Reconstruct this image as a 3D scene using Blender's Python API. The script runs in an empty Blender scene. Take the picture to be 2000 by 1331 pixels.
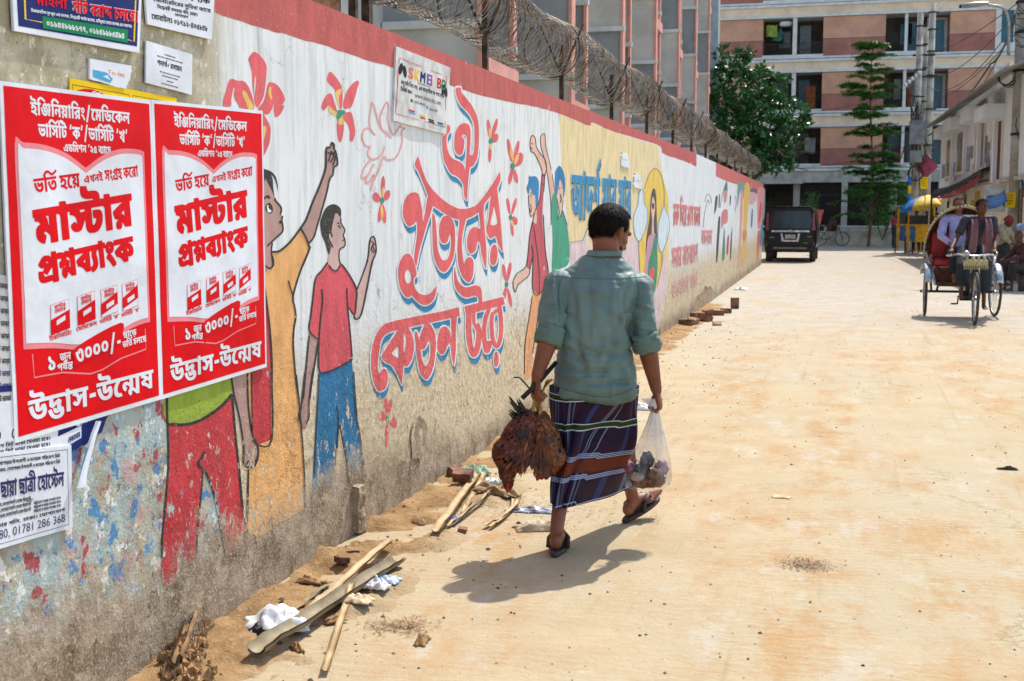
import bpy, bmesh, math, random
from mathutils import Vector, Matrix, noise as mnoise
from mathutils.geometry import delaunay_2d_cdt
random.seed(7)
scene = bpy.context.scene
COL = scene.collection
PI = math.pi; rad = math.radians
# ---------------------------------------------------------------- camera
F_PX = 2400.0; CX, CY = 1000.0, 665.5          # photograph: 2000 x 1331
PITCH = math.atan(247/F_PX); YAW = math.atan(658/math.hypot(F_PX, 247))
CAM = Vector((2.35, 0.0, 1.6))
FW = Vector((-math.sin(YAW)*math.cos(PITCH), math.cos(YAW)*math.cos(PITCH), -math.sin(PITCH)))
RT = Vector((math.cos(YAW), math.sin(YAW), 0)); UP = RT.cross(FW)
cd = bpy.data.cameras.new('camera'); cam = bpy.data.objects.new('camera', cd); COL.objects.link(cam)
cam.location = CAM; cam.rotation_euler = Matrix((RT, UP, -FW)).transposed().to_euler()
cd.sensor_width = 36; cd.lens = F_PX/2000*36; cd.clip_end = 2000; cd.clip_start = 0.05
cd.dof.use_dof = True; cd.dof.focus_distance = 6.2; cd.dof.aperture_fstop = 8.0
scene.camera = cam
# ---------------------------------------------------------------- light
SUN_EL, SUN_AZ = rad(54), rad(14)              # azimuth from +Y (down the lane) towards +X
w = bpy.data.worlds.new('World'); scene.world = w; w.use_nodes = True
nt = w.node_tree; bg = nt.nodes['Background']
sk = nt.nodes.new('ShaderNodeTexSky'); sk.sky_type = 'NISHITA'; sk.sun_disc = False
sk.sun_elevation = SUN_EL; sk.sun_rotation = SUN_AZ; sk.air_density = 1.2; sk.dust_density = 1.6
nt.links.new(sk.outputs[0], bg.inputs[0]); bg.inputs[1].default_value = 0.15
sl = bpy.data.lights.new('sun', 'SUN'); sl.energy = 3.3; sl.angle = rad(0.6); sl.color = (1.0, .95, .86)
so = bpy.data.objects.new('sun', sl); COL.objects.link(so)
sd = Vector((math.sin(SUN_AZ)*math.cos(SUN_EL), math.cos(SUN_AZ)*math.cos(SUN_EL), math.sin(SUN_EL)))
so.rotation_euler = sd.to_track_quat('Z', 'Y').to_euler()
vs = scene.view_settings; vs.view_transform = 'Standard'; vs.look = 'None'; vs.gamma = 1
vs.exposure = 0.85
scene.render.engine = 'CYCLES'; scene.cycles.use_denoising = True
scene.cycles.max_bounces = 6; scene.cycles.transparent_max_bounces = 8
# ---------------------------------------------------------------- photograph pixel -> point in the place
def ray(u, v): return FW + RT*((u-CX)/F_PX) + UP*((CY-v)/F_PX)
def G(u, v, z=0.0):
    r = ray(u, v); return CAM + r*((z-CAM.z)/r.z)
def AT(u, v, y):
    r = ray(u, v); return CAM + r*(y/r.y)
KINK, SLOPE = 19.0, 0.0145                     # the wall bends slightly away after 19 m
def wall_x(y): return 0.0 if y < KINK else -(y-KINK)*SLOPE
def W(u, v):
    r = ray(u, v); t = -CAM.x/r.x; p = CAM + r*t
    if p.y > KINK:
        t = (-KINK*-SLOPE - CAM.x)/(r.x + SLOPE*r.y); p = CAM + r*t
    return (p.y, p.z)
# ---------------------------------------------------------------- materials
def lin(c): return c/12.92 if c <= .04045 else ((c+.055)/1.055)**2.4
def C(h, k=1.0):
    h = h.lstrip('#'); return tuple(lin(int(h[i:i+2], 16)/255)*k for i in (0, 2, 4)) + (1.0,)
MATS = {}
class NT:
    def __init__(s, tree): s.t = tree
    def n(s, typ, **kw):
        nd = s.t.nodes.new(typ)
        for k, v in kw.items(): setattr(nd, k, v)
        return nd
    def l(s, a, b): s.t.links.new(a, b)
    def val(s, x, sock):
        if hasattr(x, 'is_output'): s.l(x, sock)
        else: sock.default_value = x
    def math(s, op, a, b=0.0, clamp=False):
        nd = s.n('ShaderNodeMath', operation=op, use_clamp=clamp); s.val(a, nd.inputs[0]); s.val(b, nd.inputs[1]); return nd.outputs[0]
    def mix(s, f, a, b, blend='MIX'):
        nd = s.n('ShaderNodeMix', data_type='RGBA', blend_type=blend); s.val(f, nd.inputs[0]); s.val(a, nd.inputs[6]); s.val(b, nd.inputs[7]); return nd.outputs[2]
    def noise(s, vec, scale, detail=4, rough=.55, dist=0.0, out='Fac'):
        nd = s.n('ShaderNodeTexNoise'); nd.inputs['Scale'].default_value = scale; nd.inputs['Detail'].default_value = detail
        nd.inputs['Roughness'].default_value = rough; nd.inputs['Distortion'].default_value = dist
        if vec is not None: s.l(vec, nd.inputs['Vector'])
        return nd.outputs[out]
    def ramp(s, f, a, b, lo=0.0, hi=1.0):      # smooth step of f between a and b
        nd = s.n('ShaderNodeMapRange', interpolation_type='SMOOTHSTEP'); s.val(f, nd.inputs[0])
        s.val(a, nd.inputs[1]); s.val(b, nd.inputs[2]); nd.inputs[3].default_value = lo; nd.inputs[4].default_value = hi; return nd.outputs[0]
    def scale(s, vec, v):
        nd = s.n('ShaderNodeVectorMath', operation='MULTIPLY'); s.l(vec, nd.inputs[0]); nd.inputs[1].default_value = v; return nd.outputs[0]
def newmat(name):
    m = bpy.data.materials.new(name); m.use_nodes = True; t = NT(m.node_tree); b = m.node_tree.nodes['Principled BSDF']
    return m, t, b
def mat(name, col, rough=.6, var=.12, scale=6.0, bump=0.0, bscale=40.0, metal=0.0, col2=None, coords='Object', spec=.4, **kw):
    """plain procedural material: base colour varied by two noises, optional bump"""
    if name in MATS: return MATS[name]
    m, t, b = newmat(name)
    tc = t.n('ShaderNodeTexCoord'); v = tc.outputs[coords]
    c = C(col) if isinstance(col, str) else col
    c2 = C(col2) if isinstance(col2, str) else (col2 or tuple(x*(1-3*var) if i < 3 else 1 for i, x in enumerate(c)))
    f = t.ramp(t.noise(v, scale, 6, .6), .35, .68)
    if not col2: c = tuple(min(1, x*(1+var)) if i < 3 else 1 for i, x in enumerate(c))
    t.l(t.mix(f, c, c2), b.inputs['Base Color'])
    t.l(t.ramp(t.noise(v, scale*3, 3), .2, .8, max(.05, rough-.12), min(1, rough+.12)), b.inputs['Roughness'])
    b.inputs['Metallic'].default_value = metal; b.inputs['Specular IOR Level'].default_value = spec
    if bump:
        bp = t.n('ShaderNodeBump'); bp.inputs['Strength'].default_value = 1.0; bp.inputs['Distance'].default_value = bump
        t.l(t.noise(v, bscale, 5, .6), bp.inputs['Height']); t.l(bp.outputs[0], b.inputs['Normal'])
    for k, x in kw.items(): b.inputs[k].default_value = x
    MATS[name] = m; return m
# ---------------------------------------------------------------- objects
def tag(o, label=None, cat=None, group=None, kind=None):
    if label: o['label'] = label
    if cat: o['category'] = cat
    if group: o['group'] = group
    if kind: o['kind'] = kind
    return o
def thing(name, label, cat, loc=(0, 0, 0), rz=0.0, group=None):
    o = bpy.data.objects.new(name, None); COL.objects.link(o); o.location = loc; o.rotation_euler = (0, 0, rz)
    o.empty_display_size = .1
    return tag(o, label, cat, group)
class MB:
    """collects shapes into ONE mesh object"""
    def __init__(s): s.v = []; s.f = []; s.mi = []; s.cur = 0; s.sm = []; s.smooth = False
    def m(s, i): s.cur = i; return s
    def add(s, vs, fs, smooth=None):
        o = len(s.v); s.v += [tuple(p) for p in vs]; s.f += [tuple(i+o for i in f) for f in fs]; s.mi += [s.cur]*len(fs)
        s.sm += [s.smooth if smooth is None else smooth]*len(fs); return s
    def box(s, c, d, rz=0.0, M=None, taper=1.0):
        x, y, z = d[0]/2, d[1]/2, d[2]/2
        vs = [Vector((sx*x*(taper if sz > 0 else 1), sy*y*(taper if sz > 0 else 1), sz*z)) for sz in (-1, 1) for sy in (-1, 1) for sx in (-1, 1)]
        R = M or Matrix.Rotation(rz, 3, 'Z'); vs = [R @ p + Vector(c) for p in vs]
        return s.add(vs, [(0, 2, 3, 1), (4, 5, 7, 6), (0, 1, 5, 4), (2, 6, 7, 3), (0, 4, 6, 2), (1, 3, 7, 5)], False)
    def bbox(s, a, b): return s.box([(a[i]+b[i])/2 for i in range(3)], [abs(a[i]-b[i]) for i in range(3)])
    def bev(s, c, d, r, rz=0.0, M=None, taper=1.0):
        """box with chamfered edges"""
        bm = bmesh.new(); bmesh.ops.create_cube(bm, size=1)
        for v in bm.verts:
            k = taper if v.co.z > 0 else 1
            v.co = Vector((v.co.x*d[0]*k, v.co.y*d[1]*k, v.co.z*d[2]))
        bmesh.ops.bevel(bm, geom=bm.edges[:], offset=r, segments=2, affect='EDGES', profile=.7)
        R = M or Matrix.Rotation(rz, 3, 'Z'); bm.verts.index_update()
        s.add([R @ v.co + Vector(c) for v in bm.verts], [[v.index for v in f.verts] for f in bm.faces], True); bm.free(); return s
    def tube(s, pts, r, n=8, cap=True, closed=False, smooth=True, flat=1.0):
        pts = [Vector(p) for p in pts]; k = len(pts); rs = r if isinstance(r, (list, tuple)) else [r]*k
        vs = []; fs = []; ref = None
        for i, p in enumerate(pts):
            a = pts[i-1] if (i > 0 or closed) else p; b = pts[(i+1) % k] if (i < k-1 or closed) else p
            d = (b-a); d = d.normalized() if d.length > 1e-9 else Vector((0, 0, 1))
            if ref is None: ref = d.orthogonal().normalized()
            ref = (ref - d*ref.dot(d)); ref = ref.normalized() if ref.length > 1e-6 else d.orthogonal().normalized()
            q = d.cross(ref)
            for j in range(n):
                t = 2*PI*j/n; vs.append(p + (ref*math.cos(t) + q*math.sin(t)*flat)*rs[i])
        for i in range(k if closed else k-1):
            for j in range(n):
                a = i*n+j; b = i*n+(j+1) % n; c = ((i+1) % k)*n+(j+1) % n; d = ((i+1) % k)*n+j; fs.append((a, b, c, d))
        if cap and not closed: fs.append(tuple(range(n-1, -1, -1))); fs.append(tuple(range((k-1)*n, k*n)))
        return s.add(vs, fs, smooth)
    def cyl(s, a, b, r0, r1=None, n=16, smooth=True): return s.tube([a, b], [r0, r0 if r1 is None else r1], n, smooth=smooth)
    def lathe(s, prof, c=(0, 0, 0), n=16, axis=None, a0=0, a1=2*PI):
        """prof: list of (radius, height); axis: Matrix 3x3"""
        R = axis or Matrix.Identity(3); c = Vector(c); vs = []; fs = []; full = abs(a1-a0-2*PI) < 1e-6; nn = n if full else n+1
        for r, h in prof:
            for j in range(nn):
                t = a0+(a1-a0)*j/n; vs.append(c + R @ Vector((r*math.cos(t), r*math.sin(t), h)))
        for i in range(len(prof)-1):
            for j in range(n):
                k = (j+1) % nn; fs.append((i*nn+j, i*nn+k, (i+1)*nn+k, (i+1)*nn+j))
        return s.add(vs, fs, True)
    def ell(s, c, r, n=12, M=None):
        k = max(6, n//2+1)
        prof = [(math.sin(PI*i/k), -math.cos(PI*i/k)) for i in range(k+1)]
        prof[0] = (1e-4, -1); prof[-1] = (1e-4, 1)
        R = (M or Matrix.Identity(3)) @ Matrix.Diagonal(Vector(r)); return s.lathe(prof, c, n, R)
    def torus(s, c, R, r, axis='Y', n=32, k=8, M=None):
        pts = []
        for i in range(n):
            t = 2*PI*i/n; a, b = R*math.cos(t), R*math.sin(t)
            p = Vector({'X': (0, a, b), 'Y': (a, 0, b), 'Z': (a, b, 0)}[axis])
            if M: p = M @ p
            pts.append(Vector(c)+p)
        return s.tube(pts, r, k, closed=True)
    def prism(s, pts, h, M=None, c=(0, 0, 0)):
        """polygon in XY extruded by h along Z, moved by M, c"""
        R = M or Matrix.Identity(3); c = Vector(c); n = len(pts)
        vs = [R @ Vector((p[0], p[1], 0)) + c for p in pts] + [R @ Vector((p[0], p[1], h)) + c for p in pts]
        fs = [tuple(range(n-1, -1, -1)), tuple(range(n, 2*n))] + [(i, (i+1) % n, n+(i+1) % n, n+i) for i in range(n)]
        return s.add(vs, fs, False)
    def grid(s, fn, nu, nv, smooth=True, closed_u=False):
        vs = [fn(i/nu if closed_u else i/(nu-1), j/(nv-1)) for j in range(nv) for i in range(nu)]; fs = []
        for j in range(nv-1):
            for i in range(nu if closed_u else nu-1):
                k = (i+1) % nu; fs.append((j*nu+i, j*nu+k, (j+1)*nu+k, (j+1)*nu+i))
        return s.add(vs, fs, smooth)
    def build(s, name, mats, parent=None, label=None, loc=None):
        me = bpy.data.meshes.new(name); me.from_pydata(s.v, [], s.f)
        for m_ in (mats if isinstance(mats, (list, tuple)) else [mats]): me.materials.append(m_)
        me.polygons.foreach_set('material_index', s.mi); me.polygons.foreach_set('use_smooth', s.sm)
        me.validate(); me.update()
        o = bpy.data.objects.new(name, me); COL.objects.link(o)
        if parent: o.parent = parent
        if loc is not None: o.location = loc
        if label: o['label'] = label
        return o
def kids(o): return [c for c in bpy.data.objects if c.parent == o]
def copy_tree(o, parent=None):
    c = o.copy(); COL.objects.link(c)
    if parent: c.parent = parent
    for ch in kids(o): copy_tree(ch, c)
    return c
def nz(p, s=1.0): return mnoise.noise(Vector(p)*s)
def smooth_poly(pts, closed=True, n=4):
    """Catmull-Rom through pts; a point given twice is a corner"""
    P = []; cor = []
    for p in pts:
        if P and abs(P[-1][0]-p[0]) < 1e-9 and abs(P[-1][1]-p[1]) < 1e-9: cor[-1] = True
        else: P.append(p); cor.append(False)
    k = len(P); out = []
    for i in range(k if closed else k-1):
        p1, p2 = P[i], P[(i+1) % k]
        p0 = P[(i-1) % k] if (closed or i > 0) else p1; p3 = P[(i+2) % k] if (closed or i < k-2) else p2
        if cor[i]: p0 = p1
        if cor[(i+1) % k]: p3 = p2
        for j in range(n):
            t = j/n; t2 = t*t; t3 = t2*t
            out.append(tuple(.5*((2*p1[c])+(-p0[c]+p2[c])*t+(2*p0[c]-5*p1[c]+4*p2[c]-p3[c])*t2+(-p0[c]+3*p1[c]-3*p2[c]+p3[c])*t3) for c in range(len(p1))))
    if not closed: out.append(tuple(P[-1]))
    return out
def fill2d(polys, extra=()):
    """triangulate one or more closed outlines (non-zero winding) -> verts2d, faces"""
    vs = []; es = []
    for p in polys:
        o = len(vs); vs += [Vector((q[0], q[1])) for q in p]; es += [(o+i, o+(i+1) % len(p)) for i in range(len(p))]
    vs += [Vector(q) for q in extra]
    r = delaunay_2d_cdt(vs, es, [], 0, 1e-7); V, T = r[0], r[2]; out = []
    segs = [(p[i], p[(i+1) % len(p)]) for p in polys for i in range(len(p))]
    for t in T:
        x = sum(V[i][0] for i in t)/3; y = sum(V[i][1] for i in t)/3; wn = 0
        for a, b in segs:
            if (a[1] <= y) != (b[1] <= y):
                xx = a[0]+(y-a[1])*(b[0]-a[0])/(b[1]-a[1])
                if xx > x: wn += 1 if b[1] > a[1] else -1
        if wn: out.append(tuple(t))
    return [(v[0], v[1]) for v in V], out
def ribbon(pts, w):
    """2D polyline -> strip outline polygon; w number or list"""
    k = len(pts); ws = w if isinstance(w, (list, tuple)) else [w]*k; L = []; R = []
    for i in range(k):
        a = pts[max(0, i-1)]; b = pts[min(k-1, i+1)]; dx, dy = b[0]-a[0], b[1]-a[1]; l = math.hypot(dx, dy) or 1
        nx, ny = -dy/l*ws[i]/2, dx/l*ws[i]/2; L.append((pts[i][0]+nx, pts[i][1]+ny)); R.append((pts[i][0]-nx, pts[i][1]-ny))
    return L, R
# Bengali letters: KEYS names each drawn shape by the characters it stands for, GLYPHS (below) holds the outlines as numbers in the same order
KEYS = 'আ ই উ এ ং ঃ ০ ১ ২ ৩ ৪ ৫ ৬ ৭ ৮ ৯ ক খ গ ঘ চ ছ জ ট ড ড় ঢ ণ ত থ দ ধ ন প ব ভ ম য য় র ল শ ষ স হ া ি ী ু ূ ে র্ ্য ঞ্জ স্ট প্র শ্ন ন্ত দ্ভ ন্ম গ্র ত্র দ্দ স্ক ন্ড ন্দ দ্ধ শ্ব ল্ল ক্ত ঙ্গ শু রু / - , + ‘ ’ । : ও'.split()
def shape(text, has):
    text = text.replace('\u09a1\u09bc', '\u09dc').replace('\u09a2\u09bc', '\u09dd').replace('\u09af\u09bc', '\u09df')
    cons = lambda c: 0x995 <= ord(c) <= 0x9b9 or ord(c) in (0x9dc, 0x9dd, 0x9df)
    out = []; i = 0; n = len(text)
    while i < n:
        c = text[i]; i += 1
        if not cons(c): out.append(c); continue
        cl = [c]
        while i+1 < n and text[i] == '\u09cd' and cons(text[i+1]): cl.append(text[i+1]); i += 2
        mt = []
        while i < n and ord(text[i]) in (0x9be, 0x9bf, 0x9c0, 0x9c1, 0x9c2, 0x9c7, 0x9cb): mt.append(text[i]); i += 1
        reph = len(cl) > 1 and cl[0] == '\u09b0'
        if reph: cl = cl[1:]
        yap = len(cl) > 1 and cl[-1] == '\u09af'
        if yap: cl = cl[:-1]
        base = []; k = 0; pre = []; post = []
        while k < len(cl):
            for ln in range(len(cl)-k, 0, -1):
                g = '\u09cd'.join(cl[k:k+ln])
                if has(g) or ln == 1: base.append(g); k += ln; break
        for m in mt:
            if m in '\u09bf\u09c7': pre.append(m)
            elif m == '\u09cb': pre.append('\u09c7'); post.append('\u09be')
            elif has(base[-1]+m): base[-1] += m
            else: post.append(m)
        out += pre + base
        if yap: out.append('\u09cd\u09af')
        if reph: out.append('\u09b0\u09cd')
        out += post
    return out
GLYPHS = [
[224,[343,124,343,101,311,101,311,0,255,0,242,11,208,25,193,30,217,48,230,44,246,36,255,31,254,33,254,38,254,44,255,45,255,101,-3,101,-3,124],[141,15,108,15,56,29,18,59,5,85,59,92,68,74,88,51,116,40,137,40,148,40,166,44,176,53,177,58,176,65,170,72,163,72,158,72,152,69,153,66,152,64,154,61,155,59,103,55,100,59,96,68,97,70,96,80,112,91,140,96,157,96,180,96,216,85,234,67,235,55,234,44,214,26,174,15],[113,84,112,91,92,100,77,102,113,110,129,108,146,104,164,93,167,84],[451,124,451,101,423,101,423,0,365,0,365,88,358,94,346,101,337,101,335,101,335,124,343,124,348,124,360,119,365,114,364,116,364,123,365,126,365,138,413,138,421,124]],
[100,[119,124,118,130,108,136,95,136,87,136,56,136,20,142,11,148,4,152,-2,163,-1,171,-2,174,-2,179,1,183,55,181,54,179,54,176,55,175,54,170,58,164,63,162,66,161,76,160,89,160,101,160,122,160,146,156,155,152,164,148,172,135,173,124],[97,95,128,95,166,85,182,68,183,59,182,43,146,27,121,24,111,32,126,30,158,24,190,16,207,10,175,-11,160,-5,124,6,84,14,38,21,15,22,25,44,36,43,60,41,71,41,88,41,112,45,126,53,127,59,126,65,112,73,99,73,90,73,80,71,76,67,77,65,76,63,78,60,79,59,25,56,22,59,18,67,19,71,18,78,38,89,72,95],[47,84,44,91,26,100,9,102,45,110,61,108,78,104,98,93,99,84],[205,124,205,101,-3,101,-3,124]],
[129,[171,124,168,130,160,136,145,136,111,136,82,136,44,142,35,148,28,152,22,163,23,171,22,174,24,179,25,183,81,181,78,179,78,176,79,175,78,170,82,164,89,162,92,161,102,160,113,160,153,160,174,160,198,156,207,152,216,148,224,135,225,124],[261,124,261,101,149,101,149,75,148,73,150,70,155,70,158,70,166,74,174,80,177,84,225,88,236,78,248,60,249,48,248,35,226,15,182,4,151,4,126,4,84,11,46,29,14,60,5,85,59,92,68,68,94,40,126,28,147,28,166,28,190,39,191,51,190,58,182,68,177,73,223,74,210,64,184,52,156,47,143,47,128,47,108,51,101,55,94,59,90,70,91,77,91,101,-3,101,-3,124]],
[138,[187,126,204,126,224,122,233,119,240,116,250,103,251,90,251,0,195,0,190,4,180,10,168,12,159,12,146,12,126,11,104,10,93,10,76,10,46,13,24,22,10,39,11,52,10,57,12,68,15,73,71,69,68,65,66,57,67,53,66,47,72,40,80,36,94,34,103,34,116,34,142,37,153,37,164,37,180,34,193,28,193,87,192,92,190,97,189,99,186,102,179,102,172,102,160,98,152,91,146,84,147,81,146,79,148,77,154,75,161,75,162,75,168,75,171,76,173,53,166,52,154,51,143,51,120,51,90,63,91,77,90,85,104,102,130,117,164,126]],
[79,[57,64,78,56,112,37,140,14,155,1,111,-10,100,0,74,19,40,36,23,43],[21,95,20,104,36,117,62,124,81,124,96,124,122,117,138,104,139,95,138,85,122,72,96,65,81,65,62,65,36,72,20,85],[65,95,64,90,72,84,81,84,86,84,94,89,95,95,94,99,86,105,81,105,72,105,64,100]],
[79,[21,95,20,104,36,117,62,124,81,124,96,124,122,117,138,104,139,95,138,85,122,72,96,65,81,65,62,65,36,72,20,85],[65,95,64,90,72,84,81,84,86,84,94,89,95,95,94,100,86,105,81,105,72,105,64,100],[21,30,20,39,36,52,62,60,81,60,96,60,122,52,138,39,139,30,138,21,122,7,96,0,81,0,62,0,36,7,20,21],[65,30,64,25,72,19,81,19,86,19,94,25,95,30,94,35,86,40,81,40,72,40,64,35]],
[107,[107,16,82,16,42,25,18,47,19,65,18,77,36,98,74,111,107,111,132,111,172,102,196,80,197,62,196,50,178,29,138,16],[109,87,98,87,84,82,76,71,77,63,76,56,82,45,96,40,107,40,116,40,130,45,138,56,139,64,138,72,132,82,118,87]],
[107,[109,0,70,0,30,17,31,30,30,42,56,55,79,61,103,39,98,38,90,34,91,32,90,29,98,24,109,24,122,24,136,32,137,37,136,42,128,51,106,59,87,65,66,72,42,83,30,95,31,102,30,109,42,121,53,126,103,112,98,109,94,105,95,103,94,101,96,98,104,94,122,87,139,82,158,75,184,61,196,46,197,36,196,25,174,9,136,0]],
[107,[37,105,36,111,46,121,53,126,103,116,100,114,96,111,97,109,96,108,98,105,110,102,125,99,154,95,180,78,181,66,180,50,144,34,113,31,108,32,102,32,101,32,103,40,124,37,154,31,180,23,197,17,167,-3,152,3,118,13,80,22,38,28,15,30,25,52,34,51,62,49,75,49,100,49,122,57,123,63,122,67,116,72,100,75,89,77,66,81,42,89,36,99]],
[107,[203,58,202,42,186,18,154,5,127,5,106,5,70,13,40,32,16,67,9,95,63,100,68,74,86,43,108,30,123,30,130,30,140,36,144,49,145,59,144,68,140,85,132,95,127,95,124,95,120,91,121,89,120,86,122,81,125,79,77,72,72,76,68,87,69,94,68,103,84,113,108,118,121,118,148,118,186,102,202,75]],
[107,[109,0,64,0,16,19,17,34,16,46,46,64,77,70,75,59,56,64,32,75,20,86,21,94,20,102,38,116,78,124,107,124,140,124,178,116,194,102,195,95,194,87,180,75,158,66,145,62,141,70,166,64,198,48,199,34,198,17,150,0],[109,24,126,24,140,31,141,37,140,41,130,48,116,53,109,54,92,52,74,43,75,37,74,31,88,24],[107,77,114,78,128,82,136,87,137,91,136,95,122,101,107,101,98,101,86,98,78,94,79,91,78,86,92,80]],
[107,[115,0,86,0,38,11,12,32,13,48,12,65,44,92,100,115,137,126,165,109,162,107,158,103,159,101,158,97,170,92,179,92,180,92,184,92,185,92,207,75,184,67,166,57,164,50,165,47,164,42,174,37,183,37,182,37,188,37,191,37,211,12,190,6,144,0],[119,24,126,24,138,25,148,27,155,28,165,20,134,21,106,36,107,46,106,54,116,66,136,79,155,86,171,71,150,71,124,78,114,87,115,91,114,95,118,100,123,103,155,101,126,92,90,76,70,58,71,47,70,38,82,28,104,24]],
[107,[127,5,102,5,64,12,36,29,14,60,7,84,59,90,64,73,76,50,90,36,108,30,121,30,138,30,150,42,151,53,150,60,146,72,145,76,189,77,176,68,158,55,138,49,123,49,112,49,94,52,89,55,82,58,76,67,77,75,77,83,76,87,72,93,64,95,59,95,65,121,82,121,108,118,117,113,124,110,130,99,131,89,131,79,130,76,132,72,135,72,136,72,140,74,144,80,147,85,187,90,192,85,200,71,204,57,205,51,204,38,190,17,156,5]],
[107,[121,55,149,52,132,47,108,45,93,45,52,45,16,62,17,78,16,88,30,105,56,118,90,124,111,124,124,124,148,121,157,118,168,114,176,102,177,90,177,38,176,34,180,28,188,26,195,26,189,0,164,0,134,6,120,20,121,32],[99,69,106,69,122,71,131,73,121,68,121,86,120,91,118,97,115,99,114,100,106,101,105,101,98,101,86,98,78,92,74,84,75,80,74,74,86,69]],
[107,[99,0,82,0,62,2,53,5,42,10,30,23,31,35,31,86,30,90,28,96,20,99,13,99,19,124,38,124,64,121,75,117,80,113,88,103,89,90,89,79,92,79,102,80,109,80,116,80,126,79,131,78,134,78,140,77,143,77,148,77,160,81,167,87,213,75,204,66,186,56,168,53,161,53,158,53,152,54,149,54,171,63,176,59,180,49,181,44,180,30,156,10,120,0],[103,24,106,24,114,26,118,32,120,40,121,44,120,49,116,53,106,56,101,56,98,56,90,55,89,54,89,35,88,30,90,26,95,25,96,24,102,24]],
[107,[73,67,92,67,122,60,138,47,139,39,138,30,124,17,115,12,119,24,134,25,148,37,149,45,148,51,140,60,114,69,91,73,60,78,28,87,12,98,13,105,12,111,22,121,29,127,81,118,78,116,74,112,75,109,74,107,78,105,88,102,104,99,119,96,148,91,184,79,202,66,206,53,207,47,206,34,186,16,148,5,96,0,69,0,61,0,53,23,70,24,84,31,85,36,84,39,78,44,73,44,68,44,62,40,63,37,62,36,64,33,65,31,13,26,10,30,8,37,9,41,8,49,24,61,54,67]],
[148,[301,124,301,101,191,101,191,89,191,79,191,0,133,0,118,11,88,26,48,36,23,39,3,64,34,74,106,93,141,98,135,92,135,101,-3,101,-3,124],[133,76,141,73,128,70,106,65,84,59,73,55,84,53,108,46,132,35,143,27,135,24,134,28,132,39,133,43],[289,50,288,43,278,31,254,24,235,24,226,24,212,24,207,25,209,49,210,48,214,48,219,48,226,48,230,52,231,55,230,62,208,72,187,75,185,97,214,95,260,83,288,63]],
[132,[267,124,267,101,237,101,237,0,181,0,166,9,142,21,114,30,80,37,61,40,47,64,77,59,106,57,142,49,168,38,181,31,180,36,180,45,181,51,181,138,229,138,237,124],[167,92,166,82,150,64,116,52,87,50,55,54,47,64,64,67,94,74,110,83,111,89,110,95,96,103,89,108,145,125,152,119,166,102],[69,83,44,83,14,97,15,108,14,113,20,121,23,126,73,120,72,118,70,114,71,112,70,110,74,107,81,107,84,107,92,109,100,115,105,120,145,125,149,116,136,106,116,91,90,83]],
[123,[165,0,165,83,171,76,164,80,150,89,132,97,110,103,99,103,84,103,64,95,57,88,53,91,62,93,78,96,89,96,104,96,128,90,140,79,141,71,140,59,106,40,77,31,45,53,66,59,86,67,87,71,86,75,78,77,73,77,66,77,52,75,47,73,5,91,18,101,44,117,76,126,99,126,112,126,138,121,164,110,181,102,165,103,164,107,164,116,165,122,165,138,213,138,221,124,251,124,251,101,221,101,221,0]],
[115,[233,124,233,101,203,101,203,0,147,0,132,9,100,21,58,29,33,33,15,51,20,54,38,60,56,66,65,68,75,62,72,62,66,61,63,61,46,61,24,67,12,77,13,84,12,94,34,107,55,113,105,106,88,102,70,92,71,86,70,81,78,77,85,77,92,77,104,80,113,83,139,64,126,61,106,55,86,48,77,45,79,50,92,47,130,37,147,28,146,31,146,38,147,43,147,101,-3,101,-3,124]],
[103,[211,124,211,101,83,101,83,96,83,74,82,72,82,67,83,65,83,39,82,35,84,31,89,29,90,27,99,27,106,27,120,32,127,36,132,40,138,49,139,53,138,56,132,60,127,60,123,60,116,60,100,63,93,66,86,68,78,74,75,77,79,101,84,96,102,88,120,84,131,84,137,84,154,84,176,80,185,76,190,73,194,64,195,59,194,50,186,34,177,27,162,17,122,4,97,4,78,4,52,7,45,11,36,15,24,29,25,41,25,101,-3,101,-3,124]],
[127,[241,57,240,46,224,30,194,20,160,14,143,13,135,24,154,24,194,21,236,17,257,14,243,-10,204,-3,138,3,78,7,49,7,55,31,62,30,90,29,105,29,132,29,166,35,182,47,183,55,182,64,160,75,141,75,138,75,132,74,129,74,125,93,130,93,142,94,153,94,176,94,210,87,230,77,240,64],[85,37,64,37,38,42,31,46,24,51,18,61,19,71,19,103,75,103,75,96,73,81,74,79,74,75,75,74,75,68,74,65,76,61,77,61,80,59,89,59,94,59,108,62,116,67,117,70,116,72,114,74,111,74,101,74,86,74,62,82,53,89,59,107,66,102,78,96,94,93,105,93,139,93,142,93,148,90,153,88,160,86,170,78,171,73,170,63,148,47,110,37],[-3,101,-3,124,259,124,259,101]],
[174,[155,5,128,5,82,13,44,31,14,62,5,85,59,92,68,69,94,42,128,30,151,30,172,30,190,40,191,47,190,52,184,62,181,65,223,64,210,58,190,49,168,45,151,45,134,45,106,50,92,62,93,71,92,79,110,94,127,101,120,101,110,101,105,101,-3,101,-3,124,353,124,353,101,271,101,256,101,224,101,213,102,196,97,168,88,150,79,151,74,150,71,154,68,161,68,166,68,174,71,181,74,243,65,244,61,246,52,247,47,246,37,228,18,188,5],[321,38,320,30,326,13,331,4,275,-2,268,8,262,27,263,38,262,45,266,60,271,67,248,69,212,78,186,91,179,100,237,104,240,100,252,94,274,90,293,90,294,90,304,90,309,91,335,71,328,64,320,47]],
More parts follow.
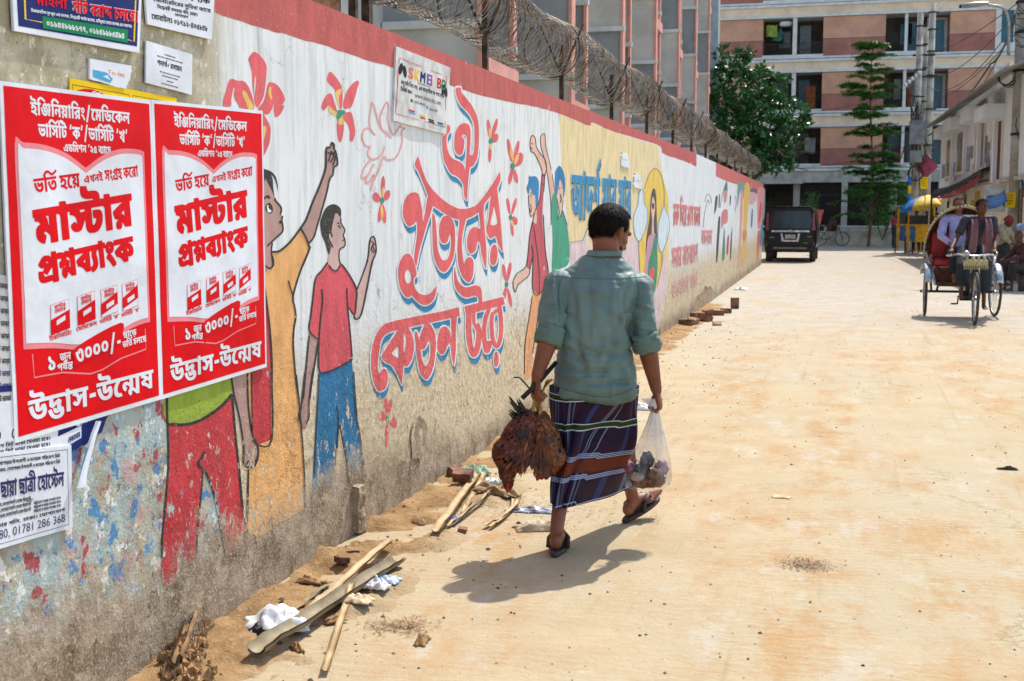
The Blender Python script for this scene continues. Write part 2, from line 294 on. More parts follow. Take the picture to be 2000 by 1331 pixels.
[103,[211,124,211,101,83,101,83,39,82,35,84,31,89,29,90,27,99,27,106,27,120,32,127,37,130,40,138,49,139,53,138,56,132,60,125,60,120,60,112,60,111,59,103,83,110,84,126,85,139,85,160,85,184,77,194,65,195,59,194,50,184,34,177,27,162,17,122,4,97,4,78,4,52,7,45,11,36,15,24,29,25,41,25,101,-3,101,-3,124],[125,124,124,130,114,136,101,136,89,136,60,136,22,142,13,148,6,152,0,163,1,171,0,174,0,179,3,183,57,181,56,179,56,176,57,175,56,170,60,164,65,162,68,161,78,160,91,160,109,160,128,160,152,156,163,152,170,148,178,135,181,124]],
[129,[261,124,261,101,149,101,149,75,148,73,150,70,155,70,158,70,166,74,174,80,177,84,225,88,236,78,248,60,249,48,248,35,226,15,182,4,151,4,126,4,84,11,46,29,14,60,5,85,59,92,68,68,94,40,126,28,147,28,166,28,190,39,191,51,190,58,182,68,177,73,223,74,210,64,184,52,156,47,143,47,128,47,108,51,101,55,94,59,90,70,91,77,91,101,-3,101,-3,124]],
[129,[261,124,261,101,149,101,149,75,148,73,150,70,155,70,158,70,166,74,174,80,177,84,225,88,236,78,248,60,249,48,248,35,226,15,182,4,151,4,126,4,84,11,46,29,14,60,5,85,59,92,68,68,94,40,126,28,147,28,166,28,190,39,191,51,190,58,182,68,177,73,223,74,210,64,184,52,156,47,143,47,128,47,108,51,101,55,94,59,90,70,91,77,91,101,-3,101,-3,124],[131,-35,118,-35,102,-27,103,-21,102,-14,118,-6,131,-6,144,-6,158,-14,159,-20,158,-27,144,-35]],
[103,[211,124,211,101,83,101,83,39,82,35,84,31,89,29,90,27,99,27,106,27,120,32,127,37,130,40,138,49,139,53,138,56,132,60,125,60,120,60,112,60,111,59,103,83,110,84,126,85,139,85,160,85,184,77,194,65,195,59,194,50,184,34,177,27,162,17,122,4,97,4,78,4,52,7,45,11,36,15,24,29,25,41,25,101,-3,101,-3,124]],
[113,[229,124,229,101,201,101,201,0,143,0,143,87,149,77,140,83,120,95,100,101,89,101,82,101,74,99,68,94,69,91,68,87,74,80,92,76,107,75,97,47,66,50,28,62,10,80,11,92,10,101,28,117,58,126,79,126,96,126,124,119,144,109,153,104,143,106,142,111,142,121,143,126,143,138,193,138,201,124]],
[126,[151,6,114,6,58,20,18,55,5,84,59,91,66,70,90,44,120,31,143,31,152,31,168,34,180,39,186,47,187,53,186,59,180,67,172,71,167,71,164,71,154,67,155,63,154,60,156,56,157,54,105,50,100,55,96,64,97,67,96,77,116,89,146,94,161,94,188,94,226,83,244,63,245,51,244,38,224,18,184,6],[255,124,255,101,-3,101,-3,124]],
[129,[261,124,261,101,233,101,233,0,175,0,156,12,122,26,82,36,55,40,41,64,71,59,100,57,138,49,162,38,175,31,174,36,174,45,175,51,175,138,223,138,231,124],[81,125,108,125,144,115,160,99,161,90,160,73,116,52,81,50,59,53,41,64,60,66,88,73,104,83,105,89,104,95,92,102,83,102,76,102,70,99,71,96,70,93,76,89,81,86,41,72,34,74,20,82,12,91,13,97,12,105,28,118,58,125]],
[110,[223,124,223,101,81,101,81,46,65,50,74,57,106,72,144,86,167,91,207,75,202,70,194,58,192,45,193,38,192,31,196,13,203,4,147,-2,140,8,134,26,135,37,134,45,140,58,150,70,157,76,179,68,158,62,118,46,84,29,73,22,23,36,23,101,-3,101,-3,124]],
[109,[221,124,221,101,191,101,191,0,135,0,120,10,88,26,48,36,23,39,3,64,34,74,106,93,141,98,135,91,135,124],[135,76,143,73,124,70,88,60,71,55,84,53,110,45,134,34,145,26,137,24,134,28,134,40,135,45],[81,126,88,126,100,125,107,125,103,103,100,103,94,104,93,104,84,104,78,100,79,98,78,93,96,88,109,86,81,69,64,74,38,82,24,94,25,102,24,107,34,118,58,126]],
[110,[223,124,223,101,195,101,195,0,137,0,137,44,145,35,132,43,110,53,90,58,81,58,74,58,66,55,67,51,66,47,78,41,87,39,61,16,38,21,8,40,9,53,8,63,24,76,52,83,71,83,82,83,108,79,132,71,145,64,137,63,136,67,136,78,137,82,137,101,-3,101,-3,124]],
[133,[271,124,271,101,241,101,241,0,183,0,183,82,187,71,176,79,156,90,136,98,116,102,107,102,94,102,76,98,58,89,47,82,39,86,46,89,66,93,79,93,92,93,112,84,113,77,112,73,108,66,107,63,93,66,94,69,106,75,118,81,125,84,161,100,195,83,95,36,57,54,79,63,75,57,61,55,68,58,74,64,75,67,74,72,66,75,61,75,54,75,46,74,43,72,3,90,20,101,50,117,84,126,105,126,120,126,146,121,172,110,187,103,185,98,184,101,182,111,183,115,183,138,233,138,241,124]],
[108,[219,124,219,101,191,101,191,0,133,0,118,10,86,26,48,36,23,39,3,64,34,74,104,92,139,97,135,91,135,101,-3,101,-3,124],[133,76,141,73,122,69,90,60,73,55,84,53,108,45,132,34,143,26,135,24,134,28,132,40,133,43]],
[130,[153,5,128,5,82,13,44,31,14,61,5,85,59,92,68,68,92,42,126,30,149,30,162,30,182,35,194,45,195,53,194,57,188,65,182,72,179,74,227,90,238,80,250,60,251,49,250,36,228,17,186,5],[145,49,118,49,90,63,91,73,90,79,94,87,99,92,149,86,146,84,146,80,147,78,146,76,150,73,155,73,158,73,168,75,174,81,179,86,227,90,229,78,216,69,192,56,162,49],[263,124,263,101,-3,101,-3,124]],
[111,[227,124,227,101,197,101,197,0,139,0,139,34,145,23,132,32,110,42,90,46,83,46,76,46,68,42,69,39,68,34,82,28,91,26,73,2,54,5,26,16,10,30,11,40,10,51,26,63,56,69,73,69,86,69,110,66,134,59,147,52,141,50,140,55,138,65,139,69,139,101,-3,101,-3,124],[117,66,116,63,116,58,117,55,61,63,58,71,50,81,28,87,7,88,17,109,37,107,60,105,90,98,110,87,116,74]],
[114,[231,124,231,101,203,101,203,0,145,0,130,9,94,22,52,30,29,33,9,57,18,60,36,66,56,73,69,76,52,80,20,86,5,88,21,107,37,101,-3,101,-3,124],[145,101,53,101,67,102,76,100,94,94,112,88,123,84,127,64,118,62,100,57,84,52,77,49,77,50,84,49,114,41,144,30,155,21,149,21,144,26,144,36,145,42]],
[114,[231,124,231,101,203,101,203,0,145,0,130,9,94,22,52,30,29,33,9,57,18,60,36,66,56,73,69,76,52,80,20,86,5,88,21,107,37,101,-3,101,-3,124],[145,101,53,101,67,102,76,100,94,94,112,88,123,84,127,64,118,62,100,57,84,52,77,49,77,50,84,49,114,41,144,30,155,21,149,21,144,26,144,36,145,42],[55,-7,42,-7,26,2,27,8,26,15,42,23,55,23,68,23,82,15,83,8,82,2,68,-7]],
[108,[219,124,219,101,191,101,191,0,133,0,118,10,86,26,48,36,23,39,3,64,34,74,104,92,139,97,135,91,135,101,-3,101,-3,124],[133,76,141,73,122,69,90,60,73,55,84,53,108,45,132,34,143,26,135,24,134,28,132,40,133,43],[55,-4,42,-4,26,5,27,11,26,17,42,26,55,26,68,26,82,18,83,11,82,5,68,-4]],
[135,[273,124,273,101,243,101,243,0,187,0,187,64,199,53,194,57,182,63,173,63,170,63,164,62,160,57,161,52,160,51,160,48,163,46,113,45,110,50,102,59,90,63,81,63,76,63,70,61,66,58,67,55,66,48,86,41,97,39,79,15,56,19,26,31,8,47,9,57,8,67,24,81,54,88,73,88,92,88,122,80,137,72,129,72,130,80,150,87,163,87,172,87,192,82,199,78,189,76,186,80,186,90,187,94,187,101,-3,101,-3,124]],
[124,[251,124,251,101,221,101,221,0,165,0,165,105,165,109,164,113,164,122,165,126,165,138,213,138,221,124],[115,126,128,126,150,120,168,111,175,105,175,78,162,88,136,102,123,102,116,102,104,97,105,91,104,84,124,77,141,77,135,51,108,52,78,62,66,80,67,91,66,103,80,119,102,126],[27,126,44,126,70,118,86,101,87,88,86,78,74,62,44,51,19,51,15,77,26,77,40,81,46,87,47,90,46,97,34,102,25,102,18,102,6,101,1,100,-5,124,2,125,20,126]],
[115,[235,124,235,101,205,101,205,0,149,0,132,9,94,22,50,31,29,33,9,57,20,61,58,73,75,77,97,82,125,66,112,62,84,55,73,51,80,50,108,43,138,33,149,27,148,30,148,37,149,41,149,63,149,76,148,80,148,88,149,92,149,101,-3,101,-3,124],[19,106,63,102,80,99,122,88,164,74,185,63,163,45,148,53,108,67,66,77,24,85,5,88]],
[121,[245,124,245,101,217,101,217,0,159,0,159,63,167,57,164,59,156,62,153,62,148,62,144,60,134,53,127,45,116,35,98,24,78,20,65,20,52,20,32,24,14,34,9,44,47,54,50,49,58,44,65,44,68,44,74,47,82,55,91,64,99,68,108,78,124,86,139,86,144,86,156,83,165,80,159,80,158,82,158,90,159,94,159,101,-3,101,-3,124],[77,48,74,60,66,75,59,78,50,82,26,86,9,88,25,112,49,104,68,102,92,97,104,88,110,75,113,65]],
[100,[97,95,128,95,166,85,182,68,183,59,182,43,146,27,121,24,111,32,126,30,158,24,190,16,207,10,175,-11,160,-5,124,6,84,14,38,21,15,22,25,44,36,43,60,41,71,41,88,41,112,45,126,53,127,59,126,65,112,73,99,73,90,73,80,71,76,67,77,65,76,63,78,60,79,59,25,56,22,59,18,67,19,71,18,78,38,89,72,95],[47,84,44,91,26,100,9,102,45,110,61,108,78,104,98,93,99,84],[205,124,205,101,-3,101,-3,124]],
[55,[115,124,115,101,85,101,85,0,27,0,27,91,20,96,8,101,-1,101,-3,101,-3,124,5,124,12,124,22,120,29,114,28,117,26,124,27,126,27,138,77,138,85,124]],
[55,[115,124,115,101,85,101,85,0,27,0,27,101,-3,101,-3,124,29,124,22,128,10,137,5,141,24,158,62,176,100,183,121,183,136,183,164,180,196,173,236,159,267,149,235,131,206,141,170,154,140,160,127,160,112,160,92,153,76,143,69,138,72,135,80,127,85,124]],
[55,[115,101,85,101,85,0,27,0,27,101,-3,101,-3,124,27,124,20,134,4,148,-24,158,-62,162,-89,162,-108,162,-128,161,-136,157,-135,155,-136,154,-132,152,-123,152,-93,152,-74,152,-48,149,-39,145,-34,141,-26,131,-25,123,-81,123,-82,126,-86,130,-87,131,-90,133,-98,134,-103,134,-117,134,-140,134,-166,136,-171,139,-180,142,-188,150,-187,155,-188,167,-136,183,-81,183,-8,183,76,154,85,124,115,124]],
[0,[-103,-53,-120,-53,-146,-48,-164,-37,-163,-28,-164,-17,-134,-4,-103,-4,-80,-4,-38,-11,6,-26,33,-38,1,-54,-16,-44,-52,-29,-82,-22,-95,-22,-104,-22,-112,-26,-111,-29,-112,-32,-106,-35,-99,-35,-96,-35,-90,-33,-86,-28,-84,-21,-83,-16,-83,4,-25,4,-25,-9,-26,-16,-32,-31,-48,-45,-80,-53]],
[0,[-67,-52,-84,-52,-112,-47,-126,-36,-125,-27,-126,-17,-100,-5,-83,-4,-83,4,-25,4,-25,-8,-47,-22,-50,-22,-56,-21,-59,-21,-66,-21,-72,-24,-71,-27,-72,-30,-66,-33,-57,-33,-44,-33,-20,-23,-9,-17,8,-21,36,-29,57,-36,31,-54,18,-49,2,-43,-3,-41,-14,-44,-30,-49,-52,-52]],
[72,[147,124,147,101,123,101,110,96,90,84,78,72,70,58,71,51,70,40,80,28,96,23,107,23,112,23,122,24,129,25,147,3,134,1,114,-1,101,-1,74,-1,34,10,12,33,13,51,12,64,28,86,58,104,79,111,61,102,54,101,40,101,29,101,-3,101,-3,124]],
[0,[-115,149,9,183,31,164,-91,129]],
[52,[107,124,107,101,75,101,97,104,90,99,82,90,76,82,77,78,76,71,84,57,90,42,91,35,90,26,82,13,64,2,30,-7,5,-11,-7,12,8,15,26,21,32,29,33,35,32,43,26,57,18,70,19,78,18,83,24,92,32,100,39,104,33,101,-3,101,-3,124]],
[163,[147,126,168,126,194,118,208,107,209,101,208,91,184,76,171,70,154,65,148,60,149,57,148,55,152,53,157,53,160,53,164,55,171,58,217,48,218,46,220,39,221,35,220,19,180,-2,143,-2,122,-2,82,5,44,22,14,52,5,76,57,83,62,65,80,42,100,28,122,22,135,22,148,22,162,25,168,31,169,35,168,37,166,41,165,43,189,45,176,38,154,31,139,31,118,31,92,44,93,55,92,60,100,68,118,77,135,84,150,90,158,95,159,97,158,99,156,102,150,103,147,103,138,103,126,99,118,94,119,92,118,90,122,87,129,86,95,69,80,72,62,82,63,92,62,98,74,110,98,120,128,126],[259,126,282,126,310,113,311,104,310,98,298,87,268,77,243,74,233,92,244,93,258,98,259,101,258,103,252,105,249,105,236,105,214,95,203,86,179,103,190,110,214,120,240,126],[257,45,246,45,224,48,198,55,176,67,169,77,203,89,208,81,222,70,238,64,247,64,254,64,258,67,259,68,258,72,250,77,239,80,281,89,286,87,300,81,310,72,311,65,310,57,284,45],[293,29,292,23,296,11,299,4,245,-1,240,7,234,21,235,27,234,39,248,54,257,60,287,57,305,51,298,46,292,35]],
[170,[65,20,52,20,32,24,14,34,9,44,47,54,50,49,58,44,65,44,68,44,74,47,82,55,91,64,99,68,108,78,124,86,139,86,144,86,156,83,165,80,175,65,167,56,164,59,156,62,153,62,148,62,144,60,134,53,127,45,116,35,98,24,78,20],[77,48,74,60,66,75,59,78,50,82,26,86,9,88,25,112,49,104,68,102,92,97,104,88,110,75,113,65],[343,124,343,101,215,101,215,39,214,35,216,31,221,29,224,27,233,27,240,27,252,32,259,37,264,40,270,49,271,53,270,56,264,60,257,60,252,60,246,60,243,59,237,83,242,84,260,85,271,85,294,85,318,77,326,65,327,59,326,50,318,34,309,27,296,17,254,4,229,4,210,4,186,7,179,11,168,15,158,29,159,41,159,77,159,81,158,85,158,94,159,97,159,101,-3,101,-3,124],[259,124,256,130,248,136,233,136,221,136,192,136,154,142,145,148,138,152,132,163,133,171,132,174,134,179,135,183,189,181,188,179,188,176,189,175,188,170,192,164,199,162,202,161,210,160,223,160,241,160,262,160,286,156,295,152,304,148,312,135,313,124]],
[143,[289,124,289,101,261,101,261,26,203,26,203,82,205,71,194,79,174,90,154,98,134,102,125,102,114,102,94,98,76,89,65,82,59,86,64,89,86,93,97,93,110,93,130,84,131,77,130,73,126,66,125,63,111,66,114,69,124,75,136,81,143,84,181,100,213,83,115,36,77,54,97,63,95,57,79,55,86,58,92,64,93,67,92,72,84,75,79,75,74,75,64,74,61,72,21,90,38,101,68,117,102,126,123,126,138,126,166,121,190,110,205,103,205,98,204,101,202,111,203,115,203,138,251,138,259,124],[261,-9,203,-9,200,-5,190,-1,174,2,161,2,146,2,114,-1,91,-1,76,-1,48,2,24,10,10,26,11,38,10,43,12,51,15,55,69,52,66,48,66,42,67,40,66,33,74,25,88,23,99,23,116,23,142,25,159,25,174,25,194,20,203,16,203,24,261,24]],
[124,[251,124,251,101,221,101,221,49,165,49,165,105,165,109,164,113,164,122,165,126,165,138,213,138,221,124],[115,126,128,126,150,120,168,111,175,105,175,78,162,88,136,102,123,102,116,102,104,97,105,91,104,84,124,77,141,77,135,51,108,52,78,62,66,80,67,91,66,103,80,119,102,126],[27,126,44,126,70,118,86,101,87,88,86,78,74,62,44,51,19,51,15,77,26,77,40,81,46,87,47,90,46,97,34,102,25,102,18,102,6,101,1,100,-5,124,2,125,20,126],[95,49,112,49,146,42,176,27,191,17,163,5,154,11,132,20,114,26,107,26,102,26,96,24,97,22,96,19,102,15,107,13,79,-5,68,-2,50,6,40,17,41,25,40,32,52,43,78,49],[221,50,221,0,165,0,165,15,165,30,164,34,164,44,165,49,165,50]],
[130,[183,51,170,51,150,54,130,59,121,63,108,68,96,71,91,71,86,71,84,68,85,67,84,64,90,59,97,56,61,40,48,46,30,60,31,70,30,78,44,88,68,94,81,94,96,94,122,89,139,83,152,79,164,75,173,75,178,75,186,79,187,84,186,92,170,103,161,107,221,111,226,107,238,97,244,86,245,79,244,72,232,59,204,51],[265,124,265,101,-3,101,-3,124],[155,-18,122,-18,66,-8,20,14,7,32,57,43,68,29,96,13,130,5,149,5,166,5,184,11,185,20,184,24,180,29,170,31,167,31,162,31,156,30,152,28,153,26,152,24,154,22,155,21,101,18,98,21,96,27,97,31,96,38,112,49,140,54,161,54,188,54,224,45,242,28,243,18,242,7,222,-10,184,-18]],
[118,[239,124,239,101,85,101,85,65,73,70,82,74,112,83,144,92,161,95,199,79,194,73,188,58,189,54,188,46,194,34,201,25,145,21,138,29,132,42,133,51,132,59,138,75,149,82,179,73,158,69,120,59,86,48,75,44,27,59,27,101,-3,101,-3,124],[131,9,116,9,94,14,78,23,79,31,78,34,80,41,85,44,129,40,128,38,128,36,129,35,128,33,132,30,141,30,148,30,162,34,169,39,211,42,203,32,196,26,176,16,150,9],[139,-25,116,-25,78,-19,42,-5,14,18,5,36,55,43,64,24,90,4,118,-3,135,-3,146,-3,164,0,174,8,175,13,174,17,168,27,165,30,211,42,220,35,228,20,229,13,228,2,208,-15,168,-25]],
[157,[69,88,82,88,108,83,134,74,151,66,127,49,110,57,90,64,79,64,72,64,66,61,67,58,66,54,76,49,85,47,59,24,34,30,8,48,9,59,8,69,24,82,52,88],[209,124,209,101,187,101,187,31,129,27,129,65,129,72,128,76,128,85,129,89,129,101,-3,101,-3,124],[317,124,317,101,289,101,289,-9,231,-9,231,5,231,20,230,25,230,34,231,39,231,101,209,101,209,124],[161,40,182,40,214,32,242,18,259,8,231,-5,220,2,198,12,178,18,171,18,166,18,160,15,161,13,160,11,164,7,169,5,143,-12,128,-8,102,5,103,16,102,27,134,40]],
[134,[271,124,271,101,243,101,243,0,185,0,185,83,191,76,184,80,170,89,152,97,132,103,119,103,104,103,84,95,77,88,75,91,82,93,98,96,111,96,124,96,148,90,160,79,161,71,160,60,132,41,105,33,75,55,90,59,106,67,107,71,106,75,98,77,95,77,86,77,74,75,67,73,25,91,38,101,66,117,98,126,119,126,132,126,158,121,184,110,201,101,185,103,184,107,184,116,185,122,185,138,235,138,241,124],[243,-9,185,-9,180,-4,164,2,151,2,140,2,122,0,100,-1,85,-1,72,-1,46,2,24,11,10,26,11,38,10,43,12,52,15,56,69,52,68,50,66,42,67,39,66,33,72,25,86,23,95,23,106,23,122,24,138,25,149,25,160,25,178,20,185,16,185,19,243,26]],
[131,[177,100,190,100,212,97,221,94,228,91,236,79,237,68,237,0,181,0,172,5,156,10,145,10,134,10,114,9,96,7,87,7,70,7,44,11,22,19,10,35,11,47,10,52,12,60,15,65,69,61,68,59,66,51,67,49,66,42,72,34,86,31,97,31,106,31,120,32,132,34,141,34,152,34,172,29,179,24,179,69,178,72,178,76,177,77,174,77,170,78,169,78,164,78,158,76,155,75,148,73,142,68,143,66,142,64,144,62,149,62,148,62,154,63,157,63,163,43,158,42,140,41,133,41,110,41,86,52,87,62,86,70,102,83,115,88,126,93,158,100],[267,124,267,101,-3,101,-3,124]],
[147,[297,124,297,101,79,101,79,59,59,65,66,69,92,80,126,91,145,95,183,79,178,74,172,63,173,58,172,53,174,44,177,41,153,44,162,49,190,60,222,71,241,75,281,60,276,54,270,39,271,32,270,26,274,13,281,4,225,-2,218,6,212,22,213,30,212,41,222,56,231,63,259,53,242,50,208,38,178,26,167,19,119,33,116,37,116,47,117,51,116,60,126,75,135,82,163,73,146,69,112,57,82,45,71,39,21,53,21,101,-3,101,-3,124]],
[150,[181,53,156,53,116,65,109,76,115,76,112,69,98,58,76,51,61,51,48,51,26,56,10,66,3,76,43,86,46,81,54,76,61,76,64,76,74,81,80,92,81,102,137,102,138,96,144,86,152,79,162,75,171,75,176,75,184,80,185,85,184,92,170,103,161,107,219,111,224,107,234,98,242,87,243,80,242,66,210,53],[303,124,303,101,-3,101,-3,124],[205,72,205,59,205,60,228,59,266,49,290,33,291,23,290,12,264,-2,239,-2,230,-2,220,-1,217,-1,219,21,218,21,222,21,227,21,230,21,234,23,235,25,234,31,216,38,205,39,207,52,207,-9,149,-9,132,-2,106,6,78,12,59,14,41,38,70,46,122,58,149,62,151,59,151,71],[149,49,163,42,144,40,112,33,91,27,91,31,108,28,136,21,151,14,148,18,148,24,149,27]],
[157,[319,124,319,101,205,101,205,68,204,66,208,64,213,64,216,64,224,67,230,73,233,77,283,82,294,72,306,54,307,43,306,31,284,12,242,0,209,0,178,0,128,9,90,30,77,46,125,57,134,47,156,32,184,25,203,25,224,25,248,35,249,47,248,53,240,63,235,68,281,67,268,57,242,45,214,40,199,40,186,40,166,44,159,48,152,52,148,62,149,67,147,74,149,78,148,81,146,87,147,90,147,101,-3,101,-3,124],[77,95,92,95,120,90,148,82,163,77,165,52,140,60,100,71,83,71,72,71,66,68,67,66,66,63,72,59,79,57,51,37,30,43,8,58,9,68,8,77,26,89,58,95]],
[159,[323,124,323,101,181,101,181,46,165,50,174,57,204,72,244,86,265,91,305,75,300,70,294,58,290,45,291,38,290,31,296,13,303,4,247,-2,238,8,234,26,235,37,234,45,238,58,248,70,255,76,279,68,256,62,218,46,184,29,173,22,123,36,123,68,123,77,122,82,122,90,123,93,123,101,-3,101,-3,124],[67,90,82,90,106,85,134,74,155,66,117,57,104,61,88,65,77,65,72,65,66,62,67,60,66,56,76,51,85,49,59,26,34,32,8,50,9,61,8,71,24,83,52,90]],
[150,[303,124,303,101,79,101,79,55,65,60,82,69,134,86,165,92,201,75,201,31,143,24,143,77,177,69,162,66,124,54,84,41,71,34,23,49,23,101,-3,101,-3,124],[277,16,276,8,280,-8,285,-16,231,-21,224,-12,220,4,221,15,220,25,230,44,241,52,269,42,244,39,194,30,171,26,165,26,144,21,108,13,91,7,93,13,108,11,134,4,145,-1,144,1,144,5,145,6,145,27,201,42,201,-24,143,-24,130,-18,110,-11,88,-5,71,-4,53,20,72,26,106,35,140,44,159,48,169,48,188,52,230,61,255,64,289,48,284,43,276,26]],
[127,[257,124,257,101,229,101,229,56,171,56,171,107,171,111,170,114,170,121,171,125,171,138,219,138,227,124],[119,126,130,126,150,122,166,114,177,108,175,82,162,92,138,102,125,102,116,102,104,97,105,91,104,84,122,77,139,77,131,51,106,52,78,62,66,80,67,91,66,103,80,119,104,126],[27,126,44,126,70,118,86,101,87,88,86,78,74,62,44,51,19,51,15,77,26,77,40,81,46,87,47,90,46,97,34,102,25,102,18,102,6,101,1,100,-5,124,2,125,20,126],[229,60,229,-9,171,-9,158,-3,136,5,112,10,95,12,77,35,90,39,122,49,154,57,171,60],[171,37,162,36,146,32,128,27,117,23,119,28,134,26,162,19,171,14,170,16,170,23,171,25]],
[139,[283,124,283,101,253,101,253,45,195,45,195,70,203,58,196,63,182,70,175,70,172,70,164,68,160,63,161,58,160,57,160,54,163,52,113,51,108,59,94,70,81,70,72,70,66,65,67,63,66,58,80,51,91,49,67,26,48,31,22,41,8,55,9,65,8,74,24,87,52,94,71,94,92,94,122,86,137,78,127,78,130,86,150,94,165,94,174,94,194,88,201,84,197,84,196,88,194,96,195,99,195,101,-3,101,-3,124],[109,39,126,39,148,34,161,29,164,33,174,35,183,35,190,35,202,31,209,26,197,27,196,31,194,39,195,43,195,46,253,47,253,-9,195,-9,195,18,203,5,200,9,192,14,189,14,186,14,184,11,185,9,184,7,184,5,185,4,139,3,138,10,126,17,119,17,114,17,110,15,111,12,110,9,116,4,125,2,105,-18,82,-14,54,2,55,14,54,26,84,39]],
[176,[195,100,224,100,256,87,257,76,256,67,238,53,208,43,191,38,171,59,186,62,200,70,201,74,200,76,196,79,193,79,184,79,172,76,160,72,154,67,155,65,154,64,158,61,167,62,157,39,124,40,98,54,99,63,98,72,114,85,144,95,178,100],[259,33,258,17,210,0,169,0,140,0,92,7,50,24,16,55,5,77,57,84,68,62,100,35,140,24,165,24,182,24,204,30,205,35,204,39,192,46,181,48,227,61,240,56,258,42],[289,91,314,91,340,75,341,63,340,55,324,40,296,28,279,25,263,47,274,49,286,57,287,62,286,65,280,68,275,68,266,68,246,61,241,55,213,62,226,73,248,85,272,91],[357,124,357,101,-3,101,-3,124]],
[130,[79,11,54,11,26,24,15,35,55,46,60,40,68,36,73,36,76,36,84,38,87,40,90,42,94,50,95,55,94,59,90,66,82,71,77,71,72,71,66,68,67,65,66,63,68,60,69,59,17,55,14,58,12,67,13,70,12,79,28,90,56,94,71,94,92,94,126,85,146,69,147,58,146,55,144,48,143,44,97,38,106,46,136,61,180,73,213,76,245,59,238,53,232,38,233,29,232,23,236,11,241,4,185,-2,180,7,174,22,175,29,174,39,182,55,193,63,223,51,196,48,162,41,140,32,133,27,126,22,110,15,90,11],[43,110,57,108,76,104,94,93,97,84,43,84,42,91,22,100,7,102],[189,76,162,76,120,93,111,107,165,110,166,104,172,97,180,95,185,95,190,95,194,99,195,102,194,106,184,110,175,110,237,114,240,111,246,104,247,100,246,92,230,81,204,76],[263,124,263,101,217,101,211,102,161,102,157,101,-3,101,-3,124]],
[159,[177,126,190,126,208,119,217,113,227,123,273,125,286,119,302,104,303,93,302,82,282,66,248,53,227,48,207,70,222,74,246,84,247,92,246,97,236,104,229,107,255,111,235,92,195,91,192,95,184,102,177,102,172,102,168,100,166,96,167,94,166,87,186,82,201,82,195,57,168,58,140,68,128,84,129,93,128,102,138,117,160,126],[99,126,114,126,136,117,150,102,151,91,150,83,140,67,114,57,93,57,87,81,102,83,112,88,113,93,112,98,104,102,97,102,90,102,78,101,73,100,67,124,74,125,88,126],[193,3,152,3,82,17,26,49,5,76,57,86,74,65,114,39,162,27,193,27,220,27,248,36,249,43,248,49,230,58,221,60,269,73,282,67,306,51,307,41,306,29,282,12,232,3]],
[147,[297,124,297,101,191,101,191,46,189,37,188,32,190,22,191,18,191,0,133,0,118,10,86,26,48,36,23,39,3,64,34,74,104,92,139,97,135,91,135,101,-3,101,-3,124],[133,76,141,73,122,69,90,60,73,55,84,53,108,45,132,34,143,26,135,24,134,28,132,40,133,43],[231,24,212,24,184,32,162,48,153,60,183,69,184,61,196,51,210,47,217,47,224,47,228,50,229,53,228,56,222,61,212,66,205,68,227,91,246,87,272,75,284,60,285,52,284,39,256,24],[55,-4,42,-4,26,5,27,11,26,17,42,26,55,26,68,26,82,17,83,11,82,5,68,-4]],
[102,[129,159,185,159,75,-26,21,-26]],
[67,[21,72,117,72,117,46,21,46]],
[63,[99,29,101,26,96,18,88,1,76,-16,71,-24,25,-24,30,-11,40,17,43,29]],
[107,[85,53,25,53,25,76,85,76,85,110,131,110,131,76,191,76,191,53,131,53,131,19,85,19]],
[66,[33,94,31,96,34,104,44,121,56,139,63,146,109,146,104,137,96,119,90,101,91,94]],
[66,[111,146,113,144,108,136,98,118,86,101,81,94,35,94,38,103,46,121,52,138,53,146]],
[78,[67,0,67,124,125,124,125,0]],
[65,[65,77,50,77,30,86,31,94,30,103,50,111,65,111,80,111,100,103,101,94,100,85,78,77],[65,-3,50,-3,30,6,31,14,30,23,50,31,65,31,80,31,100,24,101,14,100,6,78,-3]],
[136,[185,126,218,126,256,110,257,96,256,86,232,69,200,56,181,51,161,73,174,77,198,87,199,95,198,98,190,103,183,103,174,103,162,99,150,94,144,88,145,86,144,84,148,81,157,80,147,57,116,58,86,74,87,85,86,94,102,109,132,120,166,126],[259,42,258,25,210,5,169,5,140,5,90,14,50,34,16,69,5,94,59,101,70,75,100,44,138,30,163,30,180,30,200,38,201,44,200,52,184,59,173,62,221,75,236,69,258,53]]]
# ================================================================= Bengali lettering
GLY = {}
for key, gl in zip(KEYS, GLYPHS):
    key = key.replace('\u09a1\u09bc', '\u09dc').replace('\u09a2\u09bc', '\u09dd').replace('\u09af\u09bc', '\u09df'); cs = []
    for ct in gl[1:]:
        q = [(ct[i]//2, ct[i+1], ct[i] % 2) for i in range(0, len(ct), 2)]; poly = []; k_ = len(q)
        for i in range(k_):                     # quadratic curves -> polyline
            p = q[i]; nx = q[(i+1) % k_]; pv = q[i-1]
            if p[2]: poly.append((p[0], p[1])); continue
            a = pv if pv[2] else ((pv[0]+p[0])/2, (pv[1]+p[1])/2); b = nx if nx[2] else ((nx[0]+p[0])/2, (nx[1]+p[1])/2)
            if not pv[2]: poly.append((a[0], a[1]))
            for t in (.33, .67): poly.append(((1-t)**2*a[0]+2*t*(1-t)*p[0]+t*t*b[0], (1-t)**2*a[1]+2*t*(1-t)*p[1]+t*t*b[1]))
        cl = []
        for p in poly:
            if not cl or abs(p[0]-cl[-1][0])+abs(p[1]-cl[-1][1]) > .4: cl.append(p)
        cs.append(cl)
    GLY[key] = (float(gl[0]), cs)
_TRI = {}
def gtri(g):
    if g not in _TRI: _TRI[g] = fill2d(GLY[g][1])
    return _TRI[g]
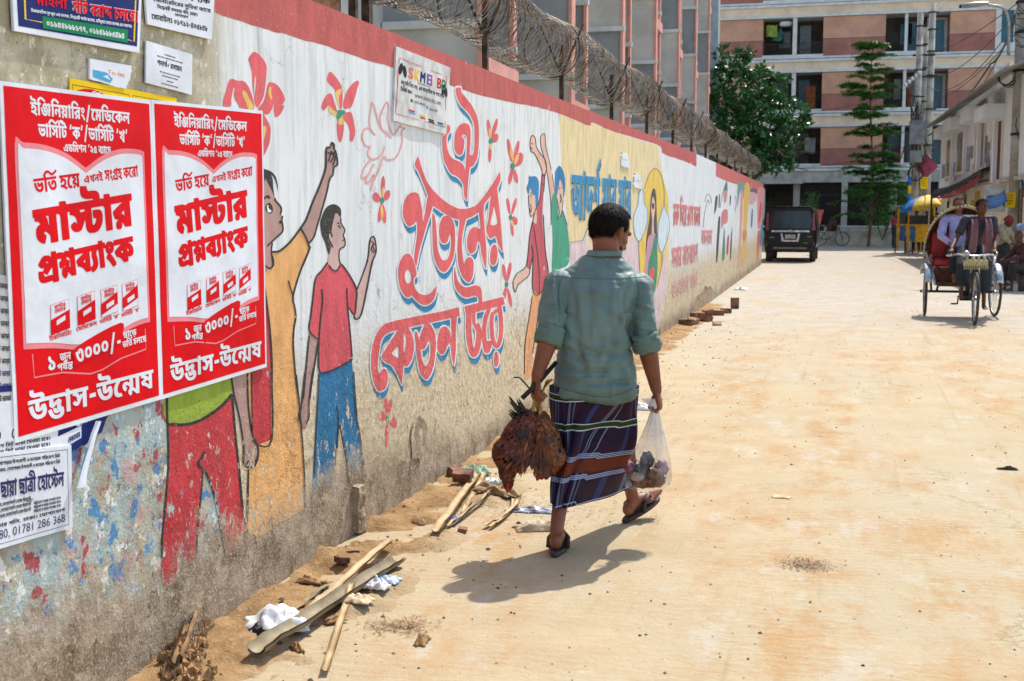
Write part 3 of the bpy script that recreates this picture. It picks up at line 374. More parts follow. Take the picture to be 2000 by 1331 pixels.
def gtext(text, dance=0.0):
    """-> verts (units of em/250 scaled to 1 = letter height), faces, width"""
    V = []; Fs = []; x = 0.0; k = 1/126.4
    for g in shape(text, lambda n: n in GLY):
        if g == ' ' or g not in GLY: x += 44; continue
        v, f = gtri(g); o = len(V); dy = random.uniform(-dance, dance)*126
        V += [((p[0]+x)*k, (p[1]+dy)*k) for p in v]; Fs += [tuple(i+o for i in t) for t in f]; x += GLY[g][0]
    return V, Fs, x*k
_LAT = {}
def ltext(text):
    """Latin words in Blender's built-in letters"""
    if text not in _LAT:
        c = bpy.data.curves.new('t', 'FONT'); c.body = text; c.size = 1.0; c.resolution_u = 3; o = bpy.data.objects.new('t', c); COL.objects.link(o)
        dg = bpy.context.evaluated_depsgraph_get(); me = o.evaluated_get(dg).to_mesh()
        V = [(v.co.x/.7, v.co.y/.7) for v in me.vertices]; Fs = [tuple(p.vertices) for p in me.polygons]
        wd = max([v[0] for v in V] or [0]); o.evaluated_get(dg).to_mesh_clear(); bpy.data.objects.remove(o); bpy.data.curves.remove(c)
        _LAT[text] = (V, Fs, wd)
    return _LAT[text]
def put(mb, txt, fn, x, y, h, width=None, align='l', latin=False, rot=0.0, dance=0.0):
    """letters of height h at (x, y baseline) of a sheet; fn(x, y) -> point"""
    V, Fs, wd = ltext(txt) if latin else gtext(txt, dance)
    sx = (width/wd) if width else h
    W_ = wd*sx; x0 = x - (W_/2 if align == 'c' else W_ if align == 'r' else 0); c_, s_ = math.cos(rot), math.sin(rot)
    mb.add([fn(x + (x0-x+v[0]*sx)*c_ - v[1]*h*s_, y + (x0-x+v[0]*sx)*s_ + v[1]*h*c_) for v in V], Fs, False)
    return W_
# ================================================================= the painted wall's surface
def wall_group():
    g = bpy.data.node_groups.new('wall_plaster', 'ShaderNodeTree')
    for nm, ty in (('Color', 'NodeSocketColor'), ('Normal', 'NodeSocketVector'), ('Wear', 'NodeSocketFloat'), ('Dirt', 'NodeSocketColor')):
        g.interface.new_socket(nm, in_out='OUTPUT', socket_type=ty)
    t = NT(g); out = t.n('NodeGroupOutput'); geo = t.n('ShaderNodeNewGeometry'); P = geo.outputs['Position']
    sx = t.n('ShaderNodeSeparateXYZ'); t.l(P, sx.inputs[0]); Y, Z = sx.outputs[1], sx.outputs[2]
    nb = t.noise(P, 1.3, 5, .6); nm = t.noise(P, 5, 6, .65); nf = t.noise(P, 22, 6, .7); nff = t.noise(P, 75, 4, .7)
    nv = t.noise(t.scale(P, (1, 9, .9)), 2.2, 5, .65)
    plaster = t.mix(t.ramp(nm, .35, .65), C('#b9ad97'), C('#93876f'))
    plaster = t.mix(t.ramp(nf, .55, .66), plaster, C('#d6cdbb'))
    left = t.ramp(t.math('ADD', Y, t.math('MULTIPLY', nm, .35)), 4.62, 4.42)     # the older unpainted stretch
    up = t.ramp(t.math('ADD', Z, t.math('MULTIPLY', nm, .3)), 1.7, 1.85)
    moss = t.mix(t.ramp(nm, .38, .6), C('#bdb6a2'), C('#9a9176')); moss = t.mix(t.ramp(nf, .56, .63), moss, C('#d4cfbd')); moss = t.mix(t.ramp(nff, .6, .68), moss, C('#57503f'))
    old = t.mix(t.math('MULTIPLY', up, 1.0), plaster, moss)
    band = t.math('MULTIPLY', t.ramp(Z, .15, .5), t.ramp(Z, 1.7, 1.2))
    off = lambda d: t.noise(t.scale(P, d), 1, 7, .68)
    for d, lo, hi, col, k in (((3, 4, 4), .42, .56, '#9fb9bb', .75), ((6, 7, 6.5), .54, .6, '#b98f93', .6), ((8, 9.5, 9), .56, .585, '#3f7fb0', .9), ((7, 8.2, 8.5), .575, .6, '#a3313c', .9), ((15, 16, 15), .6, .63, '#5d9fc0', .8), ((9, 11, 10), .57, .6, '#d9dcd8', .9), ((13, 12, 12), .62, .66, '#7c2f3a', .7)):
        old = t.mix(t.math('MULTIPLY', t.math('MULTIPLY', t.ramp(off(d), lo, hi), band), k), old, C(col))
    white = t.mix(t.ramp(nv, .42, .68), C('#dbdedf'), C('#c3c6c4'))
    white = t.mix(t.math('MULTIPLY', t.ramp(nb, .45, .7), .35), white, C('#c3cbce'))
    # lower down the whitewash turns yellow, spotted and flaked
    zz = t.math('ADD', Z, t.math('ADD', t.math('MULTIPLY', t.math('SUBTRACT', nm, .5), .55), t.math('MULTIPLY', t.math('SUBTRACT', nv, .5), .5)))
    beige = t.mix(t.ramp(nf, .42, .62), C('#cfc0a3'), C('#b39f7d')); beige = t.mix(t.ramp(nff, .58, .66), beige, C('#efe8da'))
    base = t.mix(t.ramp(zz, .62, 1.15), beige, white)
    base = t.mix(left, base, old)
    pits = t.math('MULTIPLY', t.ramp(t.noise(t.scale(P, (11, 11, 7)), 1, 6, .74), .63, .66), t.ramp(Z, 2.2, .6))
    base = t.mix(t.math('MULTIPLY', pits, .75), base, C('#6b6154'))
    chip = t.ramp(t.noise(t.scale(P, (2.2, 2.6, 2.0)), 1, 6, .6), .665, .675)
    base = t.mix(t.math('MULTIPLY', chip, t.ramp(Z, 1.5, .5)), base, C('#8d8070'))
    drip = t.math('MULTIPLY', t.ramp(t.noise(t.scale(P, (1, 14, .55)), 1, 4, .6), .60, .72), t.ramp(Z, 1.75, 2.35))
    base = t.mix(t.math('MULTIPLY', drip, .6), base, C('#77756a'))
    drip2 = t.math('MULTIPLY', t.ramp(t.noise(t.scale(P, (1, 5, .5)), 1, 5, .6), .6, .7), t.math('MULTIPLY', t.ramp(Z, 1.3, .5), t.ramp(Y, 12, 17)))
    base = t.mix(t.math('MULTIPLY', drip2, .8), base, C('#8a6b44'))
    # splashed mud at the foot
    mz = t.math('ADD', Z, t.math('ADD', t.math('MULTIPLY', t.math('SUBTRACT', nb, .5), .5), t.math('MULTIPLY', t.math('SUBTRACT', nf, .5), .35)))
    mud = t.mix(t.ramp(nm, .35, .65), C('#a59480'), C('#776550')); mud = t.mix(t.ramp(nff, .5, .66), mud, C('#bda98e')); mud = t.mix(t.ramp(t.noise(t.scale(P, (7, 7, 9)), 1, 7, .75), .53, .6, 0, .8), mud, C('#b5a68c')); mud = t.mix(t.ramp(t.noise(t.scale(P, (5, 5, 4)), 1, 7, .75), .58, .64, 0, .7), mud, C('#4f4030'))
    lim = t.ramp(Y, 5.6, 8.0, .33, .16)
    mudm = t.ramp(t.math('SUBTRACT', mz, lim), .12, -.1)
    base = t.mix(mudm, base, mud)
    crk = t.n('ShaderNodeTexVoronoi', feature='DISTANCE_TO_EDGE'); crk.inputs['Scale'].default_value = 1.1
    wv = t.n('ShaderNodeVectorMath', operation='ADD'); t.l(P, wv.inputs[0]); t.l(t.noise(P, 3, 5, .7, out='Color'), wv.inputs[1]); t.l(wv.outputs[0], crk.inputs['Vector'])
    cm = t.math('MULTIPLY', t.ramp(crk.outputs['Distance'], .006, .001), t.ramp(nb, .5, .6))
    base = t.mix(t.math('MULTIPLY', cm, .7), base, C('#7a7063'))
    t.l(base, out.inputs['Color']); t.l(mud, out.inputs['Dirt'])
    # where paint has gone
    nw = t.noise(t.scale(P, (14, 14, 9)), 1, 7, .72)
    thr = t.ramp(t.math('ADD', Z, t.math('MULTIPLY', t.math('SUBTRACT', nb, .5), .9)), .1, 1.2, .5, .69)
    wear = t.ramp(t.math('SUBTRACT', nw, thr), 0.0, .025)
    wear = t.math('MAXIMUM', wear, mudm)
    wear = t.math('MAXIMUM', wear, t.math('MULTIPLY', chip, .8))
    t.l(wear, out.inputs['Wear'])
    h = t.math('ADD', t.math('MULTIPLY', nm, .5), t.math('ADD', t.math('MULTIPLY', nf, .28), t.math('MULTIPLY', nff, .1)))
    h = t.math('SUBTRACT', h, t.math('ADD', t.math('MULTIPLY', chip, .35), t.math('ADD', t.math('MULTIPLY', cm, .3), t.math('MULTIPLY', pits, .25))))
    rough = t.ramp(Z, 1.5, .35, .0035, .042)
    bp = t.n('ShaderNodeBump'); bp.inputs['Strength'].default_value = 1; t.l(rough, bp.inputs['Distance']); t.l(h, bp.inputs['Height'])
    t.l(bp.outputs[0], out.inputs['Normal']); return g
WG = wall_group()
def paint_mat(name, col=None, var=.16, wear=1.0):
    if name in MATS: return MATS[name]
    m, t, b = newmat(name); g = t.n('ShaderNodeGroup'); g.node_tree = WG; b.inputs['Roughness'].default_value = .75; b.inputs['Specular IOR Level'].default_value = .25
    if col:
        geo = t.n('ShaderNodeNewGeometry'); c = C(col); c2 = tuple(x*(1-var*1.6) if i < 3 else 1 for i, x in enumerate(c))
        p = t.mix(t.ramp(t.noise(t.scale(geo.outputs[0], (4, 4, 1.6)), 2.2, 6, .7), .35, .68), c, c2)
        p = t.mix(t.ramp(t.noise(geo.outputs[0], 55, 4, .7), .58, .7, 0, .35), p, C('#cfc8bb'))
        t.l(t.mix(t.math('MULTIPLY', g.outputs['Wear'], wear), p, g.outputs['Color']), b.inputs['Base Color'])
    else: t.l(g.outputs['Color'], b.inputs['Base Color'])
    t.l(g.outputs['Normal'], b.inputs['Normal']); MATS[name] = m; return m
class Paint:
    """flat coats of paint on the wall: one mesh, several colours"""
    def __init__(s, base=.0008, step=.00012): s.mb = MB(); s.mats = []; s.e = base; s.step = step
    def col(s, c):
        m = paint_mat('paint_'+c.lstrip('#'), c)
        if m not in s.mats: s.mats.append(m)
        s.mb.cur = s.mats.index(m)
    def flat(s, c, polys):                      # polys: lists of (y, z)
        s.col(c); ps = []
        for p in polys:
            a = sum(p[i-1][0]*p[i][1]-p[i][0]*p[i-1][1] for i in range(len(p)))
            ps.append(p if a > 0 else p[::-1])
        v, f = fill2d(ps); e = s.e; s.e += s.step
        s.mb.add([(wall_x(y)+e, y, z) for y, z in v], [t if (v[t[1]][0]-v[t[0]][0])*(v[t[2]][1]-v[t[0]][1])-(v[t[2]][0]-v[t[0]][0])*(v[t[1]][1]-v[t[0]][1]) > 0 else t[::-1] for t in f], False); return s
    def px(s, c, *polys, sm=True, n=4): return s.flat(c, [[W(*q) for q in (smooth_poly(p, True, n) if sm else p)] for p in polys])
    def line(s, c, pts, w, sm=True, taper=False):     # w: width in photograph pixels at that spot
        q = smooth_poly(pts, False, 4) if sm else pts; k = len(q)
        ws = [w*(min(1, .35+3*min(i, k-1-i)/k) if taper else 1) for i in range(k)]
        L, R = ribbon(q, ws); L = [W(*p) for p in L]; R = [W(*p) for p in R]; s.col(c); e = s.e; s.e += s.step
        s.mb.add([(wall_x(y)+e, y, z) for y, z in L+R], [(i, i+1, k+i+1, k+i) for i in range(k-1)], False); return s
    def holes(s, c, outer, holes):              # outline minus holes (even-odd through opposite winding)
        s.col(c); o = [W(*q) for q in smooth_poly(outer)]
        if sum(o[i-1][0]*o[i][1]-o[i][0]*o[i-1][1] for i in range(len(o))) < 0: o = o[::-1]
        hs = []
        for h in holes:
            p = [W(*q) for q in smooth_poly(h)]
            if sum(p[i-1][0]*p[i][1]-p[i][0]*p[i-1][1] for i in range(len(p))) > 0: p = p[::-1]
            hs.append(p)
        v, f = fill2d([o]+hs); e = s.e; s.e += s.step
        s.mb.add([(wall_x(y)+e, y, z) for y, z in v], f, False); return s
    def build(s, name, parent, label=None): return s.mb.build(name, s.mats, parent, label)
def zm(x0, y0, wd, ow=1331):
    k = wd/ow; return lambda *p: [(x0+a*k, y0+b*k) for a, b in p]
zA, zB, zC = zm(500, 260, 260), zm(480, 500, 280), zm(300, 720, 420)
zD, zE, zF = zm(760, 160, 260), zm(760, 380, 260), zm(710, 560, 300)
zG, zH, zI, zJ, zK, zL = zm(980, 240, 200), zm(980, 420, 140, 621), zm(1100, 280, 220), zm(1220, 340, 180, 856), zm(1370, 320, 130, 786), zm(420, 90, 300, 1815)
zS = zm(500, 80, 500, 1664)
# ================================================================= boundary wall
WALL_T = 2.55
wall = thing('boundary_wall', 'long whitewashed boundary wall with red painted top band and faded murals beside the lane', 'wall')
mb = MB(); ys = [-1.0] + [i*1.0 for i in range(0, 41)]; top = []; PL = paint_mat('wall_plaster_bare')
front = []
for i, y in enumerate(ys):
    front += [(wall_x(y), y, -.35), (wall_x(y), y, WALL_T)]
nf_ = len(ys); mb.add(front, [(2*i, 2*i+2, 2*i+3, 2*i+1) for i in range(nf_-1)], False)
back = [(x-.24, y, z) for x, y, z in front]
mb.add(back, [(2*i+1, 2*i+3, 2*i+2, 2*i) for i in range(nf_-1)], False)
o_ = front + back; n2 = len(front)
mb.add(o_, [(2*i+1, 2*i+3, n2+2*i+3, n2+2*i+1) for i in range(nf_-1)] + [(0, 1, n2+1, n2), (n2-2, 2*n2-2, 2*n2-1, n2-1)], False)
mb.build('wall_body', PL, wall)
RED, BAND = '#dc5f64', '#bb5a56'
def edge_band(pts_px, y0, y1):
    b = [W(*p) for p in pts_px]; b = [(y, z + .006*nz((y*23, 1, z))) for y, z in smooth_poly(b, False, 6)]
    t = [(y0+(y1-y0)*i/20, WALL_T+.003) for i in range(21)]
    return b + t[::-1]
p = Paint(.0006); bb = [(395, 10), (412, 17), (440, 32), (500, 52), (552, 66), (640, 92), (700, 112), (765, 132), (880, 168), (960, 192), (1040, 208), (1092, 222), (1150, 246), (1158, 240), (1200, 258), (1285, 284), (1296, 301), (1330, 313), (1360, 326)]
y0 = W(395, 10)[0]; y1 = W(1360, 326)[0]; p.flat(BAND, [edge_band(bb, y0, y1)])
bb = [(1398, 345), (1430, 358), (1462, 366), (1489, 376)]; p.flat('#c96a64', [edge_band(bb, W(1398, 345)[0], 39.95)]); p.build('red_band', wall)
# ---- flowers
FL, FY, FG = '#dd6268', '#e6bf66', '#2f8f6b'
p = Paint()
p.px(FL, zL((395,145),(460,70),(545,130),(605,230),(605,340),(595,450),(570,600),(510,720),(480,710),(460,620),(480,480),(485,370),(470,370),(462,500),(455,580),(440,450),(430,300),(405,200)))
p.px(FL, zL((95,710),(100,620),(130,520),(160,420),(200,390),(260,410),(330,415),(380,460),(420,540),(450,640),(460,745),(400,750),(300,735),(270,690),(230,620),(220,560),(232,505),(218,495),(205,550),(190,640),(185,710)))
p.px(FL, zL((505,750),(570,660),(600,560),(620,460),(655,428),(730,460),(790,540),(825,620),(820,655),(790,690),(730,700),(690,690),(670,750),(610,810)), zL((695,700),(740,705),(810,700),(800,760),(750,825),(705,830)))
p.px(FL, zL((545,820),(590,840),(640,930),(655,990),(645,1120),(610,1230),(560,1320),(545,1310)))
for q in (((325,530),(360,540),(400,620),(455,730),(400,755),(360,670),(325,580)), ((635,490),(660,490),(660,560),(672,600),(665,640),(640,600),(628,560)), ((565,950),(600,960),(595,1020),(570,1120),(545,1190),(550,1050))): p.px(FY, zL(*q))
p.build('painted_flower', wall, 'largest painted red lily behind the right poster')
p = Paint()
p.px(FL, zL((1355,305),(1420,360),(1480,450),(1505,540),(1500,720),(1470,740),(1440,640),(1420,540),(1390,490),(1340,440),(1320,390)), zL((1520,740),(1515,660),(1550,550),(1610,460),(1680,410),(1700,440),(1680,500),(1650,620),(1610,720),(1560,740)), zL((1255,710),(1290,620),(1330,570),(1375,570),(1400,640),(1430,730),(1440,780),(1400,800),(1350,730),(1340,700),(1290,760),(1270,755)), zL((1445,880),(1480,830),(1515,860),(1520,980),(1500,1100),(1475,1140),(1450,1090),(1438,970)), zL((1510,800),(1560,785),(1610,790),(1640,900),(1655,1020),(1640,1090),(1620,1130),(1590,1110),(1590,1010),(1560,920),(1520,870)))
for q in (((1425,545),(1500,510),(1460,620),(1470,730),(1440,660)), ((1340,710),(1400,760),(1440,790),(1420,825),(1350,780)), ((1460,880),(1490,835),(1515,870),(1510,930),(1460,925))): p.px(FY, zL(*q))
p.px(FG, zL((1450,760),(1530,765),(1535,795),(1500,820),(1480,850),(1440,870),(1435,820))); p.build('painted_flower', wall)
def small_flower(cx, cy, s, petals, yel=(), green=(0, 0)):
    p = Paint()
    pp = []
    for a, l, wd in petals:
        ca, sa = math.cos(rad(a)), -math.sin(rad(a)); q = []
        for t, k in ((.12, .25), (.4, .8), (.7, 1), (.9, .7), (1, .1), (.9, -.6), (.6, -.9), (.3, -.6)):
            x, y = t*l, k*wd/2; q.append((cx+s*.52*(x*ca-y*sa), cy+s*(x*sa+y*ca)))
        pp.append(q)
    for q in pp: p.px(FL if len(yel) != 9 else FL, q)
    for a, l in yel:
        ca, sa = math.cos(rad(a)), -math.sin(rad(a)); q = [(cx+s*.52*(t*l*ca-k*sa), cy+s*(t*l*sa+k*ca)) for t, k in ((.2, .06), (.6, .12), (1, 0), (.6, -.1))]; p.px(FY, q)
    p.px(FG, [(cx+green[0]+s*.09*math.cos(t), cy+green[1]+s*.13*math.sin(t)) for t in [i*PI/4 for i in range(8)]])
    p.build('painted_flower', wall)
small_flower(746, 392, 46, [(85, 1.05, .36), (165, .8, .42), (30, .75, .4), (-75, 1, .36), (-105, .95, .34)], [(-90, .8), (80, .6)])
small_flower(958, 276, 44, [(105, 1.0, .34), (60, 1.15, .32), (20, .7, .4), (-95, .95, .3)], [(100, .6), (-90, .4)])
small_flower(1001, 325, 50, [(110, 1.15, .3), (65, 1.1, .3), (30, .9, .5), (-110, .75, .3), (-60, .75, .3)], [(100, .8), (45, .7)])
small_flower(997, 425, 40, [(110, 1, .32), (60, 1.1, .3), (-20, .7, .4), (-75, .95, .3)], [(-60, .5)])
small_flower(989, 556, 42, [(110, 1, .34), (70, 1.1, .34), (-110, .9, .34), (-65, 1.15, .32)], ())
small_flower(757, 817, 46, [(105, .9, .3), (70, .85, .3), (170, .8, .4), (-20, .8, .42), (-95, 1.25, .28)], ())
# ---- dove in pink line
p = Paint(); PK = '#dfa3a2'
for q in (((775,612),(745,580),(735,520),(745,440),(752,400),(770,440),(790,520),(820,580),(880,632)), ((880,632),(850,600),(815,570),(805,500),(830,430),(850,400),(860,430),(855,500),(870,570),(895,612),(930,560),(945,550)), ((930,560),(965,570),(945,590),(950,650),(930,720),(900,765),(850,775),(830,755),(800,830),(760,920),(745,975)),
          ((770,612),(735,570),(700,580),(688,630),(710,680),(740,690),(725,720),(735,760),(770,770),(815,740),(835,690)), ((745,770),(700,830),(685,890),(720,880),(745,840),(765,800)), ((720,880),(712,920),(735,915),(765,870),(750,940))): p.line(PK, zS(*q), 3.4)
p.build('painted_dove', wall)
# ---- marching figures
SK, INK, OR, TR = '#b28f86', '#33302f', '#e6ad6e', '#d55560'
p = Paint()     # boy in green with red trousers, mostly under the poster
p.px('#93a93a', zC((85,180),(475,40),(480,150),(410,235),(300,310),(200,340),(90,345)))
p.px('#c23a41', zC((95,350),(200,350),(300,320),(410,245),(480,170),(480,170),(500,400),(520,560),(540,800),(560,920),(575,1130),(450,1160),(450,1160),(400,900),(360,750),(310,630),(310,630),(290,850),(270,1000),(265,1180),(160,1250),(150,1331),(55,1331),(50,1180),(60,900),(85,600)))
p.px(SK, zC((490,50),(575,20),(580,200),(610,400),(640,470),(645,540),(620,600),(590,610),(560,590),(555,480),(530,300),(495,160)))
p.px(OR, zC((583,20),(600,15),(606,400),(592,260)), sm=False)
for q, wd in ((((90,347),(200,347),(300,315),(410,240),(485,160)), 6), (((80,180),(84,345)), 4.5), (((85,345),(90,600),(70,850),(52,1050),(52,1190)), 3.5), (((485,165),(505,420),(525,600),(550,870),(570,960),(572,1130)), 4.5), (((312,620),(370,770),(410,950),(450,1160)), 4), (((305,620),(290,800),(270,1000),(265,1170)), 3),
              (((315,515),(290,560),(272,592),(305,622)), 5), (((478,45),(495,160),(530,310),(555,480),(557,590),(590,612),(625,600),(645,540),(640,470),(605,390),(582,200),(579,20)), 3.4), (((570,595),(585,570)), 2.5), (((595,600),(612,575)), 2.5), (((625,580),(640,540)), 2.5), (((585,625),(578,900),(572,960)), 3)): p.line(INK, zC(*q), wd)
p.build('painted_figure', wall, 'painted boy in green shirt and red trousers below the posters')
p = Paint()     # boy in orange
p.px(OR, zA((150,1195),(220,1185),(285,1145),(350,1075),(440,960),(440,960),(490,1040),(525,1140),(525,1165),(525,1165),(460,1331)) + zB((500,150),(445,330),(435,410),(450,480),(460,570),(440,700),(440,900),(465,1180),(488,1331)) + zC((885,120),(905,300),(920,500),(935,760),(940,870),(940,870),(880,905),(780,960),(700,1020),(575,1070),(575,1070),(580,900),(590,620)) + zC((640,480),(735,440),(735,440),(730,20)) + zB((235,1000),(230,800),(205,540),(155,240),(155,60)))
p.px('#c23a41', zC((600,10),(722,0),(728,440),(640,475),(612,430)), sm=False)
p.px('#c94a50', zB((160,330),(205,560),(222,760),(236,1045),(150,1050),(150,600)), sm=False)
p.px(SK, zA((45,520),(90,465),(110,490),(165,560),(180,640),(195,680),(245,740),(248,790),(240,810),(262,830),(255,870),(262,920),(255,985),(200,1045),(160,1100),(150,1200)) + zB((245,30),(250,80),(225,115),(150,85)) )
p.px(SK, zA((440,955),(500,860),(560,700),(620,560),(670,430),(695,330),(700,160),(735,145),(760,100),(775,120),(775,170),(795,190),(810,290),(805,320),(770,350),(760,420),(735,450),(700,600),(650,780),(600,940),(570,1050),(520,1105),(520,1105),(500,1050),(480,1000)))
p.px(INK, zA((40,370),(110,370),(160,395),(195,440),(215,520),(213,590),(213,590),(205,520),(180,450),(150,420),(165,470),(170,550),(185,650),(185,650),(165,600),(110,490),(90,460),(62,560),(40,560)))
p.px(INK, zA((55,660),(110,622),(138,640),(130,662),(100,650),(60,695))); p.px(INK, zA((88,740),(130,698),(165,750),(155,800),(115,800))); p.px('#e6e6e2', zA((106,735),(122,725),(150,775),(138,795),(115,790))); p.px(INK, zA((118,735),(150,735),(152,770),(134,765)))
for q, wd in ((((185,650),(195,680),(245,740),(248,790),(235,815)), 3.2), (((262,830),(255,870),(262,920),(262,985),(200,1045),(110,1130)), 3.2), (((225,890),(250,885),(235,905)), 3), (((160,1100),(150,1195),(175,1280)), 2.5), (((150,1190),(220,1185),(285,1140),(350,1075),(440,955),(500,860),(560,700),(620,560),(670,430),(695,330),(700,160),(735,145),(755,100),(775,120),(775,165)), 4),
              (((520,1110),(575,1040),(605,940),(655,770),(705,590),(735,455),(765,420),(775,345),(805,325),(812,295),(800,215),(785,165)), 3.2), (((710,195),(765,212),(740,180)), 3), (((742,215),(720,285)), 2.8), (((775,185),(772,235),(740,295)), 2.8), (((797,215),(785,260),(765,325)), 2.8), (((445,960),(490,1040),(525,1130),(530,1160),(460,1331)), 3.6)): p.line(INK, zA(*q), wd)
for q, wd in ((((560,0),(500,150),(445,330),(435,410),(450,480),(460,570),(440,700),(440,900),(465,1180),(490,1331)), 3), (((390,230),(410,300),(440,400)), 2.6), (((150,70),(210,118),(245,95),(250,60),(240,0)), 3.4), (((162,240),(205,560),(225,760),(238,1000),(236,1331)), 3)): p.line(INK, zB(*q), wd)
for q, wd in ((((880,40),(905,300),(920,500),(935,760),(940,860)), 2.6), (((725,20),(728,440),(640,475),(612,440)), 3), (((602,30),(606,400)), 2.5)): p.line(INK, zC(*q), wd)
p.build('painted_figure', wall, 'painted boy in orange raising his fist')
p = Paint()     # boy in red shirt and blue trousers
p.px('#1f6f9c', zB((680,1080),(780,1070),(900,1010),(985,960),(985,960)) + zC((1235,60),(1245,200),(1270,400),(1300,600),(1300,600),(1230,720),(1210,690),(1180,520),(1150,350),(1150,350),(1140,450),(1110,700),(1100,790),(1040,850),(975,855),(975,855),(990,600),(1010,250),(1020,100)))
p.px(SK, zB((590,720),(675,775),(640,980),(610,1180)) + zC((965,150),(960,190),(960,300),(940,370),(915,370),(895,290),(910,240),(930,130)) + zB((560,1000),(585,740)))
p.px('#c9a9a0', zB((1025,310),(1080,180),(1130,40)) + zA((1120,1230),(1135,1070),(1170,1035),(1190,1080),(1198,1190),(1165,1270)) + zB((1170,60),(1130,260),(1090,460),(1060,560),(1020,590),(1000,555),(1015,440)))
p.px('#c9a9a0', zA((790,805),(810,805),(845,850),(850,900),(885,970),(870,1020),(885,1060),(885,1130),(835,1165),(830,1250)) + zB((868,30),(875,85),(840,138),(800,128),(760,70)) + zA((725,1200),(745,1130),(715,1060),(730,1000),(752,990),(770,880)))
p.px(TR, zB((760,70),(800,130),(840,140),(870,75),(870,75),(900,95),(960,180),(1025,310),(1020,440),(1005,550),(1005,550),(960,480),(945,490),(945,490),(965,700),(985,940),(985,940),(900,1010),(780,1065),(685,1075),(685,1075),(680,780),(670,770),(590,705),(590,705),(600,560),(620,400),(645,210),(700,140)))
p.px(INK, zA((640,900),(650,850),(690,760),(740,720),(790,715),(835,745),(850,790),(845,850),(845,850),(810,805),(790,805),(790,805),(770,880),(755,960),(750,1000),(730,1000),(715,1070),(745,1130),(735,1200),(720,1205),(690,1100),(660,1030),(645,960)))
p.px(INK, zA((798,915),(825,892),(832,915),(815,908)))
for q, wd in ((((845,850),(850,905),(885,970),(870,1025),(885,1065),(885,1130),(835,1165),(828,1250),(840,1310)), 2.6), (((860,1080),(880,1065)), 2.2), (((815,935),(830,930),(842,955)), 2.2), (((760,1040),(745,1000),(722,1010),(725,1060),(750,1110),(765,1145)), 2.8), (((1095,1331),(1120,1230),(1137,1070),(1170,1035),(1190,1080),(1198,1190),(1165,1270),(1155,1331)), 2.6), (((1140,1080),(1170,1100),(1150,1160),(1180,1200)), 2), (((1185,1110),(1165,1130),(1190,1190)), 2)): p.line(INK, zA(*q), wd)
for q, wd in ((((757,60),(700,140),(645,210),(620,400),(600,560),(588,700),(668,775),(682,760)), 2.8), (((700,310),(710,400),(690,600),(676,790),(680,1075),(780,1068),(900,1012),(988,955)), 3), (((875,75),(900,95),(960,180),(1025,310),(1020,440),(1005,550),(955,480)), 2.8), (((935,300),(943,470),(965,700),(985,940)), 2.4), (((770,90),(800,130),(840,138),(872,90)), 2.8), (((1030,310),(1080,180),(1130,40)), 2.4), (((1195,0),(1170,60),(1130,260),(1090,460),(1060,560),(1020,590),(1000,560)), 3), (((585,740),(560,1000),(530,1331)), 2.8), (((668,790),(640,980),(610,1180),(590,1331)), 2.4)): p.line(INK, zB(*q), wd)
for q, wd in ((((1020,40),(1010,250),(990,650)), 2.2), (((1130,230),(1142,330),(1125,600)), 2), (((1150,350),(1195,580),(1212,700)), 2.4), (((1235,20),(1250,250),(1275,420),(1300,600)), 2.4), (((935,20),(910,240),(895,290),(915,370)), 2.4), (((985,0),(960,190),(958,300),(940,340)), 2)): p.line(INK, zC(*q), wd)
p.build('painted_figure', wall, 'painted boy in red shirt and blue trousers')
SK2 = '#dfb9a4'
p = Paint()     # blue haired man in crimson
p.px('#e0a070', zH((270,660),(320,690),(395,590),(395,590),(385,900),(350,880),(325,810),(325,810),(300,960),(265,1200),(262,1380),(195,1400),(200,1120),(240,860)))
p.px(SK2, zG((365,290),(375,200),(400,165),(435,210),(450,320),(500,400),(560,480),(580,600),(560,700),(520,690),(515,600),(430,410),(380,380))); p.px(SK2, zH((210,450),(238,480),(225,530),(140,605),(115,670),(95,590),(125,515),(140,525)))
p.px('#bf5560', zG((560,680),(545,900),(530,1100),(530,1331)) + zH((375,300),(400,520),(380,600),(320,690),(265,635),(265,635),(270,350),(270,350),(245,465),(210,440),(225,350),(235,200),(255,80)) + zG((440,1150),(490,1000),(510,800),(520,680)))
p.px(SK2, zG((370,850),(400,940),(440,950),(450,1110),(450,1300),(410,1290),(400,1200),(370,1210),(350,1060),(345,980))); p.px('#2f82b8', zG((350,680),(365,700),(440,700),(480,770),(480,900),(465,1080),(440,1090),(430,950),(400,940),(370,850),(345,930),(320,850),(345,770)))
for q, wd in ((((380,380),(365,290),(375,200),(400,165),(435,210),(450,320),(500,400),(560,480),(580,600),(560,690),(545,900)), 1.6), (((380,380),(430,410),(515,600),(520,690),(510,800),(490,1000),(440,1120),(390,1331)), 1.6), (((345,940),(350,1060),(370,1210),(405,1200),(450,1110)), 1.4), (((365,1060),(385,1110),(375,1165),(360,1110)), 1.4), (((365,950),(385,955)), 1.6), (((375,910),(385,920)), 1.6), (((380,260),(400,280)), 1.4), (((375,320),(395,345)), 1.4), (((525,690),(565,680)), 1.6), (((520,795),(560,800)), 1.4)): p.line(INK, zG(*q), wd)
for q, wd in ((((270,60),(240,180),(225,350),(205,450),(125,515),(95,590),(115,670),(140,605),(228,530),(245,460),(270,350)), 1.6), (((255,260),(270,350),(265,635),(320,690),(400,530),(375,300),(358,0)), 1.6), (((275,100),(320,450),(322,690)), 1.1), (((262,700),(240,860),(200,1120),(195,1380)), 1.3), (((350,880),(325,810),(300,960),(265,1200)), 1.3)): p.line(INK, zH(*q), wd)
p.build('painted_figure', wall, 'painted blue haired man in crimson shirt raising an arm')
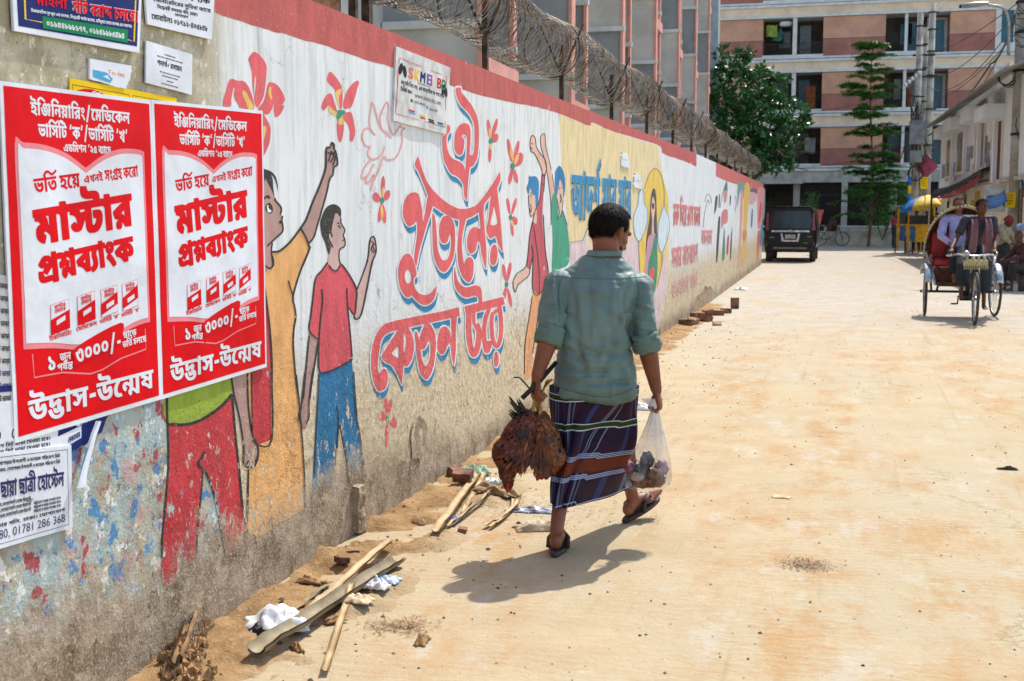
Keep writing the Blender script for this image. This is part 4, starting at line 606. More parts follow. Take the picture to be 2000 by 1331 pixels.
# ---- yellow and lilac field of the next mural with its writing
p = Paint(.0004)
p.px('#e2cf9f', [(1092,222),(1150,247),(1158,241),(1200,259),(1285,285),(1285,285),(1292,330),(1302,400),(1308,470),(1303,560),(1290,640),(1270,668),(1120,640),(1112,470),(1097,330)], sm=False)
p.px('#d8c4c6', [(1112,474),(1138,470),(1146,446),(1150,482),(1200,480),(1232,462),(1240,470),(1300,480),(1303,560),(1285,655),(1262,690),(1120,700)], sm=False)
p.px('#e3c25c', zJ((175,160),(190,100),(230,10),(270,-50),(330,-15),(365,80),(400,200),(410,420),(380,660),(340,880),(290,1060),(220,1180),(170,1020),(135,850),(128,600),(120,400)))
p.px(SK2, zG((500,200),(530,150),(560,155),(570,290),(600,430),(640,600),(680,840),(660,990),(635,1040),(610,800),(560,500),(510,330))); p.px('#3f9a7c', zG((640,1040),(690,900),(720,960),(735,1180),(765,1230),(790,1140),(850,1331)) + zH((540,50),(570,110),(585,400),(500,470),(435,500),(440,200)))
p.px(SK2, zG((755,740),(795,860),(795,1000),(780,1130),(765,1225),(745,1150),(715,980),(730,880))); p.px('#2f78ae', zG((690,690),(700,620),(745,560),(790,610),(820,720),(820,870),(795,990),(795,860),(755,740),(730,880),(710,950),(690,830)))
for q, wd in ((((510,330),(500,200),(530,150),(560,155),(570,290),(600,430),(640,600),(680,840),(690,900)), 1.3), (((510,330),(560,500),(610,800),(635,1040),(640,1331)), 1.3), (((715,980),(745,1150),(765,1225),(782,1130),(797,1000)), 1.3), (((760,930),(770,1000),(755,1040)), 2.2), (((735,860),(755,850)), 1.4), (((770,840),(785,850)), 1.4), (((735,1180),(720,1260)), 1.3), (((790,1140),(850,1331)), 1.3)): p.line(INK, zG(*q), wd)
p.px('#4d4743', zJ((265,135),(290,200),(300,560),(300,650),(285,560),(250,560),(215,650),(195,760),(200,600),(230,400),(240,230))); p.px(SK2, zJ((262,210),(280,270),(280,340),(268,430),(270,560),(250,560),(255,430),(245,340),(250,260)))
p.px('#c793a6', zJ((215,600),(250,560),(280,560),(270,650),(230,760),(205,930),(185,930),(195,780))); p.px('#3f8a6f', zJ((280,570),(300,640),(300,950),(270,1110),(220,1000),(215,860),(250,700)))
p.px('#dc5a5a', zJ((235,885),(270,870),(270,980),(245,990),(230,940)), zJ((230,1070),(270,1080),(250,1160),(215,1165))); p.px('#4a4340', zJ((250,280),(272,275),(272,325),(255,320)))
for q in (((155,135),(175,180),(180,280),(208,330),(210,440),(190,510),(160,590),(130,625),(95,570),(80,480),(85,380),(120,290),(130,190)), ((365,285),(385,350),(410,420),(410,540),(375,660),(340,730),(310,650),(310,480),(335,380))):
    p.px('#cfdde4', zJ(*q)); p.line('#3f86b0', zJ(*(q+(q[0],))), 1.2)
for q in (((180,140),(220,20),(270,-50),(330,-10),(362,120),(365,290)), ((128,620),(140,900),(190,1100)), ((300,1050),(340,860),(350,740))): p.line('#6d6553', zJ(*q), .9)
p.line('#3f86b0', [(1112,474),(1138,470),(1147,446)], 1.3, sm=False)
p.build('painted_mural', wall, 'yellow and lilac mural panel with a long haired woman')
# ---- lettering helpers on the wall (corner pixels -> bilinear)
def quad_fn(tl, tr, br, bl, off):
    q = [W(*c) for c in (tl, tr, br, bl)]
    def fn(x, y):                               # x 0..1 left to right, y 0..1 bottom to top
        a = [q[0][i]*(1-x)+q[1][i]*x for i in (0, 1)]; b = [q[3][i]*(1-x)+q[2][i]*x for i in (0, 1)]
        yy, zz = (a[i]*y+b[i]*(1-y) for i in (0, 1)); return (wall_x(yy)+off, yy, zz)
    return fn
def wall_words(name, txt, tl, tr, br, bl, layers, label=None):
    mb = MB(); ms = []
    for k, (c, dx, dy, grow) in enumerate(layers):
        ms.append(paint_mat('paint_'+c.lstrip('#'), c)); mb.cur = k; fn = quad_fn(tl, tr, br, bl, .0046+.0002*k)
        put(mb, txt, lambda x, y: fn(x+dx, y+dy), 0, 0, 1/1.15, width=1)
    return mb.build(name, ms, wall, label)
wall_words('painted_words', 'আদর্শ যার যার', (1116,326), (1232,342), (1232,425), (1114,430), [('#2b4a58', .006, -.02, 0), ('#c9d9dd', -.005, .012, 0), ('#2d87b3', 0, 0, 0)], 'blue and white letters on the yellow panel')
wall_words('painted_words', 'রক্ত দিয়ে রুখে জনতা', (1315,391), (1368,399), (1367,442), (1314,440), [('#d97c7b', 0, 0, 0)])
wall_words('painted_words', 'সবার বাংলাদেশ', (1312,479), (1363,471), (1362,512), (1311,523), [('#dc8d89', 0, 0, 0)])
wall_words('painted_words', 'জনতা যার', (1312,549), (1362,527), (1362,555), (1311,585), [('#dba69e', 0, 0, 0)])
wall_words('painted_words', 'জনতা', (1370,445), (1391,446), (1390,478), (1369,478), [('#dc8d89', 0, 0, 0)])
# ---- the great red and blue lettering
LET = []
LET.append((zD((650,560),(660,500),(690,445),(740,415),(785,425),(805,470),(810,560),(800,740),(800,860),(785,1000),(772,1190),(772,1190),(745,1130),(735,1020),(680,950),(620,920),(580,860),(545,780),(530,680),(530,560),(560,520),(565,440),(590,430),(605,460),(600,500),(575,540),(570,620),(590,710),(625,765),(700,800),(740,840),(757,890),(757,890),(770,740),(775,600),(770,550),(745,525),(720,545),(745,580),(745,640),(730,710),(700,735),(670,715),(650,660)), ()))
LET.append((zD((665,60),(715,60),(715,60),(720,110),(780,180),(830,250),(870,340),(890,450),(892,600),(885,700),(870,780),(835,840),(795,858),(795,858),(800,735),(825,735),(845,690),(850,620),(850,520),(845,430),(820,360),(780,300),(720,240),(690,190),(665,110)), ()))
LET.append((zE((285,-381),(285,-381),(258,-330),(255,-286),(290,-226),(320,-156),(390,24),(420,95),(520,170),(620,228),(700,250),(780,240),(880,185),(940,110),(1020,0),(1085,-80),(1110,-170),(1100,-226),(1100,-226),(1030,-106),(960,-6),(880,94),(790,139),(680,139),(560,74),(450,-26),(380,-116),(345,-196),(320,-266)), ()))
LET.append((zE((385,20),(440,95),(440,95),(400,220),(350,380),(300,560),(268,720),(268,720),(245,650),(255,540),(275,400),(272,270),(240,300),(190,315),(150,260),(132,180),(145,70),(185,5),(235,-20),(285,-5),(310,80),(328,180),(332,270),(355,180)), ()))
LET.append((zE((85,760),(100,680),(140,610),(180,592),(220,620),(250,700),(270,800),(240,850),(250,930),(290,985),(350,1005),(410,985),(470,910),(470,910),(465,980),(440,1050),(390,1095),(340,1105),(280,1070),(220,1010),(190,1030),(150,1010),(110,940),(90,850)), (zE((150,820),(165,760),(190,755),(210,790),(215,850),(195,890),(165,880)),)))
LET.append((zE((430,190),(455,235),(470,380),(480,540),(510,630),(540,660),(580,640),(610,550),(615,440),(600,400),(580,470),(540,490),(510,460),(495,390),(500,300),(530,230),(580,215),(625,250),(650,330),(655,480),(640,620),(600,720),(550,775),(500,750),(460,670),(435,560),(430,420),(428,300)), ()))
LET.append((zE((700,235),(765,225),(750,300),(725,440),(725,560),(742,690),(760,655),(800,625),(835,660),(840,740),(830,820),(800,875),(760,860),(720,800),(690,700),(678,560),(685,400),(700,300)), ()))
LET.append((zE((895,150),(945,90),(940,200),(955,400),(970,600),(964,748),(964,748),(940,680),(920,590),(905,490),(880,470),(860,560),(820,590),(790,570),(775,500),(780,420),(810,350),(860,325),(905,345),(905,260)), ()))
LET.append((zE((1015,10),(1075,-70),(1075,-70),(1095,110),(1115,320),(1132,580),(1132,580),(1085,490),(1060,415),(1005,440),(968,345),(990,240)), (zE((1045,110),(1045,110),(1068,220),(1075,295),(1010,300),(1030,190)),)))
LET.append((zE((1005,610),(1020,530),(1050,500),(1075,540),(1078,620),(1060,690),(1030,705),(1008,670)), ()))
LET.append((zF((820,178),(820,178),(832,255),(832,255),(760,270),(600,305),(400,350),(250,385),(180,420),(145,480),(125,600),(118,700),(130,750),(160,715),(190,720),(205,780),(195,860),(160,900),(120,900),(85,830),(62,700),(62,600),(80,480),(120,390),(180,325),(300,290),(500,250),(700,210)), ()))
LET.append((zF((348,330),(348,330),(320,340),(250,440),(150,600),(150,600),(180,650),(240,680),(290,760),(327,855),(327,855),(335,760),(345,680),(370,692),(400,660),(425,580),(430,470),(395,370)), (zF((297,515),(297,515),(240,580),(300,622),(300,622)), zF((345,400),(365,470),(350,560),(343,600)))))
LET.append((zF((545,310),(590,350),(620,440),(620,560),(600,700),(560,790),(530,800),(490,750),(465,640),(450,520),(440,400),(460,400),(490,520),(500,620),(530,690),(570,620),(575,500),(560,470),(530,530),(500,540),(480,470),(490,410),(520,340)), ()))
LET.append((zF((758,268),(802,258),(795,400),(795,550),(780,692),(780,692),(760,600),(745,490),(720,520),(690,580),(660,580),(635,530),(640,440),(660,370),(700,345),(740,380),(760,450)), ()))
LET.append((zF((870,172),(870,172),(1000,140),(1207,88),(1207,88),(1220,155),(1220,155),(1050,200),(888,240),(888,240)), ()))
LET.append((zE((650,720),(645,830),(660,930),(710,1000),(770,1030),(860,1010),(890,1050),(885,1130),(925,1110),(920,980),(900,925),(850,910),(760,930),(690,880),(665,800)), ()))
def stroke(pts, ws):
    q = smooth_poly([(float(a), float(b)) for a, b in pts], False, 5); k = len(q); L, R = ribbon(q, [ws[0]+(ws[1]-ws[0])*i/(k-1) for i in range(k)]); o = L+R[::-1]; return [c for c in o for _ in (0, 1)]
for pts, ws in ((((910,225),(908,380),(918,500),(945,585),(972,560),(993,470),(996,390),(972,325)), (46, 50)), (((952,222),(954,320),(975,335)), (30, 24)), (((1085,190),(1052,280),(1040,400),(1048,500),(1064,560),(1084,520),(1085,470)), (34, 42)), (((1168,160),(1186,270),(1188,400),(1168,495),(1144,515),(1120,470),(1108,380),(1106,290),(1116,225)), (38, 34)), (((1112,240),(1135,220),(1165,200)), (26, 30))):
    LET.append((zF(*stroke(pts, ws)), ()))
LET.append((zF((1127,630),(1135,575),(1150,567),(1165,590),(1167,640),(1158,685),(1140,695),(1130,670)), ()))
def letter_layer(col, dx, dy, grow, base):
    p = Paint(base, .00003)
    for o, hs in LET:
        sc = 1.0
        oo = [(x+dx, y+dy) for x, y in o]
        if grow:
            q = smooth_poly(oo, True, 4); q = [c for i, c in enumerate(q) if i == 0 or math.dist(c, q[i-1]) > .3]; n_ = len(q)
            a = sum(q[i-1][0]*q[i][1]-q[i][0]*q[i-1][1] for i in range(n_)); sg = 1 if a > 0 else -1
            g_ = []
            for i in range(n_):
                ax, ay = q[i-2]; bx, by = q[(i+2) % n_]; l = math.hypot(bx-ax, by-ay) or 1; g_.append((q[i][0]+sg*(by-ay)/l*grow*.8, q[i][1]-sg*(bx-ax)/l*grow))
            p.px(col, g_, sm=False)
        elif hs: p.holes(col, oo, [[(x+dx, y+dy) for x, y in h] for h in hs])
        else: p.px(col, oo)
    return p
for nm_, lay in (('lettering_shadow', letter_layer('#2683b2', 2.0, 13, 1.0, .0012)), ('lettering_halo', letter_layer('#e2e2de', 0, 0, 3.2, .0024)), ('painted_lettering', letter_layer('#dd5f63', 0, 0, 0, .0036))): lay.build(nm_, wall)
# ---- faded abstract panels at the far end
p = Paint(.0004)
for c, q in (('#4f7f7c', ((265,300),(300,205),(308,330),(280,380))), ('#c98a86', ((260,340),(300,320),(300,420),(270,470))), ('#3d4140', ((165,400),(190,390),(180,520),(150,590))), ('#57585a', ((205,370),(218,380),(212,520),(200,500))), ('#46494a', ((335,390),(350,380),(345,470),(332,500))), ('#cf7f86', ((235,600),(270,540),(310,560),(305,690),(260,720),(235,770))), ('#4d8a6d', ((262,800),(275,780),(275,1100),(240,1120))), ('#3b3d38', ((195,690),(215,620),(220,700),(190,1130),(170,1120))), ('#b4464a', ((305,880),(325,850),(315,1060),(295,1050))), ('#44484a', ((340,950),(355,800),(365,760),(350,1110),(338,1120))), ('#6f9a93', ((430,240),(505,255),(500,420),(480,330),(455,340),(440,420),(425,520))), ('#dba090', ((460,340),(490,360),(480,700),(450,1200),(425,1240),(450,800))), ('#e0b85e', ((510,260),(575,290),(545,600),(520,1000),(495,1200),(470,1250),(490,800))), ('#cf8f4f', ((490,790),(535,795),(525,900),(485,905))), ('#6d5f66', ((580,290),(655,310),(650,360),(580,340))), ('#d3a9b0', ((580,340),(650,360),(640,440),(570,480))), ('#dd8f93', ((665,290),(740,300),(735,420),(710,700),(665,760),(660,480))), ('#c8555c', ((690,480),(710,470),(700,640),(672,700))), ('#d06a62', ((660,840),(690,800),(680,1050),(650,1180))), ('#4f86a6', ((700,720),(725,690),(715,930),(690,970))), ('#8f9aa0', ((740,320),(752,330),(745,600),(728,650))), ('#5a8a98', ((590,560),(608,550),(600,730),(582,740))), ('#8b3f46', ((170,450),(182,440),(176,510),(165,520)))): p.px(c, zK(*q))
for q in (((40,450),(55,380),(80,360),(105,390),(118,460)), ((58,470),(78,430),(95,470)), ((15,760),(40,560),(60,480)), ((150,600),(170,480),(190,390)), ((220,520),(250,350),(290,220)), ((400,560),(410,440),(395,380))): p.line('#55565a', zK(*q), .9)
p.build('painted_mural', wall, 'faded striped panels in teal, pink and yellow at the far end of the wall')
# ---- broken pilaster stub
def rough_box(c, d, amp=.012, seed=0, seg=5):
    bm = bmesh.new(); bmesh.ops.create_cube(bm, size=1); bmesh.ops.subdivide_edges(bm, edges=bm.edges[:], cuts=seg, use_grid_fill=True)
    for v in bm.verts:
        q = Vector((v.co.x*d[0], v.co.y*d[1], v.co.z*d[2])); n_ = mnoise.noise_vector(q*9+Vector((seed, 0, 0)))*amp + mnoise.noise_vector(q*30+Vector((seed, 5, 0)))*amp*.5; v.co = q + n_ + Vector(c)
    vs = [v.co.copy() for v in bm.verts]; bm.verts.index_update(); fs = [[v.index for v in f.verts] for f in bm.faces]; bm.free(); return vs, fs
ya, za = W(694, 960); yb, zb = W(694, 1068)
mb = MB(); mb.add(*rough_box((-.012, ya, (za+.0)/2+.02), (.10, .085, za+.02), .012, 3), smooth=False)
mb.build('pilaster_stub', paint_mat('wall_plaster_bare'), wall)
# ================================================================= ground
def sand_mat():
    m, t, b = newmat('dusty_concrete'); geo = t.n('ShaderNodeNewGeometry'); P = geo.outputs[0]
    sx = t.n('ShaderNodeSeparateXYZ'); t.l(P, sx.inputs[0]); X, Y = sx.outputs[0], sx.outputs[1]
    nb = t.noise(P, .45, 5, .6); nm = t.noise(P, 2.2, 6, .65); nf = t.noise(P, 30, 5, .7); ng = t.noise(P, 160, 3, .7)
    c = t.mix(t.ramp(nm, .35, .65), C('#ad9d80'), C('#a59171'))
    c = t.mix(t.ramp(nb, .42, .66), c, C('#a69a80'))
    # tyre tracks of orange sand down the lane
    tr = t.noise(t.scale(P, (1.5, .13, 1)), 1, 5, .6)
    spot = t.noise(t.scale(P, (2.6, 1.5, 1)), 1, 9, .78)
    o = t.math('MULTIPLY', t.ramp(tr, .43, .58), t.ramp(spot, .44, .6))
    c = t.mix(t.math('MULTIPLY', o, .7), c, C('#a27a49'))
    # wet or oily brown patches
    br = t.math('MULTIPLY', t.ramp(t.noise(t.scale(P, (1.3, 2.2, 1)), 1, 6, .7), .6, .72), .6)
    c = t.mix(br, c, C('#8a6842'))
    # bare concrete showing through, brushed across the lane
    wv = t.n('ShaderNodeTexWave', wave_type='BANDS', bands_direction='Y'); wv.inputs['Scale'].default_value = 5.2; wv.inputs['Distortion'].default_value = 7; wv.inputs['Detail'].default_value = 4; wv.inputs['Detail Scale'].default_value = 2.2
    rot = t.n('ShaderNodeVectorRotate', rotation_type='Z_AXIS'); rot.inputs['Angle'].default_value = rad(-6); t.l(P, rot.inputs['Vector']); t.l(rot.outputs[0], wv.inputs['Vector'])
    rib = t.math('MULTIPLY', wv.outputs['Fac'], t.ramp(t.noise(P, 1.1, 5, .6), .35, .6))
    c = t.mix(t.math('MULTIPLY', rib, .16), c, C('#b5ac98'))
    gy = t.math('MULTIPLY', t.ramp(t.noise(t.scale(P, (3, 1.5, 1)), 1, 7, .7), .54, .66), .55)
    c = t.mix(gy, c, C('#aea89c'))
    # cleaner grey concrete further along
    far = t.math('ADD', Y, t.math('MULTIPLY', t.math('SUBTRACT', nb, .5), 14)); far = t.ramp(far, 11, 24)
    cf = t.mix(t.ramp(nm, .35, .7), C('#aaa296'), C('#9f9688')); cf = t.mix(t.ramp(t.noise(t.scale(P, (.8, .25, 1)), 1, 6, .65), .52, .7), cf, C('#a89676'))
    c = t.mix(far, c, cf)
    c = t.mix(t.ramp(nf, .62, .72, 0, .35), c, C('#6d5c44')); c = t.mix(t.ramp(ng, .6, .75, 0, .3), c, C('#beb096'))
    vo = t.n('ShaderNodeTexVoronoi', feature='DISTANCE_TO_EDGE'); vo.inputs['Scale'].default_value = .55; wp = t.n('ShaderNodeVectorMath', operation='ADD'); t.l(P, wp.inputs[0]); t.l(t.noise(P, 1.7, 6, .7, out='Color'), wp.inputs[1]); t.l(wp.outputs[0], vo.inputs['Vector'])
    crk = t.math('MULTIPLY', t.ramp(vo.outputs['Distance'], .0075, .001), t.ramp(nb, .5, .6)); c = t.mix(t.math('MULTIPLY', crk, .55), c, C('#7d6a4c'))
    # faint wheel marks and damp smears along the lane
    wm = t.noise(t.scale(P, (9, .22, 1)), 1, 4, .6); c = t.mix(t.math('MULTIPLY', t.ramp(wm, .58, .66), t.ramp(t.noise(P, .7, 4), .45, .6, 0, .35)), c, C('#8f7a58'))
    c = t.mix(t.math('MULTIPLY', t.ramp(t.noise(t.scale(P, (11, 8, 1)), 1, 6, .75), .6, .68), .35), c, C('#8a7350')); c = t.mix(t.math('MULTIPLY', t.ramp(t.noise(t.scale(P, (7, 13, 1)), 1, 6, .75), .58, .66), .3), c, C('#c3b69b'))
    t.l(c, b.inputs['Base Color']); b.inputs['Roughness'].default_value = .9; b.inputs['Specular IOR Level'].default_value = .2
    h = t.math('ADD', t.math('MULTIPLY', rib, .1), t.math('ADD', t.math('MULTIPLY', nf, .6), t.math('ADD', t.math('MULTIPLY', nm, 1.2), t.math('MULTIPLY', ng, .25))))
    bp = t.n('ShaderNodeBump'); bp.inputs['Distance'].default_value = .012; t.l(h, bp.inputs['Height']); t.l(bp.outputs[0], b.inputs['Normal']); return m
SAND = sand_mat()
mb = MB(); mb.add([(-400, -60, 0), (400, -60, 0), (400, 900, 0), (-400, 900, 0)], [(0, 1, 2, 3)]); tag(mb.build('ground', SAND), kind='structure')
# loose soil heaped along the foot of the wall
def soil_mat():
    m, t, b = newmat('loose_soil'); geo = t.n('ShaderNodeNewGeometry'); P = geo.outputs[0]
    nm = t.noise(P, 4, 6, .65); nf = t.noise(P, 28, 6, .72); ng = t.noise(P, 120, 4, .7)
    c = t.mix(t.ramp(nm, .35, .65), C('#a68660'), C('#876946')); c = t.mix(t.ramp(nf, .5, .68), c, C('#a28a66')); c = t.mix(t.ramp(nf, .4, .3), c, C('#5e482f')); c = t.mix(t.ramp(ng, .6, .72, 0, .6), c, C('#b5a282'))
    sx = t.n('ShaderNodeSeparateXYZ'); t.l(P, sx.inputs[0]); ed = t.ramp(t.math('ADD', sx.outputs[0], t.math('MULTIPLY', t.math('SUBTRACT', nf, .5), .5)), .3, .62)
    c = t.mix(ed, c, t.mix(t.ramp(nm, .35, .65), C('#ad9d80'), C('#a59171')))
    t.l(c, b.inputs['Base Color']); b.inputs['Roughness'].default_value = .95; b.inputs['Specular IOR Level'].default_value = .1
    h = t.math('ADD', t.math('MULTIPLY', nm, .6), t.math('ADD', t.math('MULTIPLY', nf, .5), t.math('MULTIPLY', ng, .12)))
    bp = t.n('ShaderNodeBump'); bp.inputs['Distance'].default_value = .035; t.l(h, bp.inputs['Height']); t.l(bp.outputs[0], b.inputs['Normal']); return m
SOIL = soil_mat()
FOOT = [(0.0, .16), (2.0, .16)] + [W(*p) for p in ((310, 1305), (400, 1238), (552, 1161), (630, 1100), (676, 1076), (704, 1051), (874, 938), (966, 878))] + [(10, .02), (40, .02)]
def foot_z(y):
    for i in range(len(FOOT)-1):
        a, b = FOOT[i], FOOT[i+1]
        if a[0] <= y <= b[0]: return a[1]+(b[1]-a[1])*(y-a[0])/max(1e-6, b[0]-a[0])
    return .02
def verge_w(y): return .72 + .18*nz((y*.8, 0, 2)) - .25*max(0, min(1, (y-6)/6))
def soil_z(x, y):
    k = max(0, min(1, 1-(x-wall_x(y))/verge_w(y))); k = k*k*(3-2*k)
    n_ = .05*nz((x*3, y*3, 0)) + .03*nz((x*8, y*8, 4)) + .014*nz((x*22, y*22, 7))
    rim = .02*math.exp(-((x-wall_x(y)-.75*verge_w(y))/.12)**2)
    return (max(.012, foot_z(y))*1.0*k + n_*min(1, 3*k)*(1 if y < 10 else .5) + rim*k) - .012*(1-k) - (.02 if k <= .01 else 0)
mb = MB(); mb.grid(lambda u, v: (wall_x(v*22.)-.0+u*1.05, v*22., soil_z(wall_x(v*22.)+u*1.05, v*22.)), 46, 560); tag(mb.build('dirt_verge', SOIL), kind='structure')
# ================================================================= posters and signs on the wall
def paper(name, col, rough=.5, var=.05): return mat('print_'+name, col, rough+.1, var, 3.0, coords='Object', bump=.004, bscale=6, spec=.08)
PR, PW, PP = paper('red', '#d60615', .38), paper('white', '#d9dee6', .42), paper('pink', '#e4868c', .45)
PB, PK_, PG, PY = paper('navy', '#1f2a68', .4), paper('black', '#26242a', .5), paper('green', '#15804f', .45), paper('yellow', '#e7c21d', .5)
PC, PO, PN = paper('sky', '#4aa3cf', .5), paper('orange', '#dd6a2c', .5), paper('grey_paper', '#b9babb', .6, .12)
class Sheet:
    """a printed sheet on the wall; local x 0..1 left to right, y 0..1 measured DOWN from the top"""
    def __init__(s, tl, tr, br, bl, off, mats, wave=.0016, seed=0.0):
        s.q = [W(*c) for c in (tl, tr, br, bl)]; s.off = off; s.wave = wave; s.seed = seed; s.mb = MB(); s.mats = mats; s.k = 0
    def fn(s, x, y, lay=0):
        a = [s.q[0][i]*(1-x)+s.q[1][i]*x for i in (0, 1)]; b = [s.q[3][i]*(1-x)+s.q[2][i]*x for i in (0, 1)]
        yy, zz = (a[i]*(1-y)+b[i]*y for i in (0, 1)); d = s.wave*(nz((yy*5, zz*3.5, s.seed))+.5*nz((yy*11, zz*9, s.seed+3))-.5*abs(nz((yy*4+zz*3, zz*5-yy*2, s.seed+6)))**.5)
        return (wall_x(yy)+s.off+d+lay*.0005, yy, zz)
    def base(s, m, nx=24, ny=30, edge=.0022, tear=None):
        s.mb.cur = m; t = tear or (lambda x, y: (x, y))
        s.mb.grid(lambda u, v: s.fn(*t(u, 1-v)), nx, ny); e = []
        ring = [(i/20, 0) for i in range(20)] + [(1, i/20) for i in range(20)] + [(1-i/20, 1) for i in range(20)] + [(0, 1-i/20) for i in range(20)]
        f = [s.fn(*t(*r)) for r in ring]; g = [(p[0]-edge-2*s.wave, p[1], p[2]) for p in f]; k = len(ring)
        s.mb.add(f+g, [(i, (i+1) % k, k+(i+1) % k, k+i) for i in range(k)], False); return s
    def poly(s, m, pts, lay, sm=False, cuts=0):
        q = smooth_poly(pts, True, 4) if sm else pts
        if cuts:                                # long straight edges need points to follow the waves
            r = []
            for i in range(len(q)):
                a, b = q[i], q[(i+1) % len(q)]; r += [(a[0]+(b[0]-a[0])*j/cuts, a[1]+(b[1]-a[1])*j/cuts) for j in range(cuts)]
            q = r
        if sum(q[i-1][0]*q[i][1]-q[i][0]*q[i-1][1] for i in range(len(q))) < 0: q = q[::-1]
        xs = [c[0] for c in q]; ys = [c[1] for c in q]; dx, dy = max(xs)-min(xs), max(ys)-min(ys); nx, ny = int(dx*24), int(dy*30)
        v, f = fill2d([q], [(min(xs)+dx*(i+.5)/nx, min(ys)+dy*(j+.5)/ny) for i in range(nx) for j in range(ny)] if nx*ny > 6 else ()); s.mb.cur = m; s.mb.add([s.fn(x, y, lay) for x, y in v], [t[::-1] for t in f], False); return s
    def rect(s, m, x0, y0, x1, y1, lay, nx=12, ny=14):
        s.mb.cur = m; s.mb.grid(lambda u, v: s.fn(x0+(x1-x0)*u, y1+(y0-y1)*v, lay), nx, ny); return s
    def line(s, m, pts, w, lay, asp=1.0):
        L, R = ribbon([(x, y*asp) for x, y in pts], w); k = len(pts); s.mb.cur = m
        s.mb.add([s.fn(x, y/asp, lay) for x, y in L+R], [(i, i+1, k+i+1, k+i)[::-1] for i in range(k-1)], False); return s
    def text(s, m, txt, x, y, h, lay, width=None, align='l', latin=False, rot=0.0):
        s.mb.cur = m; W_ = math.dist(s.q[0], s.q[1]); H_ = math.dist(s.q[0], s.q[3])
        put(s.mb, txt, lambda a, b: s.fn(a/W_, -b/H_, lay), x*W_, -y*H_, h*H_, width and width*W_, align, latin, rot); return s
    def build(s, name, label, cat, group=None): return tag(s.mb.build(name, s.mats), label, cat, group)
def exam_poster(name, tl, tr, br, bl, label, seed):
    s = Sheet(tl, tr, br, bl, .0115, [PW, PR, PP], .002, seed); s.base(0, 26, 34); s.rect(1, .02, .012, .985, .985, 1, 22, 30)
    panel = lambda e: [(.07+e, .17+e), (.12, .163+e), (.25, .167+e), (.38, .188+e), (.5, .228+e), (.5, .228+e), (.62, .188+e), (.75, .165+e), (.88, .163+e), (.93-e, .17+e), (.93-e, .17+e), (.93-e, .73-e), (.93-e, .73-e), (.8, .738-e), (.6, .772-e), (.42, .775-e), (.25, .755-e), (.07+e, .742-e), (.07+e, .742-e), (.07+e, .45)]
    s.poly(2, panel(0), 2, True); s.poly(0, panel(.016), 3, True)
    T = lambda *a, **k: s.text(*a, **k)
    T(0, 'ইঞ্জিনিয়ারিং/মেডিকেল', .5, .083, .036, 2, .66, 'c'); T(0, 'ভার্সিটি ‘ক’/ভার্সিটি ‘খ’', .51, .143, .036, 2, .6, 'c'); T(0, 'এডমিশন ’২৫ ব্যাচে', .52, .182, .022, 2, .32, 'c')
    sl = math.atan(.043*1.3/.6)
    T(1, 'ভর্তি হয়ে', .17, .305, .042, 4, .29, rot=sl); T(1, 'এখনই', .485, .274, .022, 4, .13, rot=sl); T(1, 'সংগ্রহ করো', .63, .267, .034, 4, .25, rot=sl)
    for j in range(4): T(1, 'মাস্টার', .165+.009*(j % 2), .454-.005*(j//2), .1, 4+.15*j, .66, rot=sl); T(1, 'প্রশ্নব্যাংক', .17+.008*(j % 2), .564-.004*(j//2), .074, 4+.15*j, .65, rot=sl)
    for i, (x, y, cp) in enumerate(((.235, .628, 'ইঞ্জিনিয়ারিং'), (.405, .614, 'মেডিকেল'), (.565, .603, 'ভার্সিটি ‘ক’'), (.72, .594, 'ভার্সিটি ‘খ’'))):
        w_, d = .12, -.012; q = lambda a, b: (x+a*w_, y+b*.088+a*d)
        s.poly(2, [q(0, 0), q(1, 0), q(1, 1), q(0, 1)], 4); s.poly(0, [q(.04, .02), q(.97, .02), q(.97, .97), q(.04, .97)], 5)
        s.poly(1, [q(0, .5), q(1, .36-.05*i), q(1, 1) if i < 2 else q(1, .7), q(0, 1) if i < 2 else q(0, .9)], 6); s.poly(0, [q(.3, .58), q(.75, .5), q(.75, .66), q(.3, .74)], 7)
        T(1, 'মাস্টার', *q(.22, .18), .011, 6, .07, rot=sl); T(1, 'প্রশ্নব্যাংক', *q(.22, .32), .011, 6, .07, rot=sl); T(1, cp, *q(.5, 1.2), .012, 4, .14, 'c', rot=sl)
    s.line(2, [(.12, .76), (.125, .828), (.3, .832), (.48, .856), (.56, .852), (.7, .83), (.89, .818), (.89, .75)], .006, 2, 1.3)
    T(0, '১', .205, .818, .042, 3, .055); T(0, 'জুন', .285, .797, .022, 3, .07); T(0, 'পর্যন্ত', .265, .825, .02, 3, .1)
    s.poly(1, [(.39, .765), (.7, .715), (.715, .755), (.7, .765), (.4, .82), (.375, .8)], 4, True)
    T(0, '৩০০০/-', .385, .815, .045, 5, .32, rot=sl*.9); T(0, 'ছাড়ে', .72, .768, .02, 3, .1, rot=sl*.5); T(0, 'ভর্তি চলছে', .715, .798, .02, 3, .18, rot=sl*.5)
    T(0, 'উদ্ভাস-উন্মেষ', .08, .952, .062, 3, .86)
    return s.build(name, label, 'poster', 'red exam course posters')
exam_poster('wall_poster', (-8, 158), (289, 197), (309, 780), (23, 866), 'left one of the two red exam posters, its outer edge beside narrow printed strips', 1.3)
exam_poster('wall_poster', (290, 195), (508, 217), (516, 717), (309, 781), 'red exam poster whose right edge overlaps the painted boy in orange', 6.1)
